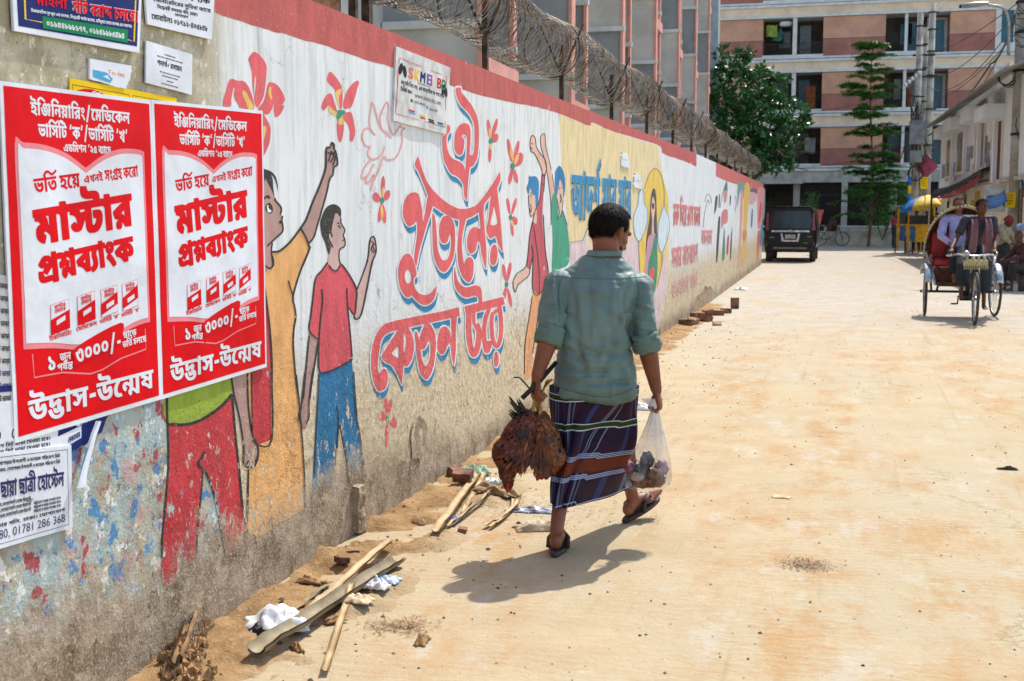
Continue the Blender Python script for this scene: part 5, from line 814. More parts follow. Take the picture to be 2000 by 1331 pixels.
# blue metal notice
s = Sheet((10, -95), (271, -62), (264, 104), (19, 61), .016, [PW, PB, PY, PR, PG], .0012, 2); s.base(0, edge=.006); s.rect(1, .03, .03, .975, .93, 1); 
for q in ([(.08, .04), (.08, .83), (.23, .835)], [(.87, .865), (.945, .88), (.945, .04)]): s.line(2, q, .012, 2, .8)
s.text(0, 'সীট বরাদ্দ চলছে।', .42, .652, .14, 3, .56); s.text(3, 'সীট বরাদ্দ চলছে।', .425, .65, .132, 4, .55); s.text(3, 'মহিলা', .16, .62, .12, 4, .22)
s.text(0, 'ভিকারুননিসা নূন স্কুল এন্ড কলেজ, সিদ্ধেশ্বরী গার্লস কলেজ, হাবিবুল্লাহ বাহার কলেজ এবং সংলগ্ন।', .12, .725, .034, 3, .8)
s.rect(4, .2, .755, .885, .905, 3); s.text(0, '০১৯৪৪৮৯৮১৭৭, ০১৮৪৯৯৮৫৪৯৪', .225, .868, .066, 4, .63)
s.build('notice_board', 'navy blue metal notice with a green phone number strip', 'sign')
# white printed board
s = Sheet((272, -62), (414, -38), (407, 78), (281, 48), .015, [PW, PK_], .002, 5); s.base(0, edge=.004)
s.text(1, 'আবশ্যক', .93, .42, .08, 1, .5, 'r'); s.text(1, 'জেনারেটরের সুবিধা আছে', .95, .56, .06, 1, .85, 'r'); s.text(1, 'সিদ্ধেশ্বরী খন্দকার গলি, ঢাকা।', .75, .67, .055, 1, .6, 'r'); s.text(1, 'যোগাযোগ', .5, .74, .045, 1, .2, 'c'); s.text(1, 'মোবাইলঃ ০১৭১২-৪০৫৮৪৮', .06, .885, .09, 1, .86)
s.build('notice_board', 'white notice with black mobile number, at the top edge beside the red painted band', 'sign')
s = Sheet((279, 80), (370, 107), (369, 186), (278, 162), .0135, [PW, PK_], .002, 8); s.base(0)
s.text(1, 'পদার্থ+ রসায়ন', .22, .5, .12, 1, .54); 
for y, w_ in ((.22, .24), (.3, .56), (.66, .44), (.74, .34), (.84, .14), (.93, .36)): s.text(1, 'মাস থেকে মেয়েদের জন্য লেখাপড়ার', .5, y, .03, 1, w_, 'c')
s.build('paper_notice', 'small plain white handbill pasted below the white notice', 'notice')
tear = lambda x, y: (x - (.18*max(0, y-.45)*x + .03*nz((y*7, 1, 0)))*(x > .5), y + .05*nz((x*6, 3, 0))*(y > .5))
s = Sheet((170, 115), (252, 129), (246, 177), (170, 155), .0115, [PW, PC, PO], .003, 9); s.base(0, 12, 12, tear=tear); s.poly(1, [(.07, .5), (.4, .5), (.56, .72), (.5, .92), (.07, .86)], 1); s.poly(0, [(.3, .72), (.42, .6), (.5, .8)], 2); s.text(2, 'To-let', .42, .52, .17, 1, .42, latin=True); s.build('paper_notice', 'torn to-let paper above the yellow poster strip', 'notice')
s = Sheet((132, 153), (341, 192), (341, 262), (132, 232), .0085, [PY, PR, PK_, PW], .0008, 10); s.base(0); 
for x0, x1 in ((.02, .52), (.55, .98)): s.line(2, [(x0, .6), (x0, .15), (x1, .15), (x1, .6)], .006, 1, .4)
s.poly(1, [(.08+.18*math.cos(t)+.1, .52+.34*math.sin(t)) for t in [i*PI/8 for i in range(16)]], 1); s.text(3, 'ভর্তি', .13, .42, .14, 2, .12); s.build('paper_notice', 'yellow poster peeping out above the red posters', 'poster')
# student hostel bill, lower left
s = Sheet((-130, 897), (132, 869), (136, 1030), (-130, 1108), .0125, [PW, paper('violet', '#3b2f63'), PK_], .0022, 12); s.base(0, 22, 18); 
s.line(1, [(.03, .05), (.965, .05), (.965, .95), (.03, .95), (.03, .05)], .006, 1, .75)
s.text(1, 'ছায়া ছাত্রী হোস্টেল', .93, .475, .17, 2, .5, 'r'); s.text(1, 'উপযোগী', .33, .46, .16, 2, .09, 'r')
for y, w_ in ((.13, .8), (.2, .66), (.56, .34), (.62, .36), (.68, .3)): s.text(2, 'মাস থেকে মেয়েদের জন্য, লেখাপড়ার উপযোগী ও মনোরম পরিবেশে সিট', .9 if y < .5 else .66, y, .035, 2, w_, 'r')
s.text(2, 'WiFi', .62, .58, .035, 2, .06, latin=True)
for y in (.62, .665, .71): s.text(2, 'পরিবেশে ভাড়া দেওয়া হবে।', .9, y, .03, 2, .22, 'r')
s.text(2, 'সিদ্ধেশ্বরী খন্দকার গলি, ঢাকা। যোগাযোগ', .93, .775, .035, 2, .8, 'r'); s.text(1, '01866 940 280, 01781 286 368', .93, .9, .095, 2, .86, 'r', latin=True)
s.build('paper_notice', 'white student hostel bill with violet heading under the red poster', 'notice')
s = Sheet((-120, 800), (112, 770), (107, 884), (-120, 924), .0088, [PW, PK_], .001, 14); s.base(0); s.text(1, '019 60 00   01  01601', -.0+.96, .63, .16, 1, .9, 'r', latin=True)
for y in (.76, .86): s.text(1, 'ও মনোরম পরিবেশে সিট ভাড়া দেওয়া হবে।', .93, y, .06, 1, .8, 'r')
s.build('paper_notice', 'white printed sheet half hidden between the red poster and the hostel bill', 'notice')
s = Sheet((104, 800), (226, 770), (222, 826), (106, 905), .0076, [PB, PW, PC], .001, 15); s.base(0, tear=lambda x, y: (x*(1-.25*y+.04*nz((y*9, 0, 0))), y+.07*nz((x*7, 5, 0))*(y > .5))); s.rect(1, 0.01, .52, .4, .8, 1); s.text(1, 'ছাত্রী', .3, .5, .22, 2, .24); s.text(0, 'শুক্রবার', .38, .76, .12, 3, .2, 'r'); s.build('paper_notice', 'torn navy and white paper below the red posters', 'notice')
# the torn corner hanging loose
mb = MB(); path = [(182, 822), (168, 856), (152, 905), (140, 950)]; P_ = [W(*q) for q in path]
def curl(u, v):
    i = min(2, int(v*3)); f = v*3-i; y = P_[i][0]*(1-f)+P_[i+1][0]*f; z = P_[i][1]*(1-f)+P_[i+1][1]*f; t = u*4.2
    return (.012+.018*(1-math.cos(t))*.55+.01*v, y+.016*math.sin(t)*(.5+v)-.004, z+.004*nz((y*40, u, 0)))
mb.grid(curl, 10, 14); tag(mb.build('paper_strip', PW), 'white torn paper strip curling off the wall beside the hostel bill', 'paper')
s = Sheet((-90, 520), (13, 540), (22, 860), (-90, 880), .0082, [PN, PB, PK_], .001, 16); s.base(0)
for y in [.08+.075*i for i in range(12)]: s.text(2 if y < .55 or y > .72 else 1, 'পরিবেশে সিট ভাড়া', .97, y, .03, 1, .6, 'r')
s.rect(1, .5, .66, .99, .7, 1, 4, 4); s.build('paper_notice', 'narrow printed strip showing past the outer edge of the red poster', 'notice')
# watch shop board
s = Sheet((770, 91), (876, 133), (867, 263), (764, 236), .014, [mat('board_white', '#cdcdcb', .5, .1, 8), mat('board_frame', '#c07a72', .6, .2, 12), PK_, PO, PY, PC, paper('violet2', '#6a4fa8'), paper('crimson', '#c3273b'), PG, PB, PW], .0035, 18); s.base(0, edge=.006)
s.line(1, [(.05, .14), (.93, .15), (.96, .9), (.03, .9), (.05, .14)], .022, 1, 1.25)
wt = 'SKMEI BD'; xs = (.21, .32, .42, .53, .62, .66, .74, .83); cl = (3, 4, 9, 6, 7, 0, 7, 8)
for c_, x, k in zip(wt, xs, cl):
    for j in range(6):
        if c_ != ' ': s.text(k, c_, x+.006*(j % 3), .36+.006*(j//3), .15, 1+j*.2, .085 if c_ != 'I' else .02, latin=True)
for x0, y0, a in ((.08, .2, .25), (.15, .22, -.2), (.88, .28, .12), (.93, .3, -.3)):
    s.poly(2, [(x0+.035*math.cos(t)-a*.06*math.sin(t), y0+.08+.085*math.sin(t)) for t in [i*PI/5 for i in range(10)]], 1)
s.text(2, 'www.skmei-bd.com', .5, .40, .03, 1, .22, 'c', latin=True); s.text(2, 'শুধু ঘড়ি নিতে নয়, এর আনুষঙ্গিক সব পণ্য পেতে', .09, .48, .05, 1, .82); s.text(2, 'ভিজিট করুন :', .09, .575, .05, 1, .23); s.text(2, 'www.skmei-bd.com', .35, .6, .07, 1, .5, latin=True)
s.poly(8, [(.3+.025*math.cos(i), .66+.026*math.sin(i)) for i in range(6)], 1, True); s.text(2, '01925-496106', .34, .685, .04, 1, .2, latin=True); s.poly(5, [(.59+.028*math.cos(i), .685+.028*math.sin(i)) for i in range(6)], 1, True); s.text(2, 'Skmei BD', .64, .715, .042, 1, .16, latin=True)
for x, y, k, j in ((.3, .79, 7, 5), (.5, .82, 4, 7), (.68, .84, 2, 2), (.86, .85, 9, 5)): s.rect(k, x-.05, y, x+.06, y+.022, 1, 3, 3); s.rect(j, x-.04, y+.028, x+.07, y+.05, 1, 3, 3)
s.build('shop_board', 'small white shop board with coloured lettering hung below the red band', 'sign')
for i, (q, lb) in enumerate(((((1238, 338), (1250, 344), (1252, 370), (1236, 366)), 'torn white paper scrap between the blue letters and the speech bubble'), (((1213, 297), (1225, 304), (1228, 330), (1211, 324)), 'peeling paper scrap above the blue painted letters'))):
    s = Sheet(*q, .012, [PW, PN], .004, 20+i); s.base(0, 8, 10, tear=lambda x, y: (x+.15*nz((y*6, i, 0)), y+.12*nz((x*5, i, 2)))); s.text(1, 'মাস থেকে', .2, .5, .08, 1, .6); s.build('paper_scrap', lb, 'paper')
# ================================================================= razor wire, posts and board on top of the wall
RUST, STEEL, BROWN = mat('rusty_wire', '#93836e', .6, .3, 9, metal=.15), mat('galvanised_steel', '#a9aaa6', .45, .15, 14, metal=.6), mat('rusted_iron', '#4a3527', .8, .3, 12)
def coil_c(y): return Vector((wall_x(y)-.29, y, 3.09+.035*math.sin(y*1.7)+.03*nz((y*.5, 0, 0))))
coil = thing('razor_wire_coil', 'long rusty coil of razor wire running along the top of the boundary wall', 'razor wire')
for sgn, ph, pitch, rr in ((1, 0, .135, .265), (-1, 1.0, .155, .25)):
    mb = MB(); pts = []; n = int(36.6/pitch*22)
    for i in range(n):
        y = 2.6+36.6*i/n; t = sgn*2*PI*i/22+ph; c = coil_c(y); r = rr*(1+.07*nz((y*1.3, sgn, 0)))
        pts.append(c + Vector((r*math.cos(t), .05*math.sin(t*2+y), r*math.sin(t)*.98)))
    mb.tube(pts, .0036, 3, cap=False)
    mb.build('wire_spiral', RUST, coil)
mb = MB(); random.seed(3)
for i in range(2600):                           # blades clipped along the wire
    y = 2.6+36.6*random.random(); t = random.choice((random.random()*2*PI, random.gauss(.6, .5), random.gauss(-1.6, .5))); r = .262; c = coil_c(y)+Vector((r*math.cos(t), 0, r*math.sin(t)))
    d = Vector((-math.sin(t), .3, math.cos(t))).normalized()*.017; q = Vector((math.cos(t), 0, math.sin(t)))*.011
    mb.add([c-d+q, c+d-q, c+d+q, c-d-q, c+q*.3], [(0, 4, 3), (1, 2, 4)], False)
mb.build('razor_blades', STEEL, coil)
mb = MB()
for t, r in ((.2, .255), (1.9, .255), (-1.2, .25)):
    mb.tube([coil_c(2.6+36.6*i/80)+Vector((r*math.cos(t), 0, r*math.sin(t))) for i in range(81)], .0042, 4, cap=False)
for k in range(15):
    y = 3.7+2.45*k; mb.torus(coil_c(y), .262, .006, 'Y', 22, 4)
mb.build('line_wire', BROWN, coil)
for k in range(15):
    y = 3.72+2.45*k; mb = MB(); x = wall_x(y)-.2
    mb.bbox((x-.02, y-.02, 2.5), (x+.02, y+.02, 3.12)); mb.tube([(x, y, 2.85), (x+.2, y-.02, 3.3)], .012, 5); mb.tube([(x, y, 2.85), (x-.2, y+.02, 3.3)], .012, 5)
    if k == 1: mb.bbox((x-.02, y+.16, 2.5), (x+.025, y+.215, 3.1))
    tag(mb.build('wire_post', BROWN), ['rusty iron bracket post on the wall holding up the razor wire', 'rusty doubled iron bracket post just beyond the brown board'][k == 1], 'post', 'bracket posts of the razor wire')
mb = MB(); mb.bbox((-.62, 4.4, 2.3), (-.58, 6.9, 3.6)); mb.bbox((-.58, 4.4, 2.3), (-.55, 4.5, 3.6)); mb.bbox((-.58, 6.2, 2.3), (-.57, 6.24, 3.6))
tag(mb.build('wooden_board', mat('brown_plywood', '#7a5230', .8, .25, 3, bump=.004, bscale=12)), 'weathered brown plywood board standing behind the red wall top', 'board')
# ================================================================= school building behind the wall
S0 = Vector((-3.07, 42.9, 0)); SA = rad(1.9); SD = Vector((-math.sin(SA), math.cos(SA), 0)); SN = Vector((math.cos(SA), math.sin(SA), 0))
RS = Matrix((SN, SD, Vector((0, 0, 1)))).transposed()   # local x: towards lane, y: along, z: up
school = thing('school_building', 'grey building with pink edged upright fins rising behind the wall', 'building', S0)
LG, DG, PKE, WH_, PBL = mat('render_light_grey', '#c6c3ba', .8, .06, 1.5), mat('render_slate', '#909699', .8, .06, 1.5), mat('render_pink', '#dc9b8b', .8, .06, 2), mat('white_trim', '#d4d5d2', .7, .05, 3), mat('render_pale_blue', '#a9b6bd', .7, .06, 2)
GLASS = mat('dark_glass', '#1a2226', .12, .1, 2, spec=.6)
def sbox(mb, x0, x1, y0, y1, z0, z1): mb.box(RS @ Vector(((x0+x1)/2, (y0+y1)/2, (z0+z1)/2)), (x1-x0, y1-y0, z1-z0), M=RS); return mb
mb = MB(); sbox(mb, -9, -1.3, -41, 15.3, 0, 14.6); mb.build('wall', LG, school)
H0, PD = 5.65, 1.68
def fin(y, dep, wd, par):
    root = MB(); sbox(root, -1.3, -.06, y, y+wd, 0, 14.6); f = None
    body = MB(); cuts = [0]+[H0+PD*k for k in range(-3, 6) if H0+PD*k > .3]+[14.6]; k0 = -3 + sum(1 for k in range(-3, 6) if H0+PD*k <= .3)
    for i in range(len(cuts)-1):
        body.cur = 0 if (i-k0) % 2 == 1 else 1; body.cur = (i+par) % 2
        sbox(body, -1.3, dep-1.3+.0, y+.03*(body.cur == 1), y+wd, cuts[i], cuts[i+1])
    return body, cuts
for k in range(7):
    y = -27.9+6.1*k
    for (yy, dep, wd, nm) in ((y, 1.25, .30, 'main_fin'), (y+2.6, 1.05, .16, 'slender_fin')):
        if yy > 15: continue
        b, cuts = fin(yy, dep, wd, 0); f = b.build('fin', [LG, DG], school)
        e = MB(); sbox(e, dep-1.3, dep-1.24, yy-.02, yy+wd+.02, 0, 14.6); e.build('pink_edge', PKE, f)
        for z in cuts[1:-1]: sbox(MB(), -1.28, dep-1.2, yy-.07, yy+.05, z-.05, z+.05).build('white_ledge', WH_, f)
    for z in (H0+PD-.45, H0+PD-.45+2*PD, H0-PD-.45):
        if y+2.6 < 15.3: sbox(MB(), -.5, -.12, y+.3, y+2.6, z-.14, z+.14).build('lintel', PKE, school); sbox(MB(), -1.3, -.5, y+.3, y+2.6, z-.1, z+.12).build('soffit', LG, school)
    for z in (1.0, 1.0+2*PD, 1.0+4*PD, 1.0+6*PD):
        for j in range(2 if y < 9 else 0): sbox(MB(), -1.33, -1.27, y+.6+2.7*j, y+2.2+2.7*j, z+.3, z+1.9).build('window', GLASS, school)
mb = MB(); sbox(mb, -1.3, -.05, 14.5, 15.6, 0, 14.8); mb.build('corner_pier', PBL, school)
mb = MB(); sbox(mb, -9.1, .1, -41.1, 15.5, 14.65, 15.0); mb.build('roof', WH_, school)
# ================================================================= apartment block at the end of the lane
apt = thing('apartment_building', 'tall brick red and cream apartment block closing the end of the lane', 'building', (0, 70, 0))
BRK, BRD, CRM, TEAL, CONC = mat('brick_tile', '#cc9b80', .8, .06, 1.2, bump=.004, bscale=30), mat('brick_dark', '#a56e61', .8, .07, 1.2, bump=.004, bscale=30), mat('cream_render', '#e6d0b4', .8, .06, 1.0), mat('teal_glass', '#0f5f74', .25, .12, .8), mat('grey_concrete', '#b5b3aa', .85, .1, 2)
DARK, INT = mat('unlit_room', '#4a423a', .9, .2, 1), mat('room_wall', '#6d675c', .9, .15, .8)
IRON = mat('painted_iron', '#2d2a28', .6, .1, 8)
def ax(u): return AT(u, 220, 70).x
def az(v): return AT(1550, v, 70).z
FL0, FH = az(337), az(231)-az(337)             # band level of the first floor, storey height
X0, X1 = -14.0, 22.0; NF = 5
opens = [(ax(1487), ax(1545), ax(1553), ax(1604)), (ax(1725), ax(1762), ax(1768), ax(1802)), None]
mb = MB(); mb.bbox((X0, 1.6, 0), (X1, 9, FL0+NF*FH)); mb.build('core', INT, apt)
walls = [(X0, ax(1487)), (ax(1604), ax(1725)), (ax(1850), ax(1938)), (ax(2040), X1)]
for fl in range(NF):
    z0 = FL0+fl*FH
    for a, b in walls:
        b1, b2, ln = MB(), MB(), MB()
        b2.bbox((a, 0, z0+.35), (b, 1.6, z0+1.25)); b1.bbox((a, .0, z0+1.27), (b, 1.6, z0+2.42)); ln.bbox((a, -.004, z0+1.25), (b, 1.5, z0+1.27))
        b2.build('lower_cladding', BRD, apt); b1.build('upper_cladding', BRK, apt); ln.build('groove', IRON, apt)
    w_ = MB(); w_.bbox((X0, -.14, z0+.06), (X1, 1.6, z0+.2)); w_.bbox((X0, -.08, z0+.24), (X1, 1.6, z0+.34)); w_.bbox((X0, -.12, z0+2.44), (X1, 1.6, z0+2.56)); w_.build('white_band', WH_, apt)
    c_ = MB(); c_.bbox((X0, -.03, z0+2.56), (X1, 1.6, z0+FH+.06)); c_.build('cream_band', CRM, apt)
    d_ = MB(); d_.bbox((X0, -.05, z0+.2), (X1, 1.6, z0+.24)); d_.build('groove', IRON, apt)
    # balconies
    for bi, (xa, xb, xc, xd) in enumerate(opens[:2]):
        m_ = MB(); m_.bbox((xb, -.03, z0+.34), (xc, .5, z0+2.44)); m_.bbox((xa-.02, -.05, z0+.34), (xd+.02, .3, z0+.46)); m_.build('balcony_frame', WH_, apt)
        r_ = MB()
        for (p_, q_) in ((xa, xb), (xc, xd)):
            r_.bbox((p_, .03, z0+1.05), (q_, .07, z0+1.09)); k_ = int((q_-p_)/.12)
            for i in range(1, k_): x = p_+(q_-p_)*i/k_; r_.bbox((x-.008, .04, z0+.46), (x+.008, .06, z0+1.06))
            if (fl+bi) % 2:
                for i in range(1, k_): x = p_+(q_-p_)*i/k_; r_.bbox((x-.006, .04, z0+1.09), (x+.006, .06, z0+2.44))
        r_.build('railing', IRON, apt)
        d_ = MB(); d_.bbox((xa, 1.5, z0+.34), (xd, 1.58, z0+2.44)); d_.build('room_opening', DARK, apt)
        t_ = MB(); o_ = .3+.5*((fl*7+bi*3) % 3)/2; t_.bbox((xc+.1, 1.42, z0+.36), (xc+.7, 1.5, z0+2.2)); t_.build('balcony_door', TEAL if (fl+bi) % 2 else GLASS, apt); t_ = MB(); t_.bbox((xa+o_, 1.42, z0+1.0), (xa+o_+.6, 1.5, z0+2.1)); t_.build('window', TEAL if (fl+bi) % 2 else GLASS, apt)
    # recess with a teal door
    xa, xd = ax(1808), ax(1850); d_ = MB(); d_.bbox((xa, 1.3, z0+.34), (xd, 1.59, z0+2.44)); d_.build('recess_wall', mat('brown_render', '#7b5f4e', .85, .08, 2), apt)
    f_ = MB(); xm, xn = ax(1813), ax(1842)
    f_.bbox((xm-.14, 1.2, z0+.34), (xm, 1.32, z0+2.2)); f_.bbox((xn, 1.2, z0+.34), (xn+.16, 1.32, z0+2.2)); f_.bbox((xm-.14, 1.2, z0+2.2), (xn+.16, 1.32, z0+2.32)); fr = f_.build('door_frame', mat('grey_paint', '#b8b6b3', .6, .05, 3), apt)
    d_ = MB(); d_.bbox((xm, 1.24, z0+.34), (xn, 1.28, z0+2.2)); d_.build('door', TEAL, apt)
    # white framed window on the right
    xa, xd = ax(1938), ax(2040); f_ = MB(); f_.bbox((xa, -.06, z0+.34), (xa+.28, 1.5, z0+2.44)); f_.bbox((xd-.28, -.06, z0+.34), (xd, 1.5, z0+2.44)); f_.bbox((xa+.28, -.06, z0+.34), (xd-.28, 1.5, z0+.72)); f_.bbox((xa+.28, -.06, z0+2.38), (xd-.28, 1.5, z0+2.44))
    f_.build('window_frame', WH_, apt); g_ = MB(); g_.bbox((xa+.28, .12, z0+.72), (xd-.28, .2, z0+2.38)); wn_ = g_.build('window', TEAL, apt)
    k_ = MB(); xq = (xa+xd)/2; k_.bbox((xq-.03, .08, z0+.72), (xq+.03, .13, z0+2.38)); k_.bbox((xa+.9, .08, z0+.72), (xa+.95, .13, z0+2.38)); k_.build('sash', WH_, wn_)
# ground floor: grey frame, open garage behind upright bars
g_ = MB(); g_.bbox((X0, -.05, az(357)), (X1, 1.6, FL0+.06)); 
for u0, u1 in ((1478, 1495), (1553, 1566), (1648, 1660), (1743, 1757), (1838, 1850), (1935, 1950)): g_.bbox((ax(u0), -.02, 0), (ax(u1), .5, az(357)))
g_.build('concrete_frame', CONC, apt)
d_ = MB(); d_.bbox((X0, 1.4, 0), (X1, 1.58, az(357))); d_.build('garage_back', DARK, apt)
sl_ = MB(); sl_.bbox((ax(1490), -1.2, az(360)), (ax(1572), -.02, az(354))); sl_.build('canopy_slab', CONC, apt)
gb = MB()
for u0, u1 in ((1566, 1648), (1660, 1743), (1757, 1838)):
    a, b = ax(u0), ax(u1); n_ = 22
    for i in range(n_+1): x = a+(b-a)*i/n_; gb.bbox((x-.018, .1, .9), (x+.018, .14, az(357)))
    gb.bbox((a, .09, .9), (b, .15, 1.0)); gb.bbox((a, .09, 2.6), (b, .15, 2.68))
gb.build('grille', IRON, apt)
rf = MB(); rf.bbox((X0-.2, -.3, FL0+NF*FH+.06), (X1+.2, 9.2, FL0+NF*FH+.9)); rf.build('roof', CRM, apt)
gw = MB(); gw.bbox((ax(1566), -.0, 0), (ax(1743), .3, .9)); gw.build('plinth', mat('plinth_tile', '#aba79d', .7, .1, 3), apt)
# laundry and things on the balconies
def cloth_on(u0, v0, u1, v1, y, m, name, label, cat):
    a, b = AT(u0, v0, y), AT(u1, v1, y); mb = MB()
    mb.grid(lambda s_, t_: (a.x+(b.x-a.x)*s_, y+.05*math.sin(s_*9+t_*2)+.02*math.sin(s_*23), a.z+(b.z-a.z)*t_+.02*math.sin(s_*7)), 12, 8); mb.grid(lambda s_, t_: (a.x+(b.x-a.x)*s_, y+.03+.05*math.sin(s_*9+t_*2)+.02*math.sin(s_*23), a.z+(b.z-a.z)*t_+.02*math.sin(s_*7)), 12, 8)
    tag(mb.build(name, m), label, cat)
cloth_on(1497, 50, 1518, 72, 70.5, mat('lime_cloth', '#8fae4c', .8, .1, 4), 'hanging_laundry', 'lime green trousers hung out on the upper balcony', 'laundry')
cloth_on(1508, 62, 1528, 80, 70.7, mat('teal_cloth', '#3f7a68', .8, .1, 4), 'hanging_laundry', 'dark teal cloth hung beside the lime trousers', 'laundry')
cloth_on(1575, 168, 1592, 215, 70.4, mat('orange_print', '#c4662f', .8, .3, 14, col2='#4a2a1c'), 'balcony_curtain', 'orange patterned curtain on the middle balcony', 'curtain')
cloth_on(1772, 175, 1779, 215, 70.4, mat('orange_print', '#c4662f'), 'balcony_curtain', 'orange patterned strip of curtain behind the feathery tree', 'curtain')
cloth_on(1572, 270, 1592, 300, 70.6, mat('grey_cloth', '#8b8f92', .8, .1, 4), 'hanging_laundry', 'grey sheet drying on the lowest left balcony', 'laundry')
cloth_on(1748, 290, 1770, 322, 70.5, mat('maroon_cloth', '#7e2f33', .8, .12, 4), 'hanging_laundry', 'maroon cloth hanging on the lowest balcony behind the tree', 'laundry')
mb = MB(); a = AT(1535, 47, 70.4); mb.lathe([(.02, -.16), (.3, -.12), (.36, 0), (.3, .1), (.02, .14)], a, 14); tag(mb.build('wall_basin', WH_), 'round white tub hung under the balcony ceiling next to the lime trousers', 'tub')
# low front wall with a pipe rail
fw = thing('front_wall', 'low pale masonry wall with a white pipe rail before the apartment garage', 'wall', (0, 65.4, 0))
a, b = AT(1480, 470, 65.4).x, AT(1905, 470, 65.4).x
mb = MB(); mb.bbox((a, -.12, 0), (b, .12, .72)); mb.bbox((a, -.16, .0), (b, -.12, .1)); mb.build('masonry', mat('pale_block', '#b7b2a5', .85, .12, 2, bump=.01, bscale=4), fw)
mb = MB(); mb.tube([(a, 0, .95), (b, 0, .95)], .055, 8)
for i in range(9): x = a+(b-a)*i/8; mb.tube([(x, 0, .7), (x, 0, .95)], .03, 6)
mb.build('pipe_rail', WH_, fw)
# ================================================================= trees
LEAF_D = mat('glossy_leaf', '#43773a', .3, .2, 1.2, col2='#275229', spec=.5); LEAF_F = mat('feather_leaf', '#62963f', .55, .2, 1.5, col2='#41742f'); BARK = mat('bark', '#6b5744', .9, .2, 6, bump=.01, bscale=20)
def leaf(mb, p, d, l, w_, up=Vector((0, 0, 1))):
    d = d.normalized(); s_ = d.cross(up); s_ = s_.normalized() if s_.length > 1e-4 else Vector((1, 0, 0)); m_ = p+d*l*.5
    mb.add([p, m_+s_*w_/2, p+d*l, m_-s_*w_/2], [(0, 1, 2), (0, 2, 3)], False)
def rdir(): 
    v = Vector((random.gauss(0, 1), random.gauss(0, 1), random.gauss(0, 1))); return v.normalized()
def limb(mb, p, d, l, r, depth, out):
    pts = [p]; q = p.copy(); dd = d.copy()
    for i in range(4): dd = (dd+rdir()*.22).normalized(); q = q+dd*l/4; pts.append(q.copy())
    mb.tube(pts, [r*(1-.55*i/4) for i in range(5)], 6)
    if depth == 0: out.append(q); return
    for k in range(3): limb(mb, pts[random.choice((2, 3, 4))], (dd+rdir()*.9).normalized(), l*.68, r*.5, depth-1, out)
random.seed(21)
tr = thing('broadleaf_tree', 'dense dark green glossy leaved tree beyond the far end of the wall', 'tree', (-2.3, 57.5, 0))
mb = MB(); tips = []; mb.tube([(0, 0, -.1), (.1, 0, 2), (-.05, .1, 4.2)], [.26, .2, .15], 9)
for k in range(5): limb(mb, Vector((0, .05, 3.0+.35*k)), Vector((math.cos(k*2.1), math.sin(k*2.1), .7)).normalized(), 2.0, .1, 1, tips)
mb.build('trunk', BARK, tr); mb = MB()
clumps = [(Vector((-.35, 0, 7.2)), 1.6), (Vector((.8, -.2, 6.2)), 1.4), (Vector((-1.3, .2, 6.0)), 1.6), (Vector((-.1, -.6, 5.2)), 1.5), (Vector((1.25, .2, 5.1)), 1.1), (Vector((-1.9, 0, 4.6)), 1.5), (Vector((.3, .5, 4.4)), 1.4), (Vector((-.7, .1, 8.4)), 1.0), (Vector((1.4, -.1, 4.3)), .9), (Vector((-2.6, .1, 7.0)), 1.4), (Vector((-3.0, 0, 5.3)), 1.5), (Vector((1.9, .1, 5.9)), .9), (Vector((.9, 0, 7.3)), 1.0)]
for c, r in clumps:
    for k in range(int(26*r*r)):
        s_ = rdir(); cc = c+Vector((s_.x*r, s_.y*r, s_.z*r*.85))*random.uniform(.6, 1.02)
        for j in range(24): d = (s_*.8+rdir()+Vector((0, 0, -.2))); leaf(mb, cc+rdir()*.26*random.random(), d, random.uniform(.2, .32), random.uniform(.1, .15), rdir())
mb.build('crown', LEAF_D, tr)
random.seed(5)
ft = thing('feathery_tree', 'slender light green tree with flat feathery tiers before the apartment block', 'tree', tuple(AT(1697, 440, 63).xy)+(0,))
mb = MB(); lf = MB(); trunk_pts = [Vector((.0+.12*math.sin(z*.6), .1*math.cos(z*.8), z)) for z in [i*.7 for i in range(15)]]; mb.tube([Vector((0, 0, -.1))]+trunk_pts, [.09]+[.085*(1-.06*i) for i in range(15)], 7)
for k in range(44):
    z = 1.6+8.3*(k/43)+random.gauss(0, .3); env = 2.0*(1-.5*((z-2.2)/8)) * (.7 if 4.6 < z < 5.1 else 1)*random.uniform(.65, 1.15)
    for j in range(4):
        a_ = random.random()*2*PI; ln = env*random.uniform(.6, 1.1); b0 = Vector((.12*math.sin(z*.6), 0, z)); pts = [b0+Vector((math.cos(a_)*ln*t, math.sin(a_)*ln*t, .28*ln*math.sin(t*1.9)-.14*t*t*ln)) for t in (0, .25, .5, .75, 1)]
        mb.tube(pts, [.018, .014, .01, .007, .004], 4)
        for s_ in range(int(30*ln)+8):
            t = .22+.8*random.random(); i = min(3, int(t*4)); q = pts[i].lerp(pts[i+1], min(1.2, t*4-i)); sd_ = rdir(); sd_.z *= .25; e = q+sd_*random.uniform(.1, .36)
            for m_ in range(9): p_ = q.lerp(e, m_/8)+rdir()*.03; leaf(lf, p_, Vector((sd_.y, -sd_.x, -.15))*(1 if m_ % 2 else -1)+rdir()*.4, random.uniform(.1, .17), .05)
mb.build('trunk', BARK, ft); lf.build('crown', LEAF_F, ft)
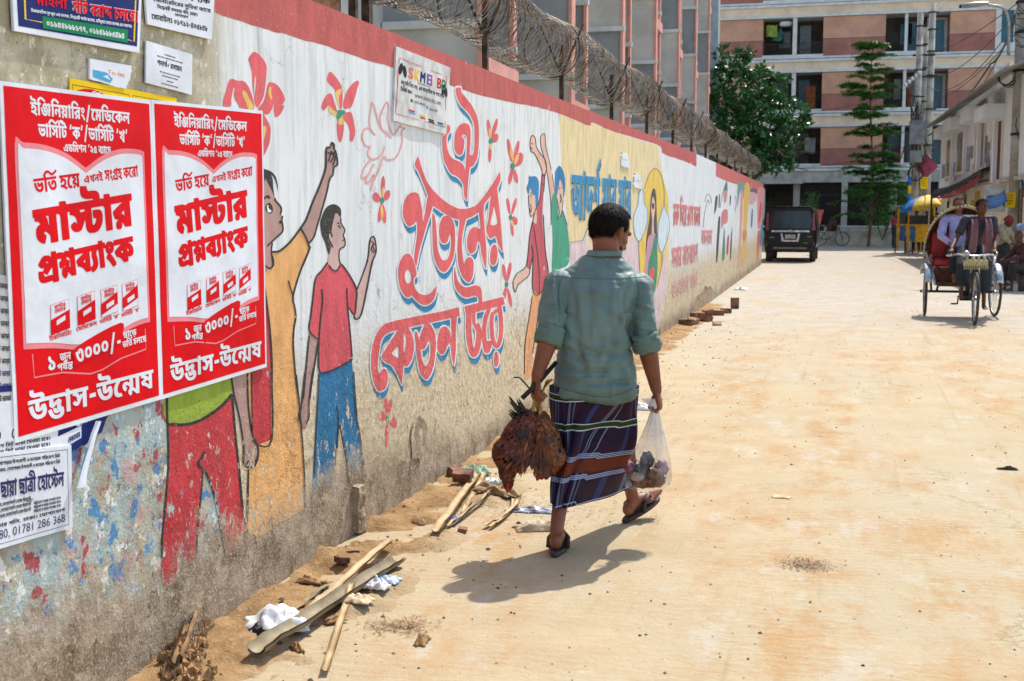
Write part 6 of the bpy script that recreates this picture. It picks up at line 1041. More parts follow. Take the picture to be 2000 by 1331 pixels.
def shrub(x, y, z0, w_, h, n, m, label, seed):
    random.seed(seed); t = thing('shrub', label, 'shrub', (x, y, z0)); mb = MB(); lf = MB()
    for k in range(9):
        a_ = random.random()*2*PI; e = Vector((math.cos(a_)*w_*.4, math.sin(a_)*w_*.3, h*random.uniform(.6, 1))); mb.tube([(0, 0, 0), e*.5+Vector((0, 0, .1)), e], [.02, .014, .006], 4)
        for j in range(n//9): leaf(lf, e*random.uniform(.3, 1.05)+rdir()*w_*.22, rdir(), random.uniform(.08, .16), .05, rdir())
    mb.build('stem', BARK, t); lf.build('foliage', m, t)
shrub(AT(1725, 430, 64).x, 64, .3, 2.2, 2.9, 1800, LEAF_F, 'bushy green shrub at the foot of the feathery tree', 2); shrub(AT(1580, 430, 66).x, 66, .3, 1.0, 2.6, 700, LEAF_F, 'thin shrub growing before the garage grille beside the van', 4)
shrub(AT(1880, 190, 50).x+1.2, 52, 4.9, 1.3, 1.3, 260, LEAF_F, 'small yellowish sapling showing above the white roof eave', 8)
# ================================================================= utility poles and cables
PCON = mat('pole_concrete', '#a5a196', .85, .14, 2, bump=.006, bscale=10)
def pole(u, vt, y, r0, r1, label, zt=None):
    b = AT(u, 480, y); t = thing('utility_pole', label, 'pole', (b.x, y, 0), group='utility poles'); z = zt or AT(u, vt, y).z
    mb = MB(); mb.cyl((0, 0, -.3), (0, 0, z), r0, r1, 14); mb.build('shaft', PCON, t); return t, z
def bands(t, zs, r):
    for z in zs: mb = MB(); mb.cyl((0, 0, z-.03), (0, 0, z+.03), r, r, 12); mb.box((r*1.2, 0, z), (.12, .05, .06)); mb.build('clamp', IRON, t)
p1, z1 = pole(1783, 27, 55, .16, .12, 'grey concrete utility pole hung with a meter box, white insulators and cable bundles'); bands(p1, (5, 6.5, 7.6, 8.6, 9.4), .18)
mb = MB(); mb.bev((.0, -.3, 5.0), (.62, .3, 1.0), .03); mb.bev((-.02, -.28, 4.0), (.5, .3, .5), .03); mb.build('meter_box', mat('box_grey', '#73787a', .6, .12, 4), p1)
mb = MB()
for i in range(5): mb.lathe([(.02, 0), (.09, .02), (.05, .06), (.09, .1), (.05, .14), (.02, .16)], (-.5+.13*i, -.15, 6.9+.13*i), 8)
mb.build('insulator', WH_, p1)
mb = MB(); random.seed(9)
for k in range(26): a_ = random.uniform(-.4, .4); mb.tube([(a_, -.25+.1*random.random(), 2.5+random.random()*2.2), (a_+random.uniform(-.3, .3), -.32, 3.6+random.random()), (random.uniform(-.3, .3), -.25, 5.4+random.random())], .016, 4)
mb.tube([(.0+.3*math.cos(t), -.28, 3.3+.3*math.sin(t)) for t in [i*.5 for i in range(26)]], .03, 4); mb.build('cable_bundle', IRON, p1)
p2, z2 = pole(1806, 8, 55.4, .17, .13, 'tallest of the paired concrete poles, with a magenta diamond sign below'); bands(p2, (4.5, 6, 7.4, 8.4, 9.3, 10.0), .18)
p3, z3 = pole(1795, 55, 56.2, .15, .12, 'shorter grey pole squeezed between the two taller poles'); bands(p3, (6.4, 7.8, 8.8), .18)
mb = MB()
for z in (7.3, 8.2): mb.bbox((-.75, -.22, z), (.15, -.14, z+.08)); 
mb.build('crossarm', IRON, p2)
p4, z4 = pole(1982, 0, 32, .2, .17, 'nearest thick dark concrete pole at the lane side with a yellow flyer', 9.5); bands(p4, (3.5, 5.0, 5.9, 6.6), .21)
mb = MB(); mb.torus((-.32, -.1, 4.85), .2, .014, 'Y', 20, 5)
for k in range(7): mb.torus((-.32+.02*k-.06, -.12+.015*k, 4.85+.012*(k % 3)), .17+.012*k, .009, 'Y', 22, 4)
mb.build('coiled_cable', mat('black_cable', '#191818', .6, .1, 9), p4)
mb = MB(); random.seed(11)
for k in range(14): z = 5.6+.12*k; mb.tube([(-.2, -.2, z), (-.05, -.26, z-.2*random.random()), (.2, -.2, z+.1*random.random())], .012, 4)
mb.build('cable_bundle', mat('black_cable', '#191818'), p4)
lamp = thing('street_lamp', 'grey street lamp head on a curved arm reaching out from the near pole', 'street lamp', (p4.location.x, 32, 0))
a = AT(1968, 48, 32)-Vector((p4.location.x, 32, 0)); h_ = AT(1928, 12, 32)-Vector((p4.location.x, 32, 0)); e_ = AT(1872, 13, 32)-Vector((p4.location.x, 32, 0))
mb = MB(); mb.tube(smooth_poly([(a.x+.02, -.2, a.z-.75), (a.x, -.2, a.z), (a.x-.12, -.2, a.z+.34), (h_.x+.1, -.2, h_.z-.03), (h_.x, -.2, h_.z)], False, 5), .035, 8); mb.build('arm', STEEL, lamp)
mb = MB(); n_ = 10
mb.grid(lambda s_, t_: Vector((h_.x+(e_.x-h_.x)*s_, -.2+.13*math.sin(PI*min(1, .15+s_*.95))**.6*math.cos(t_*2*PI), h_.z+.02+(.05+.03*math.sin(PI*s_))*(math.sin(t_*2*PI) if math.sin(t_*2*PI) > 0 else .6*math.sin(t_*2*PI))-.05*s_)), 14, 15); mb.build('lamp_head', mat('lamp_shell', '#8f9596', .4, .1, 5, metal=.3), lamp)
def cable(name, pts, sag, r, label, group='overhead cables'):
    mb = MB()
    for i in range(len(pts)-1):
        a, b = Vector(pts[i]), Vector(pts[i+1]); mb.tube([a.lerp(b, t/14)-Vector((0, 0, sag*4*(t/14)*(1-t/14))) for t in range(15)], r, 4, cap=False)
    tag(mb.build(name, mat('black_cable', '#191818')), label, 'cable', group)
P4 = p4.location
for i, (z, za_, s_) in enumerate(((6.6, 8.2, .25), (6.4, 7.3, .5), (6.2, 6.9, .7), (5.9, 6.3, .3))): cable('overhead_cable', [(P4.x-.15, 32, z), (p1.location.x+.2*i, 55, za_)], s_, .012, 'black cable sagging from the near pole to the paired poles')
cable('overhead_cable', [(P4.x-.15, 31.9, 6.5), (AT(1935, 125, 40).x, 40, AT(1935, 125, 40).z), (p2.location.x, 55.2, 4.9)], .3, .03, 'thick bundled black cable with a splice between the poles', None)
cable('overhead_cable', [(P4.x-.15, 31.8, 6.3), (AT(1895, 200, 44).x, 44, AT(1895, 200, 44).z), (p2.location.x+.1, 55, 4.2)], .2, .014, 'thin cable passing low over the eave of the white building', None)
cable('overhead_cable', [(ax(1560), 69.8, 7.2), (p1.location.x, 55, 7.0)], .3, .012, 'thin cable running from the apartment front to the paired poles', None)
cable('overhead_cable', [(ax(1500), 69.8, 4.4), (p1.location.x, 55, 4.6)], .5, .012, 'low thin cable crossing before the lowest balconies', None)
cable('overhead_cable', [(P4.x, 32, 4.6), (P4.x-.12, 31.8, 3.7), (P4.x+.1, 31.8, 3.1)], .05, .012, 'loose cable end dangling down the near pole', None)
for z0_, z1_ in ((9.8, 14.5), (10.1, 15)): cable('overhead_cable', [(p2.location.x, 55.3, z0_), (ax(1880), 69.8, z1_)], .2, .01, 'thin wire rising from the tallest pole to the apartment roof')
# ================================================================= white building on the right
WA, WBp = Vector((6.19, 33, 0)), Vector((5.68, 50, 0)); WD = (WBp-WA).normalized(); WN = Vector((-WD.y, WD.x, 0)); RW = Matrix((WN, WD, Vector((0, 0, 1)))).transposed()
def pw(u, v):                                   # pixel -> (distance along the front, height)
    r = ray(u, v); M_ = Matrix(((r.x, -WD.x), (r.y, -WD.y))); t, s_ = M_.inverted() @ (WA.xy-CAM.xy); p = CAM+r*t; return s_, p.z
white = thing('white_building', 'low whitewashed building with a sloping sheet eave behind the near pole', 'building', tuple(WA))
WW, CW = mat('old_whitewash', '#dfe5ea', .85, .03, 1.2), mat('stained_cream', '#d8d0bb', .85, .05, 1.5)
def wbox(mb, x0, x1, y0, y1, z0, z1): mb.box(RW @ Vector(((x0+x1)/2, (y0+y1)/2, (z0+z1)/2)), (x1-x0, y1-y0, z1-z0), M=RW); return mb
mb = MB(); wbox(mb, -7, 0, -3, 17, 2.45, 4.9); mb.build('upper_wall', WW, white); mb = MB(); wbox(mb, -7, -.06, -3, 17, 0, 2.45); mb.build('lower_wall', CW, white)
mb = MB(); V_ = [RW @ Vector(q) for q in ((-.1, -3, 5.15), (.75, -3, 4.75), (.75, 17.4, 4.75), (-.1, 17.4, 5.15), (-.1, -3, 5.2), (.75, -3, 4.8), (.75, 17.4, 4.8), (-.1, 17.4, 5.2))]; mb.add(V_, [(0, 1, 2, 3), (7, 6, 5, 4), (0, 4, 5, 1), (1, 5, 6, 2), (2, 6, 7, 3), (3, 7, 4, 0)], False); mb.build('eave', mat('eave_sheet', '#8d8a83', .7, .12, 3), white)
mb = MB(); wbox(mb, -7, -.2, -3, 17, 4.9, 5.3); wbox(mb, -3, -.6, 5, 9, 5.3, 5.9); mb.build('roof', CW, white)
for i, (u0, v0, u1, v1, m_) in enumerate(((1942, 243, 1957, 318, 'maroon'), (1909, 246, 1924, 292, 'tan'), (1872, 262, 1885, 306, 'tan'), (1852, 275, 1862, 312, 'tan'))):
    s0, za_ = pw(u0, v0); s1, zb_ = pw(u1, v1); zt = max(za_, zb_); zb2 = zt-1.55 if i == 0 else zt-1.3
    a, b = sorted((s0, s1)); f = MB(); wbox(f, .0, .05, a-.12, a, zb2, zt); wbox(f, 0, .05, b, b+.12, zb2, zt); wbox(f, 0, .07, a-.14, b+.14, zb2-.1, zb2); fo = f.build('window_frame', CW, white)
    g = MB(); wbox(g, -.02, .015, a, b, zb2, zt); g.build('window_shutter', mat('shutter_'+m_, '#5a2f2a' if i == 0 else '#8d7f6c', .7, .15, 3), fo)
    c = MB(); wbox(c, 0, .5, a-.2, b+.2, zt+.05, zt+.4); c.build('sun_hood', WW, white)
for s_ in (2.2, 5.5, 8.8, 12.4): wbox(MB(), 0, .12, s_, s_+.3, 2.45, 4.75).build('pilaster', WW, white)
mb = MB(); wbox(mb, -.02, .08, -3, 17, 2.4, 2.5); mb.build('string_course', CONC, white)
random.seed(31); HB = [mat('bill_%s' % n_, c_, .7, .3, 22, col2=d_) for n_, c_, d_ in (('blue', '#3b4a86', '#b9bccb'), ('red', '#a9353f', '#d0c4c4'), ('white', '#c4c6cc', '#55597a'), ('yellow', '#c9a93a', '#8d7a3a'))]
for k in range(34):
    s_ = random.uniform(2, 15.5); z = random.choice((random.uniform(2.6, 3.4), random.uniform(1.2, 2.3), random.uniform(2.7, 4.0))); x = .02 if z > 2.5 else -.045; w_, h2 = random.uniform(.5, 1.0), random.uniform(.3, .55); mb = MB(); wbox(mb, x-.01, x, s_, s_+w_, z, z+h2)
    tag(mb.build('wall_bill', HB[k % 4], loc=WA), 'small weathered handbill pasted on the white building', 'handbill', 'handbills on the white building')
# tarp canopy
ca = thing('tarp_canopy', 'dark navy tarp canopy with a red underside propped out from the white building', 'canopy')
A_, B_, E_, H_, K_ = AT(1917, 330, 36), AT(1820, 373, 46.5), AT(1904, 361, 36.4), AT(1886, 373, 38.5), AT(1852, 387, 43.5)
mb = MB(); mb.grid(lambda s_, t_: A_.lerp(B_, s_)+Vector((.02*t_, -.03*t_, -(.12+.16*s_)*t_-.1*math.sin(PI*s_)+.015*math.sin(s_*40)*t_)), 40, 5); mb.grid(lambda s_, t_: A_.lerp(B_, s_)+Vector((.4*t_, .3*t_, .12*t_-.1*math.sin(PI*s_))), 16, 4); mb.build('tarp_top', mat('navy_tarp', '#1b1f3a', .6, .15, 3), ca)
low_ = smooth_poly([tuple(E_), tuple(H_), tuple(K_), tuple(B_-Vector((0, 0, .26)))], False, 6)
mb = MB(); mb.grid(lambda s_, t_: (A_.lerp(B_, s_)-Vector((0, 0, .12+.16*s_+.1*math.sin(PI*s_)))).lerp(Vector(low_[min(len(low_)-1, int(s_*(len(low_)-1)+.5))]), t_)+Vector((.02, .02, -.03*math.sin(PI*t_)*math.sin(s_*14))), 19, 7); mb.build('tarp_lining', mat('red_tarp', '#8e2326', .6, .15, 3), ca)
mb = MB()
for p_ in (B_, K_, H_): mb.tube([(p_.x, p_.y, -.1), (p_.x, p_.y, p_.z-.1)], .035, 6)
mb.tube([A_-Vector((0, 0, .12)), B_-Vector((0, 0, .12))], .025, 5); mb.build('canopy_pole', mat('bamboo_pole', '#6b553c', .8, .2, 6), ca)
# ================================================================= people
def fuse(name, mb, mats, parent, voxel=.006, smooth=4, after=None, label=None):
    """closed shapes -> one continuous surface"""
    o = mb.build(name, mats, None); r = o.modifiers.new('r', 'REMESH'); r.mode = 'VOXEL'; r.voxel_size = voxel; r.use_smooth_shade = True
    if smooth: s_ = o.modifiers.new('s', 'SMOOTH'); s_.factor = .5; s_.iterations = smooth
    dg = bpy.context.evaluated_depsgraph_get(); me = bpy.data.meshes.new_from_object(o.evaluated_get(dg)); o.modifiers.clear(); old = o.data; o.data = me; me.name = name; bpy.data.meshes.remove(old)
    if not me.materials:
        for m_ in (mats if isinstance(mats, (list, tuple)) else [mats]): me.materials.append(m_)
    me.polygons.foreach_set('use_smooth', [True]*len(me.polygons))
    if after:
        ns = [v.normal.copy() for v in me.vertices]
        for v, n in zip(me.vertices, ns): v.co = v.co + n*after(v.co, n)
        me.update()
    if parent: o.parent = parent; o.matrix_parent_inverse = parent.matrix_world.inverted() if parent.matrix_world != Matrix() else Matrix()
    if label: o['label'] = label
    return o
def basis(f, up=Vector((0, 0, 1))):
    f = f.normalized(); r = f.cross(up).normalized(); u = r.cross(f); return r, f, u
def B3(r, f, u): return Matrix((r, f, u)).transposed()
def head_shapes(mb, c, r, f, u, k=1.0):
    R = B3(r, f, u); P = lambda x, y, z: c+(r*x+f*y+u*z)*k
    mb.ell(P(0, -.012, .03), (.077*k, .098*k, .09*k), 20, R); mb.ell(P(0, .022, -.035), (.062*k, .068*k, .075*k), 16, R)     # skull, face
    mb.ell(P(0, .055, -.078), (.036*k, .034*k, .03*k), 12, R); mb.ell(P(.042, .045, -.02), (.024*k, .03*k, .024*k), 10, R); mb.ell(P(-.042, .045, -.02), (.024*k, .03*k, .024*k), 10, R)
    mb.tube([P(0, .082, .008), P(0, .1, -.018), P(0, .105, -.03), P(0, .085, -.036)], [.009*k, .012*k, .016*k, .012*k], 8)       # nose
    mb.ell(P(0, .086, -.056), (.024*k, .01*k, .006*k), 10, R); mb.ell(P(0, .085, -.065), (.021*k, .01*k, .007*k), 10, R)        # lips
    mb.tube([P(-.05, .07, .022), P(-.02, .088, .028), P(.02, .088, .028), P(.05, .07, .022)], .01*k, 8)                           # brow
    for s in (-1, 1):
        mb.tube([P(s*.074, -.008, .015), P(s*.085, -.02, .012), P(s*.086, -.022, -.012), P(s*.078, -.008, -.035)], [.008*k, .012*k, .011*k, .007*k], 8); mb.ell(P(s*.079, -.012, -.005), (.007*k, .014*k, .026*k), 8, R)
def eyes(c, r, f, u, k, parent):
    for s in (-1, 1):
        mb = MB(); mb.m(0).ell(c+(r*s*.031+f*.073+u*.004)*k, (.0125*k,)*3, 10); mb.m(1).ell(c+(r*s*.031+f*.0825+u*.004)*k, (.0058*k, .0058*k, .0058*k), 8); mb.build('eye', [mat('eye_white', '#7d746a', .5, .03), mat('eye_dark', '#140d0a', .2, .03)], parent)
HAIRM = mat('black_hair', '#211a16', .7, .25, 30, spec=.12, col2='#100d0b')
def hair_on(c, r, f, u, k, parent, length=.03, front=.3, nape=-.05, m=None, n=2600, seed=1, thick=.013, messy=.5):
    """a close shell plus strands; front: how far forward the hairline comes, nape: how far down it goes"""
    R = B3(r, f, u); P = lambda x, y, z: c+(r*x+f*y+u*z)*k; random.seed(seed); o_ = Vector((0, -.012, .03)); rad_ = Vector((.077, .098, .09))
    def ok(d):
        p = Vector((d.x*rad_.x, d.y*rad_.y, d.z*rad_.z))+o_
        line = nape + (.105 if p.y > .02 else 0)*1.0 + max(0, p.y+.01)*.75*(1 if p.y > -.01 else 0)
        if abs(p.x) > .045 and -.035 < p.y < .03: line = max(line, .012)
        return p.z > line and (p.y < .075*front*3.2 or p.z > .085)
    mb = MB()
    mb.grid(lambda a, b: P(*(o_+Vector((rad_.x*1.0*q.x, rad_.y*q.y, rad_.z*q.z))*(1+(thick/.088)*(.75+.5*nz((q.x*5, q.y*5, q.z*5+seed))) if ok(q) else .93))) if (q := Vector((math.sin(PI*(.001+.998*b))*math.cos(2*PI*a), math.sin(PI*(.001+.998*b))*math.sin(2*PI*a), math.cos(PI*(.001+.998*b))))) else None, 64, 44, closed_u=True)
    for i in range(n):
        d = rdir()
        if not ok(d): continue
        p = o_+Vector((rad_.x*d.x, rad_.y*d.y, rad_.z*d.z))*(1+thick/.09*random.uniform(.5, 1.1)); g = Vector((d.x*.5, d.y*.6-.15, -.75+.9*max(0, d.z-.75)))+rdir()*messy; g = (g-d*g.dot(d)*.75).normalized()+d*.18
        q = p+g.normalized()*length*random.uniform(.6, 1.3); s_ = g.cross(d).normalized()*.0016; mb.add([P(*(p+s_)), P(*(p-s_)), P(*(q-s_*.2)), P(*(q+s_*.2))], [(0, 1, 2, 3)], False)
    return mb.build('hair', m or HAIRM, parent)
def hand_shapes(mb, w_, d, n, s, k=1.0, curl=(1.0, 1.1, .8), thumb=.6, spread=.05):
    """w_: wrist, d: towards the fingers, n: the way the fingers close, s: thumb side"""
    d = d.normalized(); n = (n-d*n.dot(d)).normalized(); s = (s-d*s.dot(d)-n*s.dot(n)).normalized(); P = lambda a, b, c: w_+(d*a+n*b+s*c)*k
    R = Matrix((s, n, d)).transposed(); mb.ell(P(.05, 0, 0), (.041*k, .016*k, .054*k), 14, R); mb.ell(P(.02, .004, .018), (.022*k, .015*k, .03*k), 10, R); mb.tube([P(-.03, 0, 0), P(.02, 0, 0)], [.026*k, .026*k], 10, flat=.8)
    for i, (c, l) in enumerate(((.031, .070), (.0105, .078), (-.0105, .072), (-.03, .056))):
        a0 = curl[0]*(.85+.1*i); p = P(.088-.004*abs(i-1), 0, c); ang = a0*.6; pts = [P(.06, 0, c), p]; rr = [.0095*k, .0095*k]
        for j, fr in enumerate((.46, .31, .23)):
            q = pts[-1]+(d*math.cos(ang)+n*math.sin(ang)+s*(spread*(1.5-i)*(1-.4*j)))*l*fr*k*1.05; pts.append(q); rr.append((.0086, .0078, .0062)[j]*k); ang += curl[1]*(.95+.07*i) if j == 0 else curl[2]
        mb.tube(pts, rr, 8)
        for q, r_ in zip(pts[1:], rr[1:]): mb.ell(q, (r_*1.04,)*3, 8)
    t0 = P(.018, .004, .032); t1 = P(.046, .012+.02*thumb, .052-.012*thumb); t2 = P(.068, .02+.034*thumb, .05-.03*thumb); t3 = P(.084, .026+.04*thumb, .042-.045*thumb); mb.tube([t0, t1, t2, t3], [.014*k, .0115*k, .0098*k, .007*k], 8); mb.ell(t3, (.0072*k,)*3, 8)
def foot_shapes(mb, heel, f, up, k=1.0, toe_up=0.0, side=1):
    f = f.normalized(); r = f.cross(up).normalized(); u = r.cross(f); P = lambda a, b, c: heel+(f*a+r*b+u*c)*k; R = B3(r, f, u)
    mb.ell(P(.032, 0, .032), (.03*k, .036*k, .034*k), 12, R); mb.tube([P(.03, 0, .045), P(.09, .0, .05), P(.14, 0, .036), P(.185, 0, .02)], [.034*k, .034*k, .034*k, .03*k], 12, flat=1.0); mb.ell(P(.165, .0, .018), (.047*k, .04*k, .018*k), 12, R)
    for i in range(5):
        b = side*(-.036+.0175*i); l = (.25, .245, .236, .224, .208)[i]; rr = (.0115, .0085, .008, .0075, .0075)[i]; mb.tube([P(.175-.006*i, b*.92, .014), P(l-.018, b, .018+toe_up*.02), P(l, b, .012+toe_up*.04)], [rr*k*1.05, rr*k, rr*k*.85], 8); mb.ell(P(l, b, .012+toe_up*.04), (rr*k*.9,)*3, 8)
def arm_shapes(mb, sh, el, wr, k=1.0):
    m1 = sh.lerp(el, .35); mb.tube([sh, m1, el], [.044*k, .044*k, .038*k], 12); mb.ell(sh, (.046*k,)*3, 12); mb.ell(el, (.039*k,)*3, 12)
    mb.tube([el, el.lerp(wr, .3), el.lerp(wr, .75), wr], [.043*k, .046*k, .034*k, .028*k], 12)
def leg_shapes(mb, hp, kn, an, k=1.0):
    mb.tube([hp, hp.lerp(kn, .5), kn], [.045*k, .052*k, .05*k], 14); mb.ell(kn, (.054*k,)*3, 12); back = Vector((0, 0, 0))
    mb.tube([kn, kn.lerp(an, .3), kn.lerp(an, .75), an], [.052*k, .056*k, .038*k, .034*k], 14); mb.ell(an, (.036*k,)*3, 10)
SKIN = mat('brown_skin', '#824d35', .5, .1, 7, bump=.0012, bscale=120, spec=.35); SKIN_D = mat('dark_skin', '#5f3a28', .5, .1, 7, bump=.001, bscale=90, spec=.35)
def folds(p, a=1.0, s=1.0, seed=0.0):
    q = Vector((p.x*7*s+.6*p.z, p.y*7*s, p.z*2.6*s+seed)); n1 = mnoise.noise(q); n2 = mnoise.noise(Vector((p.x*3*s, p.y*3*s, p.z*13*s+seed+2*p.x))); n3 = mnoise.noise(q*2.6)
    return a*(.55*(.4-abs(n1))+.35*(.35-abs(n2))+.2*n3)
# ================================================================= the walking man
def D(u, v, d): return CAM + ray(u, v)*d
def cloth(name, col, bscale=220, bump=.0006, var=.08, rough=.75): return mat(name, col, rough, var, 5, bump=bump, bscale=bscale, spec=.3)
man = thing('person', 'man in teal shirt and dark checked lungi walking away with chickens and a plastic bag', 'person')
hf = Vector((FW.x, FW.y, 0)).normalized(); hf = (Matrix.Rotation(rad(-4), 3, 'Z') @ hf); mr, mf, mu = basis(hf)
hl_ = G(1084, 1088); hl_.z = .028; hr_ = G(1222, 1022); hr_.z = .03
fL = (mf*1.0+mr*.12).normalized(); fR = (mf*.68+mr*.72+mu*.36).normalized()
anL, anR = hl_+fL*.045+Vector((0, 0, .085)), hr_+fR*.05+Vector((0, 0, .085))
pelv = D(1160, 775, 5.97); knL, knR = D(1108, 880, 5.98), D(1210, 850, 6.28); pelv -= Vector((0, 0, .06)); hpL, hpR = pelv-mr*.06+mf*.03, pelv+mr*.05+mf*.03
shL, shR = D(1096, 557, 5.96), D(1242, 564, 5.99); elL, elR = D(1074, 655, 5.88), D(1262, 668, 5.93); wrL, wrR = D(1048, 738, 5.84), D(1282, 762, 5.97)
neck0, headc = D(1180, 520, 5.99), D(1192, 455, 6.03)
hfw = (mf*.7+mr*.72-mu*.42).normalized(); hr3, hf3, hu3 = basis(hfw)
mb = MB(); head_shapes(mb, headc, hr3, hf3, hu3, 1.1)
mb.tube([neck0-Vector((0, 0, .05)), neck0.lerp(headc, .4), headc-hf3*.03+hu3*-.02], [.074, .068, .066], 14)
mb.tube([pelv, pelv+Vector((0, 0, .18)), D(1168, 620, 5.98), D(1170, 560, 5.99), neck0], [.07, .075, .085, .08, .052], 16, flat=.75)
arm_shapes(mb, shL, elL, wrL); arm_shapes(mb, shR, elR, wrR); mb.tube([shL, neck0-Vector((0, 0, .04)), shR], [.042, .05, .042], 12)
leg_shapes(mb, hpL, knL, anL, .96); leg_shapes(mb, hpR, knR, anR, .96)
foot_shapes(mb, hl_, fL, mu, 1.0, 0, 1); foot_shapes(mb, hr_, fR, mu, 1.0, .5, -1)
hand_shapes(mb, wrL, (D(1046, 775, 5.83)-wrL), mr*.75+mf*.5, mf*1.0-mr*.3, 1.0, (1.2, 1.35, 1.1), .9); hand_shapes(mb, wrR, D(1291, 800, 5.99)-wrR, -mr*1.0+mf*.15, mf*.5-mr*.5, 1.0, (1.25, 1.3, 1.0), .8)
fuse('body', mb, SKIN, man, .0048, 3)
hair_on(headc, hr3, hf3, hu3, 1.1, man, .014, .32, -.058, n=11000, seed=4, thick=.0095, messy=.34)
eyes(headc, hr3, hf3, hu3, 1.06, man)
mb = MB(); R_ = B3(hr3, hf3, hu3); random.seed(2)          # beard along the cheek and jaw
for i in range(900):
    t = random.uniform(-1, 1); p = headc+(hr3*.063*math.sin(t*1.45)+hf3*(.012+.062*math.cos(t*1.45))+hu3*(-.045-.05*random.random()))*1.1; leaf(mb, p, rdir()*.4-hu3+hf3*.3, .014, .0022, hr3)
mb.build('beard', HAIRM, man)
SHIRT = cloth('teal_shirt', '#677d77', 260, .0007, .09, .52)
# shirt: rings of (left px, right px, row, depth, half thickness)
rows = [(1084, 1241, 772, 5.96, .125), (1086, 1240, 740, 5.96, .13), (1090, 1236, 690, 5.97, .13), (1094, 1232, 640, 5.97, .135), (1094, 1236, 600, 5.98, .135), (1088, 1246, 570, 5.98, .125), (1090, 1248, 545, 5.99, .105), (1112, 1232, 522, 6.0, .085), (1138, 1212, 503, 6.01, .066)]
mb = MB(); vs = []; n_ = 36
for l, r, v, d, th in rows:
    c = D((l+r)/2, v, d); hw = (r-l)/2/F_PX*d
    for j in range(n_):
        a = 2*PI*j/n_; ca, sa = math.cos(a), math.sin(a); e = .8
        vs.append(c+mr*hw*math.copysign(abs(ca)**e, ca)+mf*th*math.copysign(abs(sa)**.9, sa))
fs = [(i*n_+j, i*n_+(j+1) % n_, (i+1)*n_+(j+1) % n_, (i+1)*n_+j) for i in range(len(rows)-1) for j in range(n_)]+[tuple(range(n_-1, -1, -1)), tuple(range((len(rows)-1)*n_, len(rows)*n_))]
mb.add(vs, fs, True)
def sleeve(mb, sh, el, wr, end):
    q = [sh-(el-sh)*.12+Vector((0, 0, .0)), sh, sh.lerp(el, .35), sh.lerp(el, .75), el, el.lerp(wr, end)]; mb.tube(q, [.05, .068, .064, .058, .056, .054], 16); mb.ell(sh, (.069, .069, .06), 14)
sleeve(mb, D(1090, 553, 5.96), elL, wrL, .06); sleeve(mb, D(1249, 561, 5.99), elR, wrR, .1)
# the tail of the shirt dips at the back
bk = D(1185, 768, 5.845); mb.ell(bk, (.145, .03, .05), 18, B3(mr, mf, mu))
WST = D(1160, 740, 5.97).z; ARM = D(1160, 610, 5.97).z
def to_px(p): q = p-CAM; f = q.dot(FW); return CX+F_PX*q.dot(RT)/f, CY-F_PX*q.dot(UP)/f
CREASE = [(((1129,544),(1134,600),(1143,668)), 7, .9), (((1228,548),(1217,584),(1222,620),(1231,662)), 5, -1.3), (((1087,538),(1091,582),(1094,640)), 4, -1.2), (((1136,668),(1178,684),(1228,662)), 5, 1.1), (((1098,699),(1146,716),(1226,706)), 6, .9), (((1093,728),(1160,742),(1236,736)), 6, .8), (((1182,622),(1222,604)), 5, .9), (((1158,552),(1166,610),(1160,660)), 8, .7), (((1204,556),(1196,600),(1204,650)), 7, .8), (((1105,560),(1112,620),(1126,690)), 6, .7), (((1190,690),(1236,672)), 5, .9), (((1096,660),(1130,688)), 5, .9), (((1110,760),(1180,766),(1232,752)), 5, .6), (((1062,600),(1090,592)), 4, -.8), (((1240,590),(1268,604)), 4, .9), (((1236,620),(1272,628)), 4, -.8), (((1064,626),(1094,634)), 4, .8), (((1246,640),(1278,645)), 4, .9)]
CREASE = [(smooth_poly([(float(a), float(b)) for a, b in pts], False, 6), w_, a_) for pts, w_, a_ in CREASE]
def crease(p):
    u, v = to_px(p); k = 0
    for pts, w_, a_ in CREASE:
        best = 1e9; sg = 1; tt = 0
        for i in range(len(pts)-1):
            ax_, ay = pts[i]; bx, by = pts[i+1]; dx, dy = bx-ax_, by-ay; t = max(0, min(1, ((u-ax_)*dx+(v-ay)*dy)/(dx*dx+dy*dy))); ex, ey = u-ax_-dx*t, v-ay-dy*t; d = math.hypot(ex, ey)
            if d < best: best = d; sg = 1 if dx*ey-dy*ex > 0 else -1; tt = (i+t)/(len(pts)-1)
        if best < 4*w_: fa = max(0, math.sin(PI*min(1, max(0, .12+.76*tt)))); d = best*sg; k += a_*.0062*fa*(math.exp(-(d/w_)**2)-.9*math.exp(-((d-1.7*w_)/w_)**2))
    return k
def shirt_fold(p, n):
    z = p.z; k = folds(p, .03, 1.0, 3.1) + folds(p, .011, 2.3, 8.2); low = max(0, 1-abs(z-WST-.05)/.16); k += low*.024*(.35-abs(mnoise.noise(Vector((p.dot(mr)*2.2+1, 0, z*17+1.6*p.dot(mr)))))) ; x_ = (p-pelv).dot(mr)
    for s in (-1, 1):                           # drag lines falling from the arm pits
        dx = x_-s*.17; dz = ARM-z; k += .02*math.exp(-((dx*s+.55*dz+.02)/.022)**2)*(1 if 0 < dz < .22 else 0)*math.exp(-dz*4) - .016*math.exp(-((dx*s+.3*dz+.045)/.02)**2)*(1 if 0 < dz < .3 else 0)
    if n.dot(FW) < .2: k += crease(p)*1.35
    return max(k, -.014)
sh_ = fuse('shirt', mb, SHIRT, man, .006, 3, shirt_fold)
mb = MB(); nb_ = neck0+Vector((0, 0, .0))                        # collar, standing and folded over
cc = D(1178, 500, 6.0)
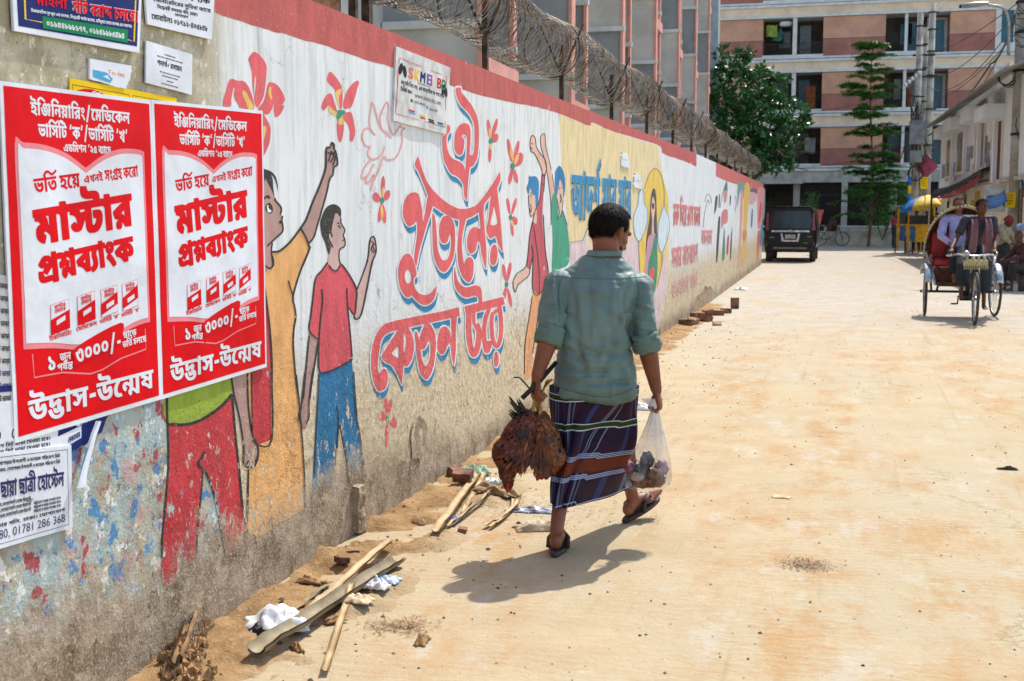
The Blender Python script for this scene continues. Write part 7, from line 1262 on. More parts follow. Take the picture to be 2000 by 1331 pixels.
def collar(u_, v_):
    a = rad(-160)+rad(320)*u_-PI/2; x, y = math.cos(a), math.sin(a); r1 = .074+.012*v_; h = .036*math.sin(min(1, v_*1.25)*PI*.62)-.03*max(0, v_-.55)*1.6
    return cc+mr*x*r1*1.0+mf*(y*r1*.9)+Vector((0, 0, h-.012))+mr*.012*(h*20)
mb.grid(collar, 30, 10); co = mb.build('collar', SHIRT, sh_)
so_ = co.modifiers.new('t', 'SOLIDIFY'); so_.thickness = .004
mb = MB()                                       # yoke seam
ys_ = [(1078+186*i/14, 539+5*math.sin(i/14*PI)+2*(i/14)) for i in range(15)]
from mathutils.bvhtree import BVHTree
def snap(o, pts_uv, lift):
    t = BVHTree.FromObject(o, bpy.context.evaluated_depsgraph_get()); r = []
    for u, v in pts_uv:
        d = ray(u, v).normalized(); h = t.ray_cast(CAM, d)
        if h[0]: r.append(h[0]+h[1]*lift)
    return r
for q_ in (ys_, [(1101, 533), (1093, 556), (1091, 580), (1094, 606)], [(1240, 540), (1247, 562), (1246, 588), (1238, 612)], [(1090, 756), (1130, 768), (1180, 776), (1225, 765), (1236, 755)]): mb = MB(); mb.tube(snap(sh_, smooth_poly([(float(a), float(b)) for a, b in q_], False, 5), .0004), .0017, 5); mb.build('shirt_seam', mat('seam_thread', '#4f6664', .8, .1), sh_)
CUFF = cloth('shirt_cuff', '#62786f', 200, .0008)
for el, wr, k, sd in ((elL, wrL, .09, 2), (elR, wrR, .13, 5)):
    mb = MB(); dd = (wr-el).normalized(); a0 = el-dd*.035; m_ = el.lerp(wr, .0)
    for i, (o0, r0) in enumerate(((-.03, .053), (-.005, .057), (.018, .058), (.036, .054))):
        c = el+dd*o0; n2 = dd.orthogonal().normalized(); q2 = dd.cross(n2); mb.tube([c+(n2*math.cos(t)+q2*math.sin(t))*(r0+.007*nz((math.cos(t)*1.7, math.sin(t)*1.7, sd+i)))+dd*.012*nz((math.cos(t)*1.3, math.sin(t)*1.3, sd+9+i)) for t in [2*PI*j/26 for j in range(26)]], .0135, 7, closed=True)
    mb.tube([el-dd*.04, el+dd*.038], [.054, .054], 18); fuse('cuff', mb, CUFF, sh_, .005, 2, lambda p, n: folds(p, .012, 2.4, 7))
# lungi
def lungi_mat():
    m, t, b = newmat('checked_lungi'); tc = t.n('ShaderNodeTexCoord'); sx = t.n('ShaderNodeSeparateXYZ'); t.l(tc.outputs['UV'], sx.inputs[0]); U, V = sx.outputs[0], sx.outputs[1]
    def band(x, c, w_): return t.ramp(t.math('ABSOLUTE', t.math('SUBTRACT', x, c)), w_, w_*.75)
    fr = t.math('FRACT', t.math('MULTIPLY', U, 9.0))
    c = t.mix(t.ramp(t.noise(tc.outputs['Object'], 9, 4), .3, .7), C('#251633'), C('#180f26')); c = t.mix(t.math('MULTIPLY', band(t.math('FRACT', t.math('MULTIPLY', V, 2.9)), .5, .22), .2), c, C('#4a1f28'))
    for x, k in ((.42, .014), (.47, .012), (.62, .012)): c = t.mix(t.math('MULTIPLY', band(fr, x, k), .55), c, C('#8ea0c4'))
    c = t.mix(t.math('MULTIPLY', band(fr, .1, .05), .3), c, C('#3d5aa0'))
    for v0 in (.06, .30): 
        c = t.mix(band(V, v0, .026), c, C('#253a1c')); c = t.mix(t.math('MULTIPLY', band(V, v0-.024, .0045), .9), c, C('#c2cad6')); c = t.mix(t.math('MULTIPLY', band(V, v0+.026, .0055), .9), c, C('#c2cad6'))
    c = t.mix(band(V, .655, .075), c, C('#5c2414')); c = t.mix(t.math('MULTIPLY', band(V, .655, .055), .5), c, C('#74321a'))
    for v0 in (.555, .572, .588, .742, .757, .772, .985): c = t.mix(t.math('MULTIPLY', band(V, v0, .005), .85), c, C('#a9b4d2'))
    t.l(c, b.inputs['Base Color']); b.inputs['Roughness'].default_value = .7; b.inputs['Specular IOR Level'].default_value = .2
    bp = t.n('ShaderNodeBump'); bp.inputs['Distance'].default_value = .0006; t.l(t.noise(tc.outputs['Object'], 300, 3), bp.inputs['Height']); t.l(bp.outputs[0], b.inputs['Normal']); return m
def set_uv(o, fn):
    me = o.data; uv = me.uv_layers.new(name='UVMap')
    for p in me.polygons:
        us = [fn(me.vertices[me.loops[li].vertex_index].co) if callable(fn) else fn[me.loops[li].vertex_index] for li in p.loop_indices]
        mx = max(q[0] for q in us)
        for li, q in zip(p.loop_indices, us): uv.data[li].uv = (q[0]+(1 if mx-q[0] > .5 else 0), q[1])
LT, RT_ = D(1122, 752, 5.97), D(1200, 752, 5.97); LM, RM = D(1118, 870, 5.98), D(1203, 865, 6.16); LB, RB = D(1094, 985, 5.84), D(1226, 952, 6.42)
mb = MB(); uvs = []; nu, nv = 120, 70
def ring_pt(a, t):
    if t < .5: k = t/.5; L, R, r = LT.lerp(LM, k), RT_.lerp(RM, k), .115*(1-k)+.095*k
    else: k = (t-.5)/.5; L, R, r = LM.lerp(LB, k), RM.lerp(RB, k), .095*(1-k)+.05*k
    n = mr*math.cos(a)+mf*math.sin(a); w_ = (R-L).normalized().dot(n); s = .5+.5*math.tanh(w_*3.2); p = L.lerp(R, s)+n*r
    # folds: one heavy pleat running down from the right hip to the left calf, smaller ones beside it
    ph = math.atan2(math.sin(a), math.cos(a)); f = 0
    for a0, sl, am, wd in ((-1.15, -.75, .03, .16), (-.9, -.5, -.022, .13), (-1.75, -.2, .014, .14), (-2.2, .25, -.012, .16), (-.35, -.15, .016, .12), (-1.45, -.62, -.016, .1)):
        dlt = (ph-(a0+sl*t)+PI) % (2*PI)-PI; f += am*math.exp(-(dlt/wd)**2)*min(1, t*2.2)
    f *= 1.35; f += .014*mnoise.noise(Vector((ph*2.2, t*3, 1)))+.004*mnoise.noise(Vector((ph*6, t*5, 4)))*t
    z = p.z + .012*math.sin(ph*2+1)*t
    return Vector((p.x, p.y, 0))+n*f+Vector((0, 0, z))
mb.grid(lambda u_, v_: ring_pt(2*PI*u_, v_), nu, nv, closed_u=True)
lg = mb.build('lungi', lungi_mat(), man); so2 = lg.modifiers.new('t', 'SOLIDIFY'); so2.thickness = .003
uvl = [(((i % nu)/nu), (i//nu)/(nv-1) + .03*math.sin(2*PI*(i % nu)/nu+.6) + (.035 if .70 < ((i % nu)/nu) < .86 else 0)*((i//nu)/(nv-1))) for i in range(nu*nv)]; set_uv(lg, uvl)
# sandals
SAND_M = mat('sandal_rubber', '#3d2f2b', .6, .1, 10)
def sandal(heel, f, parent, side):
    r = f.cross(mu).normalized(); up = r.cross(f); base = heel-up*.026; mb = MB(); out = []
    for i in range(28):
        t = 2*PI*i/28; y = .125+.142*math.sin(t); x = .043*math.cos(t)*(1.0+.18*math.sin(t)); out.append((x, y-.012))
    R = Matrix((r, f, up)).transposed(); mb.prism(out, .024, R, base); o = mb.build('sandal', SAND_M, parent); bv = o.modifiers.new('b', 'BEVEL'); bv.width = .006; bv.segments = 2
    mb = MB(); P = lambda x, y, z: base+r*x+f*y+up*z; mid = P(side*-.016, .195, .045)
    for s in (-1, 1): mb.tube([P(s*.046, .085, .02), P(s*.044, .11, .06), P(s*.02-.01*side, .155, .078), mid], [.009, .011, .012, .006], 8, flat=1.6)
    mb.tube([mid, P(side*-.018, .205, .02)], .005, 6); mb.build('strap', SAND_M, o)
sandal(hl_, fL, man, 1); sandal(hr_, fR, man, -1)
# ================================================================= what he carries
random.seed(14)
gripL = D(1050, 778, 5.83)
def fowl(name, label, c, axis, rx, ry, rz, cols, headp, seed, tailp=None):
    """bird hung by its feet: body along axis, feather by feather"""
    random.seed(seed); b = thing(name, label, 'chicken', tuple(c)); ms = [mat('feather_'+x.lstrip('#'), x, .5, .25, 16, spec=.4) for x in cols]; R = axis.to_track_quat('Z', 'Y').to_matrix()
    mb = MB(); mb.ell((0, 0, 0), (rx, ry, rz), 18, R); mb.ell(R @ Vector((0, 0, -rz*.45)), (rx*1.12, ry*1.15, rz*.6), 16, R); mb.ell(R @ Vector((0, 0, rz*.7)), (rx*.6, ry*.6, rz*.45), 12, R)
    nk = (headp-c); mb.tube([R @ Vector((0, 0, -rz*.7)), (R @ Vector((0, 0, -rz*.9))).lerp(nk, .5), nk], [rx*.75, rx*.5, .022], 12); mb.ell(nk, (.023, .023, .027), 10); o = fuse('body', mb, ms[0], b, .007, 3)
    f = MB(); me = o.data; nv_ = len(me.vertices)
    for i in range(3200):
        v = me.vertices[random.randrange(nv_)]; d = axis*-.9+rdir()*.22; d = (d-v.normal*d.dot(v.normal)*.9).normalized()+v.normal*.05; f.cur = min(len(ms)-1, int(abs(random.gauss(0, .9)+1.1*mnoise.noise(v.co*9)))); leaf(f, v.co+v.normal*.002, d, random.uniform(.016, .027), .0125, v.normal)
    f.build('plumage', ms, b)
    for s in (-1, 1):
        w_ = MB()
        for i in range(80): q = R @ Vector((s*rx*(1.02+.1*random.random()), -ry*.35+random.uniform(-.5, .6)*ry, random.uniform(-.6, .35)*rz)); w_.cur = random.choice((0, 0, 1)); leaf(w_, q, axis*-.9+rdir()*.25, random.uniform(.05, .085), .014, R @ Vector((s, 0, 0)))
        w_.build('wing', [ms[0], ms[-1]], b)
    cm = MB(); hx = nk.normalized(); sx_ = hx.orthogonal().normalized()
    for i in range(4): cm.ell(nk+hx*.012*(i-1)-mf*.018+rdir()*.004, (.006, .013, .013), 8)
    cm.ell(nk+hx*.03-mf*.008, (.009, .012, .016), 8); cm.build('comb', mat('comb_red', '#b0142a', .45, .1, 20), b); bk_ = MB(); bk_.tube([nk+hx*.015, nk+hx*.045], [.008, .001], 6); bk_.build('beak', mat('beak_horn', '#8f7440', .4, .1), b)
    lg_ = MB(); g_ = gripL-c
    for s in (-1, 1):
        a_ = R @ Vector((s*rx*.35, 0, rz*.85)); e_ = g_+mr*.012*s+mf*.01; lg_.tube([a_, a_.lerp(e_, .6), e_, e_+mr*.02*s+Vector((0, 0, .05))], [.016, .0075, .006, .006], 7)
        t0 = e_+mr*.02*s+Vector((0, 0, .05))
        for q in (-.8, 0, .8): lg_.tube([t0, t0+mr*(.012*q+.018)+Vector((0, 0, .03))+mf*.012*q, t0+mr*(.02*q+.036)+Vector((0, 0, .042))], [.0045, .004, .0016], 5)
    lg_.build('legs', mat('yellow_leg', '#a57a3a', .5, .15, 20), b)
    if tailp:
        t_ = MB()
        for i in range(16): d = (tailp-c-(R @ Vector((0, 0, rz*.7))))+rdir()*.03; leaf(t_, R @ Vector((0, 0, rz*.65))+rdir()*.018, d, d.length*random.uniform(.7, 1.2), .022, mf+rdir()*.3)
        t_.build('tail', mat('tail_black', '#161b22', .3, .2, 10, spec=.6), b)
    return b
fowl('rooster', 'dark chestnut rooster hanging head down with red comb nearest the wall', D(1012, 862, 5.82), (gripL-D(1008, 868, 5.82)).normalized(), .08, .085, .145, ('#52200f', '#743417', '#2c100b', '#8a4a22'), D(994, 944, 5.8), 6, D(1000, 788, 5.8))
fowl('hen', 'golden brown hen hanging beside the man\'s checked lungi', D(1064, 866, 5.85), (gripL-D(1066, 870, 5.85)).normalized(), .072, .078, .14, ('#6b3612', '#93561a', '#2c1c0d', '#52280f'), D(1052, 922, 5.9), 16)
mb = MB(); mb.tube([D(1020, 778, 5.8), D(1052, 747, 5.83), D(1086, 708, 5.9)], [.012, .0125, .011], 8); mb.tube([D(1003, 738, 5.8), D(1013, 737, 5.8), D(1018, 741, 5.8), D(1046, 772, 5.82)], .0038, 6)
tag(mb.build('dark_rod', mat('dark_handle', '#1d1816', .5, .15, 12)), 'dark rod with a thin bent hook gripped together with the chickens', 'rod')
# plastic bag
bag = thing('plastic_bag', 'clear plastic bag of feathers and meat hanging from his right hand', 'bag')
def plastic():
    m, t, b = newmat('clear_plastic'); tc = t.n('ShaderNodeTexCoord'); n = t.noise(t.scale(tc.outputs['Object'], (14, 14, 3)), 1.5, 4, .6)
    out = m.node_tree.nodes['Material Output']; tr = t.n('ShaderNodeBsdfTransparent'); tr.inputs[0].default_value = (.93, .93, .94, 1); mx = t.n('ShaderNodeMixShader'); b.inputs['Base Color'].default_value = C('#cfd0d2'); b.inputs['Roughness'].default_value = .25; b.inputs['Specular IOR Level'].default_value = .7
    sz = t.n('ShaderNodeSeparateXYZ'); t.l(tc.outputs['Generated'], sz.inputs[0]); t.l(t.math('ADD', t.ramp(n, .38, .75, .03, .3), t.ramp(sz.outputs[2], .35, .75, 0, .35)), mx.inputs[0]); t.l(tr.outputs[0], mx.inputs[1]); t.l(b.outputs[0], mx.inputs[2]); t.l(mx.outputs[0], out.inputs['Surface'])
    bp = t.n('ShaderNodeBump'); bp.inputs['Distance'].default_value = .006; t.l(n, bp.inputs['Height']); t.l(bp.outputs[0], b.inputs['Normal']); return m
bt = D(1279, 797, 5.98)
prof = [(1252, 1292, 779, .02), (1264, 1286, 790, .014), (1272, 1286, 799, .011), (1266, 1291, 820, .022), (1254, 1297, 850, .045), (1238, 1303, 880, .075), (1224, 1310, 910, .095), (1216, 1313, 932, .098), (1216, 1309, 946, .08), (1226, 1298, 955, .045), (1245, 1280, 958, .01)]
def bag_pt(u_, v_):
    q = v_*(len(prof)-1); i = min(len(prof)-2, int(q)); k = q-i; a, b = prof[i], prof[i+1]; l, r, y, th = (a[j]*(1-k)+b[j]*k for j in range(4)); an = 2*PI*u_; up = max(0, 1-v_*1.2)
    w_ = 1+.09*up*math.sin(an*9+v_*2)+.05*nz((math.cos(an)*2, math.sin(an)*2, v_*5)); c = D((l+r)/2, y, 5.98); return c+mr*math.cos(an)*(r-l)/2/F_PX*5.98*w_+mf*math.sin(an)*th*w_
mb = MB(); mb.grid(bag_pt, 72, 40, closed_u=True); mb.build('film', plastic(), bag)
random.seed(8)
mb = MB(); MEAT = [mat('feather_mix', '#8a5228', .7, .35, 70, col2='#2c160d'), mat('pink_meat', '#a96a74', .45, .2, 60, col2='#5a1f2c'), mat('dark_offal', '#1d1917', .4, .3, 30), mat('pale_feather', '#a89488', .7, .2, 30)]
def mass(c, r, m, sd, amp=.35):
    mb.cur = m; me_ = MB(); me_.ell(Vector((0, 0, 0)), (1, 1, 1), 26); k = lambda p: 1+amp*(.7*nz(p*1.7+Vector((sd, 0, 0)))+.5*nz(p*4+Vector((0, sd, 0)))+.3*nz(p*9)); mb.add([c+Vector((p[0]*r[0], p[1]*r[1], p[2]*r[2]))*k(Vector(p)) for p in me_.v], me_.f, True)
mass(D(1264, 936, 5.98), (.088, .075, .042), 0, 1, .25); mass(D(1232, 914, 5.96), (.03, .04, .035), 1, 5); mass(D(1264, 900, 5.95), (.034, .03, .042), 2, 8); mass(D(1292, 914, 5.97), (.034, .04, .036), 1, 12); mass(D(1250, 918, 5.93), (.034, .03, .03), 2, 15); mass(D(1278, 926, 5.92), (.04, .03, .026), 0, 18); mass(D(1244, 930, 5.92), (.035, .03, .022), 3, 21)
ct = mb.build('contents', MEAT, bag)
fb = MB()
for i in range(1100):
    u, v = random.uniform(1220, 1308), 954-54*random.random()**1.7; x = (u-1264)/38
    if x*x+((v-918)/32)**2 > 1: continue
    fb.cur = random.choice((0, 0, 1, 2)); leaf(fb, D(u, v, 5.98-.07*math.sqrt(max(0, 1-x*x))+random.uniform(0, .02)), rdir(), random.uniform(.012, .024), .006, rdir())
fb.build('feathers', [mat('feather_mix', '#8a5228'), mat('feather_rust', '#a8602c', .7, .2, 30), mat('feather_dark', '#2f1a12', .7, .2, 30)], bag)
# ================================================================= simple figures for the people further off
def figure(label, loc, face, k, shirt, low, pose, head_dir=None, hairkw=None, sleeves='short', lowkind='trousers', vox=.014, skin=None, group=None):
    """pose: joints in metres, x to the figure's right, y forward, z up (for a 1.7 m person), keys shL shR elL .. anR, nk, hd, pl"""
    r, f, u = basis(face); t = thing('person', label, 'person', tuple(loc), group=group); P = {q: (r*c[0]+f*c[1]+u*c[2])*k for q, c in pose.items()}; sk = skin or SKIN_D
    hr, hff, hu = basis((r*head_dir[0]+f*head_dir[1]+u*head_dir[2]) if head_dir else f)
    mb = MB(); head_shapes(mb, P['hd'], hr, hff, hu, k*1.02); mb.tube([P['nk']-u*.04, P['nk'].lerp(P['hd'], .5), P['hd']-u*.03*k], [.06*k, .054*k, .05*k], 10)
    mb.tube([P['pl'], P['pl'].lerp(P['nk'], .5), P['nk']-u*.06], [.095*k, .1*k, .08*k], 12, flat=.8)
    for s in 'LR':
        arm_shapes(mb, P['sh'+s], P['el'+s], P['wr'+s], k*.92); d = (P['wr'+s]-P['el'+s]).normalized(); hand_shapes(mb, P['wr'+s], d, (f*.3-u).normalized() if abs(d.z) < .7 else f, (r if s == 'L' else -r)*.7+f*.5, k*.95, (.9, 1.0, .7), .5)
        hp = P['pl']+r*(.085*k*(1 if s == 'R' else -1))-u*.03*k; leg_shapes(mb, hp, P['kn'+s], P['an'+s], k*.9); foot_shapes(mb, P['an'+s]-f*.04*k-u*.075*k, f, u, k*.95, 0, 1 if s == 'L' else -1)
    fuse('body', mb, sk, None, vox*.7, 2).parent = t
    c = MB(); ch = P['pl'].lerp(P['nk'], .75); c.tube([P['pl']-u*.06*k, P['pl'].lerp(ch, .5), ch, P['nk']-u*.045*k], [.15*k, .145*k, .15*k, .075*k], 16, flat=.72)
    c.tube([P['shL'], ch.lerp(P['nk'], .6), P['shR']], [.062*k, .08*k, .062*k], 12)
    for s in 'LR':
        c.tube([P['sh'+s]+u*.005, P['sh'+s].lerp(P['el'+s], .5), P['sh'+s].lerp(P['el'+s], .8)], [.066*k, .066*k, .07*k], 12); c.ell(P['sh'+s], (.068*k,)*3, 10)
        if sleeves == 'long': c.tube([P['sh'+s], P['el'+s], P['el'+s].lerp(P['wr'+s], .9)], [.062*k, .055*k, .043*k], 12); c.ell(P['el'+s], (.056*k,)*3, 10)
    fuse('shirt', c, shirt, None, vox, 2, lambda p, n: folds(p, .022*k, 1.1, loc[0]+loc[1])).parent = t
    c = MB()
    for s in 'LR':
        hp = P['pl']+r*(.085*k*(1 if s == 'R' else -1)); e = P['an'+s]+u*.06*k
        if lowkind == 'lungi': c.tube([hp, P['kn'+s], P['kn'+s].lerp(e, .72)], [.13*k, .115*k, .105*k], 14)
        else: c.tube([hp, P['kn'+s], e], [.105*k, .078*k, .062*k], 14); c.ell(P['kn'+s], (.08*k,)*3, 10)
    c.ell(P['pl'], (.145*k, .13*k, .13*k), 14, B3(r, f, u)); fuse('lungi' if lowkind == 'lungi' else 'trousers', c, low, None, vox, 2, lambda p, n: folds(p, .018*k, 1.2, 4)).parent = t
    if hairkw is not None: h = hair_on(P['hd'], hr, hff, hu, k*1.02, t, **hairkw)
    eyes(P['hd'], hr, hff, hu, k*1.02, t)
    return t, P, (r, f, u), (hr, hff, hu)
STAND = dict(hd=(0, .03, 1.58), nk=(0, 0, 1.42), pl=(0, 0, .95), shL=(-.18, 0, 1.38), shR=(.18, 0, 1.38), elL=(-.24, -.02, 1.1), elR=(.24, -.02, 1.1), wrL=(-.24, .08, .86), wrR=(.24, .08, .86), knL=(-.1, .02, .5), knR=(.1, .02, .5), anL=(-.11, 0, .08), anR=(.11, 0, .08))
# ================================================================= cycle rickshaw
RO = Vector((4.07, 20.5, 0)); RF = Vector((.05, -1, 0)).normalized(); RX = Vector((1, .05, 0)).normalized(); RM_ = Matrix((RX, RF, Vector((0, 0, 1)))).transposed()
rk = thing('cycle_rickshaw', 'decorated cycle rickshaw with chrome fenders and a folded hood coming up the lane', 'rickshaw', tuple(RO))
L3 = lambda x, y, z: RM_ @ Vector((x, y, z))
CHR, TYRE, BLK, MARO, GOLD, REDV = mat('worn_chrome', '#b9bcbd', .3, .15, 12, metal=.85), mat('tyre_rubber', '#4a443d', .85, .15, 10), mat('black_frame', '#1f1c1b', .5, .15, 10), mat('maroon_lining', '#5a1f28', .6, .3, 18, col2='#8a5a3c'), mat('gold_trim', '#c9b68a', .5, .35, 60, col2='#6f7348'), mat('red_vinyl', '#a5141f', .4, .15, 6)
def wheel(x, y, tilt, r=.385):
    o = thing('wheel', None, None); o.parent = rk; c = L3(x, y, r); o.location = c; M = Matrix.Rotation(tilt, 3, 'Z')
    mb = MB(); mb.torus((0, 0, 0), r-.02, .021, 'X', 40, 8, RM_ @ M); mb.build('tyre', TYRE, o); mb = MB(); mb.torus((0, 0, 0), r-.045, .01, 'X', 40, 6, RM_ @ M)
    for i in range(28): a = 2*PI*i/28; s_ = .025*(1 if i % 2 else -1); mb.tube([RM_ @ M @ Vector((s_, .03*math.cos(a+.5), .03*math.sin(a+.5))), RM_ @ M @ Vector((0, (r-.045)*math.cos(a), (r-.045)*math.sin(a)))], .0022, 3)
    mb.cyl(RM_ @ M @ Vector((-.05, 0, 0)), RM_ @ M @ Vector((.05, 0, 0)), .028, n=10); mb.build('rim', CHR, o); return o
wheel(-.52, 0, rad(4)); wheel(.52, 0, rad(-4)); wheel(0, 1.62, rad(3))
for s in (-1, 1):
    mb = MB(); mb.grid(lambda a, b: L3(s*.52+(.055*(2*b-1)), -.0+.43*math.cos(rad(20)+a*rad(125)), .385+.43*math.sin(rad(20)+a*rad(125))+.02*(1-(2*b-1)**2)), 18, 7); o = mb.build('fender', CHR, rk); o.modifiers.new('t', 'SOLIDIFY').thickness = .004
mb = MB(); mb.tube([L3(-.6, 0, .385), L3(.6, 0, .385)], .02, 8); mb.tube([L3(0, 0, .4), L3(0, .75, .36), L3(0, 1.3, .8)], .024, 8); mb.tube([L3(0, .72, .36), L3(0, .6, .95)], .022, 8); mb.tube([L3(0, .66, .8), L3(0, 1.34, .86)], .02, 8)
for s in (-1, 1): mb.tube([L3(s*.05, 1.62, .385), L3(s*.055, 1.5, .72), L3(s*.03, 1.4, .84)], .014, 7); mb.tube([L3(s*.35, 0, .4), L3(s*.3, .15, .7), L3(s*.42, .1, .85)], .018, 7); mb.tube([L3(s*.42, -.1, .39), L3(s*.44, -.25, .85)], .018, 6)
mb.tube([L3(0, 1.42, .84), L3(0, 1.4, .98)], .018, 8); mb.build('frame', BLK, rk)
mb = MB(); mb.tube([L3(-.30, 1.1, .99), L3(-.24, 1.3, 1.01), L3(0, 1.4, .99), L3(.24, 1.3, 1.01), L3(.30, 1.1, .99)], .013, 8); mb.tube([L3(-.34, 1.02, .985), L3(-.28, 1.16, .99)], .018, 8); mb.tube([L3(.34, 1.02, .985), L3(.28, 1.16, .99)], .018, 8); mb.build('handlebar', CHR, rk)
mb = MB(); mb.ell(L3(-.13, 1.47, 1.02), (.05, .05, .05), 12); mb.ell(L3(-.02, 1.47, .965), (.02, .02, .02), 8); mb.ell(L3(.13, 1.47, .965), (.02, .02, .02), 8); mb.build('headlamp', CHR, rk)
mb = MB(); mb.bev(L3(0, 1.5, .89), (.34, .06, .1), .02, M=RM_); 
for i in range(13): mb.tube([L3(-.16+.0267*i, 1.54, .85), L3(-.16+.0267*i, 1.55, .80)], .007, 5)
for i in range(4): mb.tube([L3(-.12+.08*i, 1.5, .93), L3(-.12+.08*i, 1.48, 1.0)], .02, 6)
mb.build('front_ornament', GOLD, rk)
for s in (-1, 1):
    mb = MB()
    for i in range(16): mb.ell(L3(s*.058, 1.46+.008*i, .80-.022*i), (.011, .011, .011), 6)
    mb.build('bead_chain', CHR, rk)
mb = MB(); mb.cyl(L3(-.1, .72, .36), L3(.1, .72, .36), .07, n=14); mb.tube([L3(-.12, .72, .36), L3(-.14, .82, .25)], .011, 5); mb.tube([L3(.12, .72, .36), L3(.14, .62, .47)], .011, 5); mb.bev(L3(-.19, .83, .25), (.09, .07, .02), .005, M=RM_); mb.bev(L3(.19, .61, .47), (.09, .07, .02), .005, M=RM_); mb.build('crank', BLK, rk)
mb = MB(); mb.bev(L3(0, .6, .98), (.17, .24, .06), .02, M=RM_); mb.build('saddle', BLK, rk)
mb = MB(); mb.bev(L3(0, .35, .52), (.8, .46, .05), .012, M=RM_); mb.bev(L3(0, .13, .65), (.84, .04, .24), .012, M=RM_); mb.build('footboard', mat('rust_paint', '#5f3423', .7, .2, 8), rk)
mb = MB(); mb.bev(L3(0, -.12, .84), (.84, .5, .13), .04, M=RM_); mb.build('seat', REDV, rk); mb = MB(); mb.bev(L3(0, -.36, 1.08), (.86, .1, .5), .04, M=RM_); mb.build('seat_back', REDV, rk)
def hood(a, b, off=0.0):
    th = rad(200)*a-rad(10); x = -(.53-off)*math.cos(th); z = .98+(.7-off)*max(-.3, math.sin(th))**.9 if math.sin(th) > 0 else .98+.5*math.sin(th); return L3(x, -.42+.42*b*(.35+.65*max(0, math.sin(th))), z+.03*b)
mb = MB(); mb.grid(lambda a, b: hood(a, b), 30, 9); mb.grid(lambda a, b: hood(a, b, .015), 30, 9); mb.grid(lambda a, b: hood(a, 0).lerp(L3(0, -.46, .95), b), 30, 8); mb.build('hood', MARO, rk)
mb = MB(); pts = [hood(i/36, 1.0)+L3(0, .01, 0) for i in range(37)]; mb.tube(pts, .016, 7)
for i in range(36): mb.ell(pts[i].lerp(pts[i+1], .5)+L3(0, .012, .012), (.024, .02, .022), 6)
mb.build('hood_trim', GOLD, rk)
mb = MB()
for s in (-1, 1): mb.tube([L3(s*.53, -.05, 1.0), L3(s*.46, .05, .8), L3(s*.42, .38, .52)], .022, 7)
mb.build('side_rail', CHR, rk)
for s in (-1, 1): mb = MB(); mb.bev(L3(s*.44, -.1, .82), (.03, .4, .3), .012, M=RM_); mb.build('side_panel', MARO, rk)
# driver and passenger
DRV = dict(hd=(-.02, .12, 1.0), nk=(0, .04, .84), pl=(0, -.08, .32), shL=(-.2, .04, .8), shR=(.2, .04, .8), elL=(-.28, .16, .53), elR=(.28, .16, .53), wrL=(-.31, .42, .36), wrR=(.31, .42, .36), knL=(-.15, .3, .08), knR=(.15, .26, .14), anL=(-.17, .2, -.33), anR=(.19, .06, -.5))
DRV = {q: (-c[0], c[1], c[2]) for q, c in DRV.items()}; DRV = {(q[:-1]+('R' if q[-1] == 'L' else 'L') if q[-1] in 'LR' else q): c for q, c in DRV.items()}
PURP = cloth('plum_shirt', '#3b3540', 200, .0006); NAVY = cloth('navy_cloth', '#232b38', 200, .0006)
dv, DP, (dr_, df_, du_), dh = figure('person pedalling the rickshaw in a plum shirt with a red checked scarf', RO+L3(.07, .62, .73), RF, .98, PURP, NAVY, {q: (c[0]-{'h': .13, 'n': .1, 's': .08, 'e': .03}.get(q[0], -.05 if q[0] == 'w' else 0), c[1], c[2]) for q, c in DRV.items()}, (-.35, 1, -.05), dict(length=.032, front=.3, nape=-.05, n=3000, seed=3, thick=.017), lowkind='lungi')
def scarf_mat():
    m, t, b = newmat('checked_scarf'); tc = t.n('ShaderNodeTexCoord'); ch = t.n('ShaderNodeTexChecker'); ch.inputs['Scale'].default_value = 55; t.l(tc.outputs['Object'], ch.inputs[0]); ch.inputs[1].default_value = C('#8a2f3a'); ch.inputs[2].default_value = C('#7d7270'); t.l(t.mix(t.ramp(t.noise(tc.outputs['Object'], 14), .35, .65), ch.outputs[0], C('#6b4a4f')), b.inputs['Base Color']); b.inputs['Roughness'].default_value = .8; return m
mb = MB()
for s in (-1, 1):
    c0 = DP['nk']; pts = [c0-df_*.06+du_*.03, c0+dr_*s*.085+du_*.02, c0+dr_*s*.1+df_*.13-du_*.1, c0+dr_*s*.11+df_*.19-du_*.3, c0+dr_*s*(.12+.02*s)+df_*.2-du_*.54]; pts = smooth_poly([tuple(p) for p in pts], False, 4)
    mb.grid(lambda a, b: Vector(pts[min(len(pts)-1, int(b*(len(pts)-1)+.5))])+dr_*((a-.5)*(.075+.05*b))+df_*.012*math.sin(a*9), 9, len(pts))
sc = mb.build('scarf', scarf_mat(), dv); sc.modifiers.new('t', 'SOLIDIFY').thickness = .008
PAS = dict(hd=(0, .02, .82), nk=(0, -.04, .66), pl=(0, -.04, .1), shL=(-.2, -.03, .61), shR=(.2, -.03, .61), elL=(-.27, .1, .34), elR=(.27, .1, .34), wrL=(-.2, .36, .2), wrR=(.16, .38, .22), knL=(-.13, .42, .12), knR=(.11, .42, .12), anL=(-.13, .48, -.3), anR=(.1, .48, -.3))
pv, PP_, pb_, ph_ = figure('person riding in the rickshaw in a lavender shirt, dark trousers and glasses', RO+L3(-.05, -.1, .92), RF, 1.0, cloth('lavender_shirt', '#a9a9d6', 200, .0005), NAVY, PAS, (.05, 1, -.05), dict(length=.02, front=.2, nape=-.05, n=1800, seed=6, thick=.011), 'long', skin=mat('tan_skin', '#8a5a40', .5, .1, 7))
mb = MB()
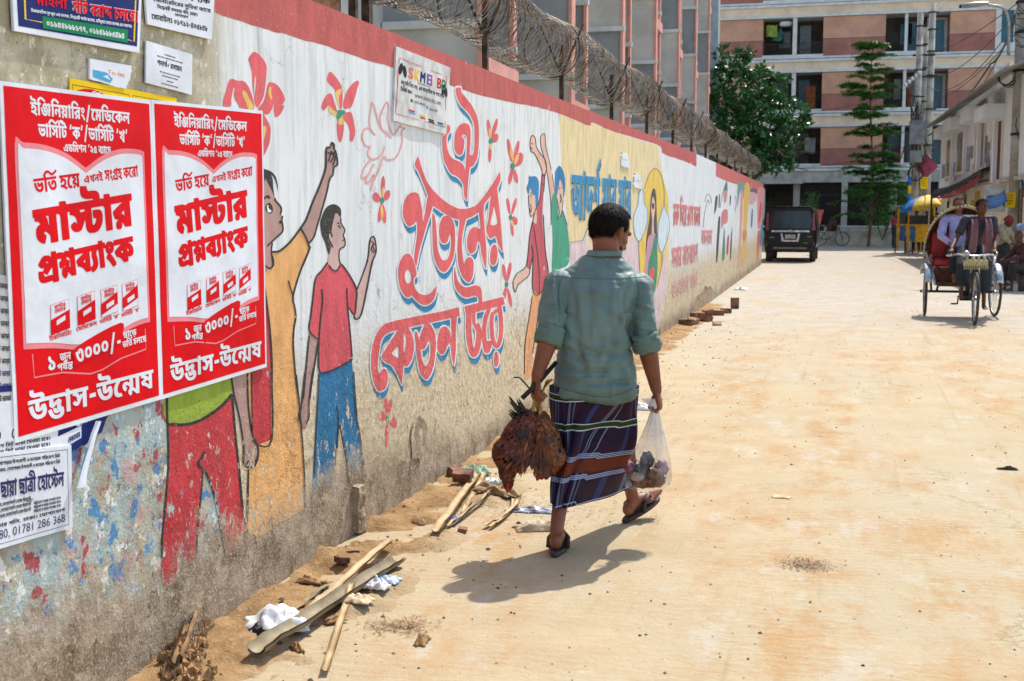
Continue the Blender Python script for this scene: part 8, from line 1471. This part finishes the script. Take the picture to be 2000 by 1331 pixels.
for s in (-1, 1): mb.torus(PP_['hd']+ph_[0]*.033*s+ph_[1]*.1+ph_[2]*.004, .021, .003, 'Y', 16, 5, B3(ph_[0], ph_[1], ph_[2])); mb.tube([PP_['hd']+ph_[0]*.056*s+ph_[1]*.098+ph_[2]*.008, PP_['hd']+ph_[0]*.084*s-ph_[1]*.01+ph_[2]*.01], .0025, 4)
mb.tube([PP_['hd']-ph_[0]*.012+ph_[1]*.102+ph_[2]*.004, PP_['hd']+ph_[0]*.012+ph_[1]*.102+ph_[2]*.004], .003, 4); mb.build('glasses', BLK, pv)
# ================================================================= black van
VX = (AT(1493, 470, 42.2).x+AT(1594, 470, 42.2).x)/2
van = thing('van', 'parked black van seen from the rear beside the far end of the wall', 'van', (VX, 42.2, 0))
VB = mat('black_car_paint', '#0d0b09', .3, .1, 2, spec=.3); VG = mat('tinted_glass', '#171c1f', .12, .05, 1, spec=.5)
def van_pt(a, b):                               # a round the section, b along the length
    y = 4.5*b; hw = .86-.05*max(0, b-.75)*2; top = 1.86-.02*b-(.0 if b < .8 else (b-.8)*2.8); an = 2*PI*a-PI/2; ca, sa = math.cos(an), math.sin(an); x = math.copysign(abs(ca)**.32, ca)*hw; z = .33+(top-.33)*(.5+.5*math.copysign(abs(sa)**.3, sa)); x *= 1-.1*max(0, (z-1.05)/.8); return Vector((x, y+.0+.10*max(0, (z-.95)/.9)*(1-b), z))
mb = MB(); mb.grid(van_pt, 56, 22, closed_u=True); n_ = 56; mb.f += [tuple(range(n_-1, -1, -1)), tuple(range(21*n_, 22*n_))]; mb.mi += [0, 0]; mb.sm += [False, False]; mb.build('body', VB, van)
def panel(name, pts, y, m, d=.02, smooth=False):
    mb = MB(); q = smooth_poly(pts, True, 4) if smooth else pts; v, f = fill2d([q if sum(q[i-1][0]*q[i][1]-q[i][0]*q[i-1][1] for i in range(len(q))) > 0 else q[::-1]]); yy = lambda z: y+.10*max(0, (z-.95)/.9)
    mb.add([(a, yy(b)-d, b) for a, b in v], f, False); k = len(q); mb.add([(a, yy(b)-d, b) for a, b in q]+[(a, yy(b)+.02, b) for a, b in q], [(i, (i+1) % k, k+(i+1) % k, k+i) for i in range(k)], False); return mb.build(name, m, van)
panel('rear_window', [(-.66, 1.12), (.66, 1.12), (.66, 1.12), (.70, 1.4), (.62, 1.7), (-.62, 1.7), (-.70, 1.4), (-.66, 1.12)], 0, VG, .012)
for s in (-1, 1): panel('tail_light', [(s*.7, 1.06), (s*.82, 1.06), (s*.8, 1.3), (s*.775, 1.66), (s*.715, 1.62), (s*.72, 1.2)], 0, mat('tail_lamp', '#7a1016', .2, .1, 6, spec=.7), .02)
for s in (-1, 1): panel('reflector', [(s*.76, .52), (s*.8, .52), (s*.8, .66), (s*.76, .66)], 0, mat('tail_lamp', '#7a1016'), .018)
panel('chrome_strip', [(-.62, 1.0), (.62, 1.0), (.62, 1.06), (-.62, 1.06)], 0, CHR, .03); mb = MB(); mb.ell((0, -.035, 1.035), (.07, .015, .05), 14); mb.torus((0, -.045, 1.035), .035, .006, 'Y', 16, 5); mb.build('emblem', CHR, van)
panel('plate_frame', [(-.32, .95), (-.26, .95), (-.2, .74), (.2, .74), (.26, .95), (.32, .95), (.27, .68), (-.27, .68)], 0, CHR, .03); panel('number_plate', [(-.17, .78), (.17, .78), (.17, .92), (-.17, .92)], 0, mat('plate_white', '#b9bdb5', .5, .1, 20, col2='#8f948c'), .026)
mb = MB(); mb.bev((0, -.03, .43), (1.64, .12, .2), .04); mb.build('bumper', VB, van); mb = MB(); mb.bev((0, -.09, .47), (1.1, .03, .07), .01); mb.build('step_plate', mat('worn_plate', '#8f8678', .6, .3, 18, col2='#5a5146'), van); mb = MB(); mb.bev((-.1, -.08, .37), (.6, .02, .04), .008); mb.build('lower_trim', mat('worn_plate', '#8f8678'), van)
mb = MB(); mb.bev((0, .06, 1.84), (1.3, .16, .04), .015); mb.build('spoiler', VB, van)
for x, y in ((-.72, .75), (.72, .75), (-.72, 3.6), (.72, 3.6)):
    o = thing('wheel', None, None); o.parent = van; o.location = (x, y, .32); mb = MB(); mb.lathe([(.2, -.1), (.31, -.1), (.32, -.06), (.32, .06), (.31, .1), (.2, .1)], (0, 0, 0), 24, Matrix.Rotation(PI/2, 3, 'Y')); mb.build('tyre', TYRE, o); mb = MB(); mb.lathe([(.0, -.07), (.2, -.09), (.2, .09), (.0, .07)], (0, 0, 0), 16, Matrix.Rotation(PI/2, 3, 'Y')); mb.build('rim', CHR, o)
for x, c_ in ((-.6, '#8f8a80'), (.62, '#8f8a80'), (.5, '#a5802a')): panel('badge', [(x-.08, .62 if c_[1] == 'a' else .83 if x > 0 else .8), (x+.08, .62 if c_[1] == 'a' else .83 if x > 0 else .8), (x+.08, .66 if c_[1] == 'a' else .87 if x > 0 else .84), (x-.08, .66 if c_[1] == 'a' else .87 if x > 0 else .84)], 0, mat('badge_'+c_[1:], c_, .4, .2, 60, col2='#3a3631'), .016)
for s in (-1, 1): mb = MB(); mb.bev((s*.95, 3.4, 1.1), (.16, .1, .2), .03); mb.build('side_mirror', VB, van)
# ================================================================= bicycle, flag, carts, umbrella, people at the corner
BX = AT(1645, 465, 64).x; bi = thing('bicycle', 'old black bicycle standing by the low wall right of the van', 'bicycle', (BX, 64, 0))
for dx in (0, -1.08):
    o = thing('wheel', None, None); o.parent = bi; o.location = (dx, 0, .36); mb = MB(); mb.torus((0, 0, 0), .34, .02, 'Y', 32, 6); mb.build('tyre', TYRE, o); mb = MB()
    for i in range(14): a = 2*PI*i/14; mb.tube([(0, 0, 0), (.33*math.cos(a), 0, .33*math.sin(a))], .004, 3)
    mb.build('rim', CHR, o)
mb = MB()
for a, b in (((0, 0, .36), (-.17, 0, .95)), ((-.15, 0, .85), (-.62, 0, .34)), ((-.15, 0, .88), (-.72, 0, .82)), ((-.62, 0, .34), (-.76, 0, .95)), ((-.62, 0, .34), (-1.08, 0, .36)), ((-.72, 0, .82), (-1.08, 0, .36)), ((-.17, 0, .95), (-.19, 0, 1.06))): mb.tube([a, b], .018, 6)
mb.build('frame', BLK, bi); mb = MB(); mb.tube([(-.12, -.26, 1.05), (-.19, 0, 1.07), (-.12, .26, 1.05)], .015, 6); mb.build('handlebar', CHR, bi); mb = MB(); mb.bev((-.78, 0, .98), (.26, .14, .06), .02); mb.build('saddle', BLK, bi)
FX = AT(1590, 440, 50).x; fl = thing('red_flag', 'faded red cloth flag hanging on a stick right beside the van', 'flag', (FX, 50, 0)); mb = MB(); mb.cyl((0, 0, 0), (.0, 0, 1.85), .018, n=8); mb.build('stick', mat('bamboo_pole', '#6b553c'), fl); mb = MB(); mb.grid(lambda a, b: Vector((.03+.34*a*(1-.45*(1-b)), .04*math.sin(a*8+b), 1.15+.62*b)), 10, 10); mb.build('flag_cloth', mat('faded_red', '#b04a44', .8, .2, 9, col2='#c47a70'), fl)
SX = AT(1626, 440, 65).x; mb = MB(); mb.lathe([(.02, 0), (.22, .02), (.25, .2), (.2, .5), (.1, .66), (.13, .74), (.02, .76)], (SX, 65.4, .72), 14); tag(mb.build('brown_sack', mat('brown_sack', '#5a3a30', .9, .25, 6)), 'brown sack set on the low wall behind the bicycle', 'sack')
YEL, BLU = mat('yellow_paint', '#cf9f17', .5, .12, 5), mat('blue_paint', '#2a6fae', .5, .12, 5)
def cart(u, v, y, label, wd):
    b = AT(u, v, y); t = thing('food_cart', label, 'food cart', (b.x, y, 0), group=None); mb = MB(); mb.bev((0, 0, .82), (wd, .8, .66), .02); mb.bev((0, 0, 1.17), (wd+.08, .88, .05), .012); mb.build('cart_body', YEL, t)
    for x, yy in ((-wd/2+.04, -.36), (wd/2-.04, -.36), (-wd/2+.04, .36), (wd/2-.04, .36)): mb = MB(); mb.bbox((x-.03, yy-.03, .1), (x+.03, yy+.03, .5)); mb.bbox((x-.02, yy-.02, 1.19), (x+.02, yy+.02, 1.9)); mb.build('post', YEL, t)
    mb = MB(); mb.bbox((-wd/2+.06, -.3, 1.2), (wd/2-.06, .3, 1.55)); mb.build('food_case', GLASS, t); mb = MB(); mb.bev((0, 0, 1.93), (wd+.3, 1.0, .05), .015); mb.build('cart_roof', mat('blue_sheet', '#6d8fa8', .6, .15, 4), t)
    for s in (-1, 1): o = thing('wheel', None, None); o.parent = t; o.location = (s*(wd/2+.05), .1, .36); mb = MB(); mb.torus((0, 0, 0), .33, .025, 'X', 28, 6); [mb.tube([(0, 0, 0), (0, .32*math.cos(a), .32*math.sin(a))], .007, 3) for a in [2*PI*i/12 for i in range(12)]]; mb.build('tyre', TYRE, o)
    mb = MB(); mb.bbox((-wd/2+.1, -.42, .52), (-wd/2+.3, -.405, 1.12)); mb.build('blue_stripe', BLU, t)
cart(1772, 480, 53.5, 'smaller yellow street food cart next to the person in red', .85); cart(1797, 490, 52, 'larger yellow street food cart under the striped umbrella', 1.05)
UX = AT(1815, 395, 51).x; um = thing('street_umbrella', 'large blue, yellow and red umbrella shading the yellow carts', 'umbrella', (UX, 51, 0)); UC = [mat('umbrella_'+n, c, .6, .1, 5) for n, c in (('blue', '#1268b5'), ('yellow', '#d9b81f'), ('red', '#c23a44'), ('blue', '#1268b5'))]
T_ = Matrix.Rotation(rad(-9), 3, 'Y')
for i in range(6):
    mb = MB(); mb.grid(lambda a, b: T_ @ Vector((1.12*math.sin(b*1.35)*math.cos(2*PI*(i+a)/6-PI-.12), 1.12*math.sin(b*1.35)*math.sin(2*PI*(i+a)/6-PI-.12), .62*math.cos(b*1.35)-.05*b*math.sin(PI*a)))+Vector((0, 0, 1.72)), 7, 10); o = mb.build('canopy_gore', UC[i % 3], um); o.modifiers.new('t', 'SOLIDIFY').thickness = .006
mb = MB(); mb.tube([(.0, 0, 0), (0, 0, 1.75), T_ @ Vector((0, 0, .66))+Vector((0, 0, 1.72))], .022, 8); mb.build('pole', STEEL, um)
HK = dict(length=.02, n=700, thick=.012)
def loc_at(u, v): p = G(u, v); return Vector((p.x, p.y, 0))
figure('person in a red top and black trousers standing by the smaller yellow cart', loc_at(1745, 486), Vector((.9, -.3, 0)), 1.0, mat('red_top', '#8e1f26', .8, .1, 5), NAVY, dict(STAND, wrL=(-.1, .25, 1.1), wrR=(.1, .25, 1.12)), None, HK, 'short', vox=.03)
figure('person in a dark shirt standing between the carts and the rickshaw hood', loc_at(1826, 496), Vector((-.8, -.5, 0)), 1.0, mat('dark_green_shirt', '#3a4238', .8, .1, 5), NAVY, STAND, None, HK, 'short', vox=.03)
figure('person in a pale printed shirt behind the larger yellow cart', AT(1789, 480, 53.2)*1.0 - Vector((0, 0, AT(1789, 480, 53.2).z)), Vector((-.2, -1, 0)), 1.02, mat('pale_print', '#b9a9a0', .8, .2, 14), NAVY, STAND, None, HK, 'short', vox=.03)
figure('person in a white and red shirt under the striped umbrella', AT(1809, 480, 52.9) - Vector((0, 0, AT(1809, 480, 52.9).z)), Vector((.3, -1, 0)), 1.02, mat('white_red_shirt', '#c9bcc0', .8, .2, 10, col2='#b05a66'), NAVY, STAND, None, HK, 'short', vox=.03)
vb, VP_, vbs, vh = figure('person in a beige shawl and red head cloth beside the near pole', AT(1957, 540, 29.5) - Vector((0, 0, AT(1957, 540, 29.5).z)), Vector((.9, -.45, 0)), .95, mat('beige_shawl', '#a8977a', .85, .12, 5), mat('dark_lungi', '#35302e', .8, .15, 5), dict(STAND, hd=(0, .1, 1.5), wrR=(.28, .3, 1.0), elR=(.26, .12, 1.12), wrL=(-.2, .34, .98), elL=(-.25, .14, 1.1)), (.1, 1, -.3), None, 'long', 'lungi', vox=.02)
mb = MB(); hc = VP_['hd']; mb.grid(lambda a, b: hc+vh[0]*.098*math.cos(2*PI*a)*math.sin(b*1.75)+vh[1]*(.118*math.sin(2*PI*a)*math.sin(b*1.75)-.01)+vh[2]*(.125*math.cos(b*1.75)+.02+.008*math.sin(7*a*PI)), 22, 12, closed_u=True); mb.build('head_cloth', mat('red_cloth', '#7d2b30', .8, .2, 9), vb)
figure('person crouching by the near pole in a maroon wrap and blue white cap', AT(1995, 545, 27.5) - Vector((0, 0, AT(1995, 545, 27.5).z)), Vector((-.9, -.4, 0)), .95, mat('maroon_wrap', '#4a2a30', .8, .15, 5), mat('dark_lungi', '#35302e'), dict(hd=(0, .1, 1.18), nk=(0, .04, 1.03), pl=(0, -.1, .5), shL=(-.18, .02, .99), shR=(.18, .02, .99), elL=(-.24, .15, .76), elR=(.24, .15, .76), wrL=(-.12, .38, .7), wrR=(.12, .38, .7), knL=(-.14, .32, .52), knR=(.14, .32, .52), anL=(-.13, .3, .08), anR=(.13, .3, .08)), (0, 1, -.3), None, 'long', 'lungi', vox=.02)
cp = AT(1994, 447, 27.5); mb = MB(); mb.ell(cp+Vector((0, 0, .03)), (.105, .115, .08), 14); tag(mb.build('knit_cap', mat('blue_white_cap', '#8fa0b5', .8, .3, 40, col2='#3f5f8f')), 'blue and white cap worn by the crouching person', 'cap')
mb = MB(); b_ = AT(1995, 545, 27.5); mb.cyl((b_.x+.1, 27.5+.05, 0), (b_.x+.1, 27.5+.05, .4), .16, .14, 14); mb.cyl((b_.x+.1, 27.55, .4), (b_.x+.1, 27.55, .44), .18, n=14); tag(mb.build('low_stool', mat('grey_plastic', '#5a5a5c', .6, .1, 5)), 'low grey stool under the crouching person', 'stool')
# signs and bits on the poles and the stalls
mb = MB(); c = AT(1809, 326, 54.9); s_ = .5; mb.prism([(-s_*.98, 0), (0, -s_), (s_*.98, 0), (0, s_)], .03, Matrix(((1, 0, 0), (0, 0, -1), (0, 1, 0))), c); tag(mb.build('diamond_sign', mat('magenta_sign', '#8f2f52', .5, .12, 6)), 'magenta diamond shaped sign on the tallest paired pole', 'sign')
for (u, v, y, w_, h_, lb) in ((1804, 358, 54.8, .3, .5, 'yellow flyer tied to the tallest paired pole below the magenta sign'), (1973, 391, 31.7, .2, .36, 'yellow flyer stuck on the near concrete pole')):
    c = AT(u, v, y); mb = MB(); mb.grid(lambda a, b: c+Vector(((a-.5)*w_+.02*math.sin(b*3), .015*math.sin(a*4)-.04, (b-.5)*h_)), 6, 8); m0 = mb.m(1)
    for r_ in range(4): mb.bbox(tuple(c+Vector((-w_*.32, -.062, h_*(.3-.18*r_)))), tuple(c+Vector((w_*.3, -.058, h_*(.34-.18*r_)))))
    o = mb.build('yellow_flyer', [PY, mat('faint_ink', '#8f7a2a', .7, .2, 40)]); tag(o, lb, 'flyer')
c = AT(1957, 388, 34); mb = MB(); mb.bbox((c.x-.42, c.y, c.z-.35), (c.x+.42, c.y+.04, c.z+.35)); mb.m(1); put(mb, 'ঢাকা', lambda a, b: (c.x-.36+a, c.y-.004, c.z-.22+b), 0, 0, .3, .66); tag(mb.build('shop_board', [mat('pale_board', '#c2cdd4', .6, .1, 4), BLU]), 'pale board with big blue letters behind the near pole', 'sign')
mb = MB(); a, b = AT(1930, 408, 31.5), AT(1968, 392, 31.5); mb.grid(lambda s, t: a.lerp(b, s)+Vector((.1*t, 1.6*t, .28*t-.05*math.sin(PI*s))), 8, 6); o = tag(mb.build('blue_tarp', mat('blue_tarp', '#2f74b8', .6, .15, 4)), 'blue plastic tarp stretched behind the near pole', 'tarp'); o.modifiers.new('t', 'SOLIDIFY').thickness = .01
mb = MB(); a, b = AT(1996, 385, 30.5), AT(2040, 360, 30.5); mb.grid(lambda s, t: a.lerp(b, s)+Vector((.1*t, 1.2*t, .5*t-.05*math.sin(PI*s))), 8, 6); o = tag(mb.build('blue_tarp', mat('blue_tarp', '#2f74b8')), 'blue tarp just past the near pole at the frame edge', 'tarp'); o.modifiers.new('t', 'SOLIDIFY').thickness = .01
for x_, y_ in ((a.x, a.y), (b.x, b.y), (a.x+.1, a.y+1.2)):
    mb = MB(); mb.cyl((x_, y_, 0), (x_, y_, 2.2), .025, n=6); tag(mb.build('bamboo_prop', mat('bamboo_pole', '#6b553c')), 'thin bamboo prop holding up a blue tarp', 'pole', 'bamboo props of the blue tarps')
c = AT(1776, 380, 54.6); mb = MB()
for i in range(9): mb.cur = i % 2; mb.cyl((c.x, c.y, .35*i), (c.x, c.y, .35*(i+1)), .07, n=8)
tag(mb.build('striped_pole', [mat('umbrella_blue', '#1268b5'), mat('umbrella_yellow', '#d9b81f')]), 'blue and yellow banded pole left of the paired poles', 'pole')
# ================================================================= litter, bamboo, bricks and stones
def on(u, v, lift=.0):
    """point of the soil or the road seen at a pixel"""
    p = G(u, v); 
    for _ in range(6):
        z = max(0, soil_z(p.x, p.y) if p.x < 1.05 else 0); p = G(u, v, z)
    return p + Vector((0, 0, lift))
BAM = mat('dry_bamboo', '#b59b73', .6, .15, 5, col2='#8d744f', bump=.0015, bscale=40); BAM2 = mat('grey_bamboo', '#8d8066', .75, .18, 6, col2='#6b5d47', bump=.002, bscale=40)
def split_cane(a, b, w_, label, m, arc=0.0, half=PI, nodes=True):
    d = (b-a); r = d.cross(Vector((0, 0, 1))).normalized(); mb = MB(); k = 22
    def fn(u, v, rr): t = PI-(PI-half)/2-half*u; c = a+d*v+r*arc*math.sin(PI*v)+Vector((0, 0, .012+w_*.5+(.006 if nodes and abs((v*5) % 1-.5) < .06 else 0)+.012*nz((v*6, a.x*9, 0)))); return c+r*(w_*.5*rr*math.cos(t))-Vector((0, 0, w_*.5*rr*math.sin(t)))
    mb.grid(lambda u, v: fn(u, v, 1), 9, k); mb.grid(lambda u, v: fn(1-u, v, .78), 9, k); o = mb.build('bamboo_strip', m); return tag(o, label, 'bamboo', 'bamboo strips lying along the wall')
split_cane(on(500, 1286), on(778, 1106), .085, 'longest half round bamboo trough beside the white plastic wrapper', BAM2, half=PI*.85)
split_cane(on(612, 1205, .02), on(762, 1074, .03), .055, 'pale bamboo strip lying over the long trough towards the wall', BAM, half=PI*.6)
split_cane(on(555, 1218), on(640, 1150), .05, 'short grey bamboo slat nearest the wall', BAM2, half=PI*.4)
split_cane(on(636, 1322), on(690, 1158, .03), .03, 'thin pale bamboo stick lying across the road edge nearest the viewer', BAM, half=PI*.9)
split_cane(on(851, 1046), on(942, 920), .055, 'thick pale bamboo strip pointing at the hanging chickens', BAM, half=PI*.7)
split_cane(on(905, 1008), on(950, 925), .04, 'bamboo strip lying right against the thick pale strip', BAM, half=PI*.6)
split_cane(on(875, 1033), on(957, 968), .022, 'thin bamboo sliver between the thick strip and the curved strips', BAM, half=PI*.8)
split_cane(on(886, 1030), on(962, 962), .018, 'second thin bamboo sliver next to the curved strips', BAM2, half=PI*.8)
split_cane(on(948, 1034), on(1015, 966), .034, 'curved bamboo strip closest to the walking man', BAM, .05, half=PI*.6)
split_cane(on(958, 1036), on(1003, 978), .026, 'shorter curved bamboo strip tucked beside the curved one', BAM, .035, half=PI*.6)
split_cane(on(808, 1012), on(832, 1026), .022, 'tiny pale bamboo chip on the soil below the wall', BAM, half=PI*.6)
def scrap(u, v, sx, sy, sz, m, label, cat, name, seed, rz=0.0):
    c = on(u, v); mb = MB()
    def fn(a, b): x, y = (a-.5)*sx, (b-.5)*sy; h = sz*(.5+.9*abs(nz((a*3.1, b*3.1, seed)))+.5*nz((a*8, b*8, seed+4)))*(1-abs(2*a-1)**3)*(1-abs(2*b-1)**3)+.004; k = 1+.3*nz((a*4, b*4, seed+8)); q = Matrix.Rotation(rz, 3, 'Z') @ Vector((x*k, y*k, 0)); return c+q+Vector((0, 0, h))
    mb.grid(fn, 18, 18); o = mb.build(name, m); o.modifiers.new('t', 'SOLIDIFY').thickness = .002; return tag(o, label, cat)
WPL = mat('white_plastic', '#c9c9c9', .4, .06, 9); FOIL = mat('printed_foil', '#9aa3b5', .3, .3, 14, col2='#33304f', metal=.3)
scrap(540, 1222, .24, .2, .07, WPL, 'big crumpled white plastic wrapper by the bamboo trough', 'wrapper', 'plastic_wrapper', 1, .5); scrap(517, 1242, .15, .11, .05, mat('black_plastic', '#1b1a19', .4, .2, 9), 'crumpled black plastic under the white wrapper', 'wrapper', 'plastic_wrapper', 2)
scrap(737, 1148, .1, .08, .04, WPL, 'small white wrapper beside the end of the long bamboo trough', 'wrapper', 'plastic_wrapper', 3); scrap(757, 1136, .11, .1, .03, mat('pale_blue_plastic', '#9fb4cc', .4, .15, 9), 'pale blue plastic packet beside the end of the long bamboo trough', 'packet', 'plastic_packet', 4)
scrap(697, 1175, .13, .08, .03, mat('tan_paper', '#c9b08f', .8, .1, 9), 'tan paper scrap under the thin stick', 'paper', 'paper_scrap', 5); scrap(1048, 1034, .22, .12, .05, mat('dirty_white', '#c9b79d', .8, .15, 9), 'crumpled dirty white bag at the heel of the man', 'wrapper', 'plastic_wrapper', 6, .4)
scrap(1046, 1000, .3, .09, .02, FOIL, 'silver and violet foil packet behind the man\'s leg', 'packet', 'foil_packet', 7, .1); scrap(962, 948, .12, .09, .05, WPL, 'white wrapper on the bamboo pile by the chickens', 'wrapper', 'plastic_wrapper', 8); scrap(888, 1020, .05, .05, .03, mat('blue_wrapper', '#5f7fd0', .4, .1, 9), 'tiny blue wrapper next to the thick bamboo strip', 'wrapper', 'plastic_wrapper', 9)
scrap(920, 925, .22, .14, .06, mat('mint_cloth', '#8fae93', .8, .2, 9), 'mint green rag at the foot of the wall', 'rag', 'cloth_rag', 10); scrap(970, 962, .3, .12, .05, mat('straw_rag', '#a58a62', .9, .2, 9), 'twisted straw coloured rag over the bamboo strips', 'rag', 'cloth_rag', 11, -.5)
scrap(1448, 567, .3, .2, .08, WPL, 'white wrapper by the wall foot beyond the bricks', 'wrapper', 'plastic_wrapper', 12); scrap(1256, 800, .2, .14, .05, WPL, 'white plastic scrap just behind the bag held by the man', 'wrapper', 'plastic_wrapper', 13); scrap(1526, 972, .1, .06, .01, mat('card', '#cbb48f', .8, .1, 9), 'small flat card lying alone on the road', 'card', 'card_scrap', 14)
scrap(1968, 918, .12, .03, .02, mat('dark_leaf', '#4a3f30', .8, .2, 9), 'dark curled leaf near the right hand edge of the road', 'leaf', 'dry_leaf', 15)
LEAFM = mat('dead_leaf', '#9a7448', .8, .2, 9)
for i, (u, v, s_) in enumerate(((605, 1138, .12), (655, 1215, .09), (825, 1255, .1), (580, 1270, .08))): scrap(u, v, s_, s_*.45, .03, LEAFM, ['curled brown leaf at the foot of the wall above the bamboo', 'curled brown leaf between the trough and the thin stick', 'curled brown leaf below the straw heap', 'small brown leaf beside the lower end of the trough'][i], 'leaf', 'dry_leaf', 20+i, i*.8)
BRICK = [mat('brick_red', '#7d5442', .85, .2, 9, bump=.004, bscale=40), mat('brick_dusty', '#9a7558', .9, .25, 9, bump=.004, bscale=40)]
def brick(u, v, d, rz, lab, rx=0.0, m=0, seed=0):
    c = on(u, v); vs, fs = rough_box((0, 0, d[2]*.42), d, .006, seed, 4); R = Matrix.Rotation(rz, 3, 'Z') @ Matrix.Rotation(rx, 3, 'X'); mb = MB(); mb.add([R @ p + c for p in vs], fs, False); return tag(mb.build('brick', BRICK[m]), lab, 'brick', 'loose bricks by the wall')
brick(1398, 616, (.26, .13, .085), .15, 'left one of two bricks lying end to end on the road edge'); brick(1418, 612, (.16, .13, .085), .3, 'half brick touching the end of the long brick', 0, 1, 3); brick(1435, 603, (.13, .13, .2), .2, 'brick standing upright farther along the road edge', 0, 0, 5)
for i, (u, v, lb) in enumerate(((1340, 636, 'broken brick at the wall foot, first of the rubble'), (1352, 634, 'dark brick lump beside the first broken brick'), (1375, 628, 'tilted brick before the hole in the wall foot'), (1362, 622, 'brick piece leaning in the hole of the wall foot'), (1384, 616, 'pale brick corner between the hole and the two bricks'), (1400, 636, 'small red brick chip out on the road'))): brick(u, v, (.2, .12, .1) if i != 5 else (.12, .08, .05), i*1.3, lb, .25*(i % 3), i % 2, 10+i)
for i, (u, v, lb) in enumerate(((905, 936, 'dark red brick lump under the mint green rag'), (893, 930, 'smaller brown brick lump at the wall beside the mint rag'), (902, 1040, 'red chip under the stub of the pilaster'), (668, 1098, 'brick chip under the broken edge of plaster'), (690, 1085, 'flat brown brick flake near the pilaster stub'))): brick(u, v, (.11, .08, .055) if i < 2 else (.06, .045, .025), i*.9, lb, .2, 0, 30+i)
# exposed brick where the plaster has come off low down
for u0, v0, u1, v1, sd in ((1352, 575, 1392, 630, 1), (800, 820, 832, 890, 2), (1020, 835, 1034, 870, 3)):
    y0, z1 = W(u0, v0); y1, z0 = W(u1, v1); p = Paint(.006); pts = [((y0+y1)/2+(y1-y0)/2*math.cos(t)*(1+.4*nz((math.cos(t)*2, math.sin(t)*2, sd))), (z0+z1)/2+(z1-z0)/2*math.sin(t)*(1+.4*nz((math.cos(t)*2, math.sin(t)*2, sd+5)))) for t in [2*PI*i/26 for i in range(26)]]
    p.flat('#7d5a48' if sd == 1 else '#8d7c68', [pts]); p.build('bare_patch', wall, 'patch where the plaster has broken away')
# heap of clods at the near left
random.seed(41); heap = MB(); 
for i in range(130):
    u, v = random.gauss(362, 20), random.gauss(1285, 36); 
    if v > 1360: continue
    c = on(u, v); r = abs(random.gauss(.005, .006))+.004; vs, fs = rough_box((0, 0, 0), (r*2, r*1.7, r*1.4), r*.22, i, 2); R = Matrix.Rotation(random.random()*6, 3, rdir()); heap.add([R @ p + c + Vector((0, 0, r*.4+.02*random.random())) for p in vs], fs, False)
tag(heap.build('rubble_heap', mat('clod', '#b08a60', .95, .2, 20, bump=.004, bscale=60)), 'loose brown clods heaped at the foot of the wall', 'rubble', kind='stuff')
split_cane(on(345, 1320, .02), on(392, 1205, .07), .045, 'short muddy stick standing out of the clod heap', mat('muddy_stick', '#8a6a49', .9, .2, 9), half=PI*1.6)
# straw and dung
def straw(u, v, n, sx, sy, label, seed, m=LEAFM):
    random.seed(seed); c = on(u, v); mb = MB()
    for i in range(n): p = c+Vector((random.gauss(0, sx), random.gauss(0, sy), .004+.02*random.random()*math.exp(-((i % 9)/4)))); d = rdir(); d.z *= .25; leaf(mb, p, d, random.uniform(.02, .06), .004, Vector((0, 0, 1))); 
    tag(mb.build('straw_heap', m), label, 'straw', kind='stuff')
straw(785, 1226, 260, .07, .05, 'flattened straw heap on the near road', 1, mat('straw_dark', '#8a6c4a', .9, .25, 30)); straw(1575, 1105, 300, .06, .05, 'dark straw droppings in the middle of the road', 2, mat('straw_dark', '#6b5038')); straw(1000, 990, 500, .3, .2, 'scattered straw bits between the bamboo and the man', 3); straw(1290, 775, 300, .25, .3, 'scattered chips along the wall foot beyond the man', 5, mat('chip', '#a5744a', .9, .2, 20))
# stones and grit scattered over the lane: uncountable
random.seed(77); mb = MB()
for i in range(4200):
    if i < 900: y = 3.0+17*random.random()**1.3; x = wall_x(y)+.05+abs(random.gauss(0, .55))
    else: y = 3+26*random.random()**1.6; x = .2+6.5*random.random()
    r = .0022+.0055*random.random()**4+(.012*random.random()**6 if i < 900 else .006*random.random()**8); z = max(0, soil_z(x, y)) if x < 1.05 else 0
    s = [Vector((x, y, z))+Vector((q[0]*r*random.uniform(.7, 1.3), q[1]*r*random.uniform(.7, 1.3), q[2]*r*.8+r*.2)) for q in ((1, 0, 0), (0, 1, 0), (-1, 0, 0), (0, -1, 0), (0, 0, 1), (0, 0, -.6))]; mb.cur = random.choice((0, 0, 1, 2)); mb.add(s, [(0, 1, 4), (1, 2, 4), (2, 3, 4), (3, 0, 4), (1, 0, 5), (2, 1, 5), (3, 2, 5), (0, 3, 5)], False)
tag(mb.build('gravel', [mat('grit_brown', '#86694a', .9, .25, 20), mat('grit_pale', '#a8977c', .9, .2, 20), mat('grit_dark', '#63533f', .9, .25, 20)]), kind='stuff')
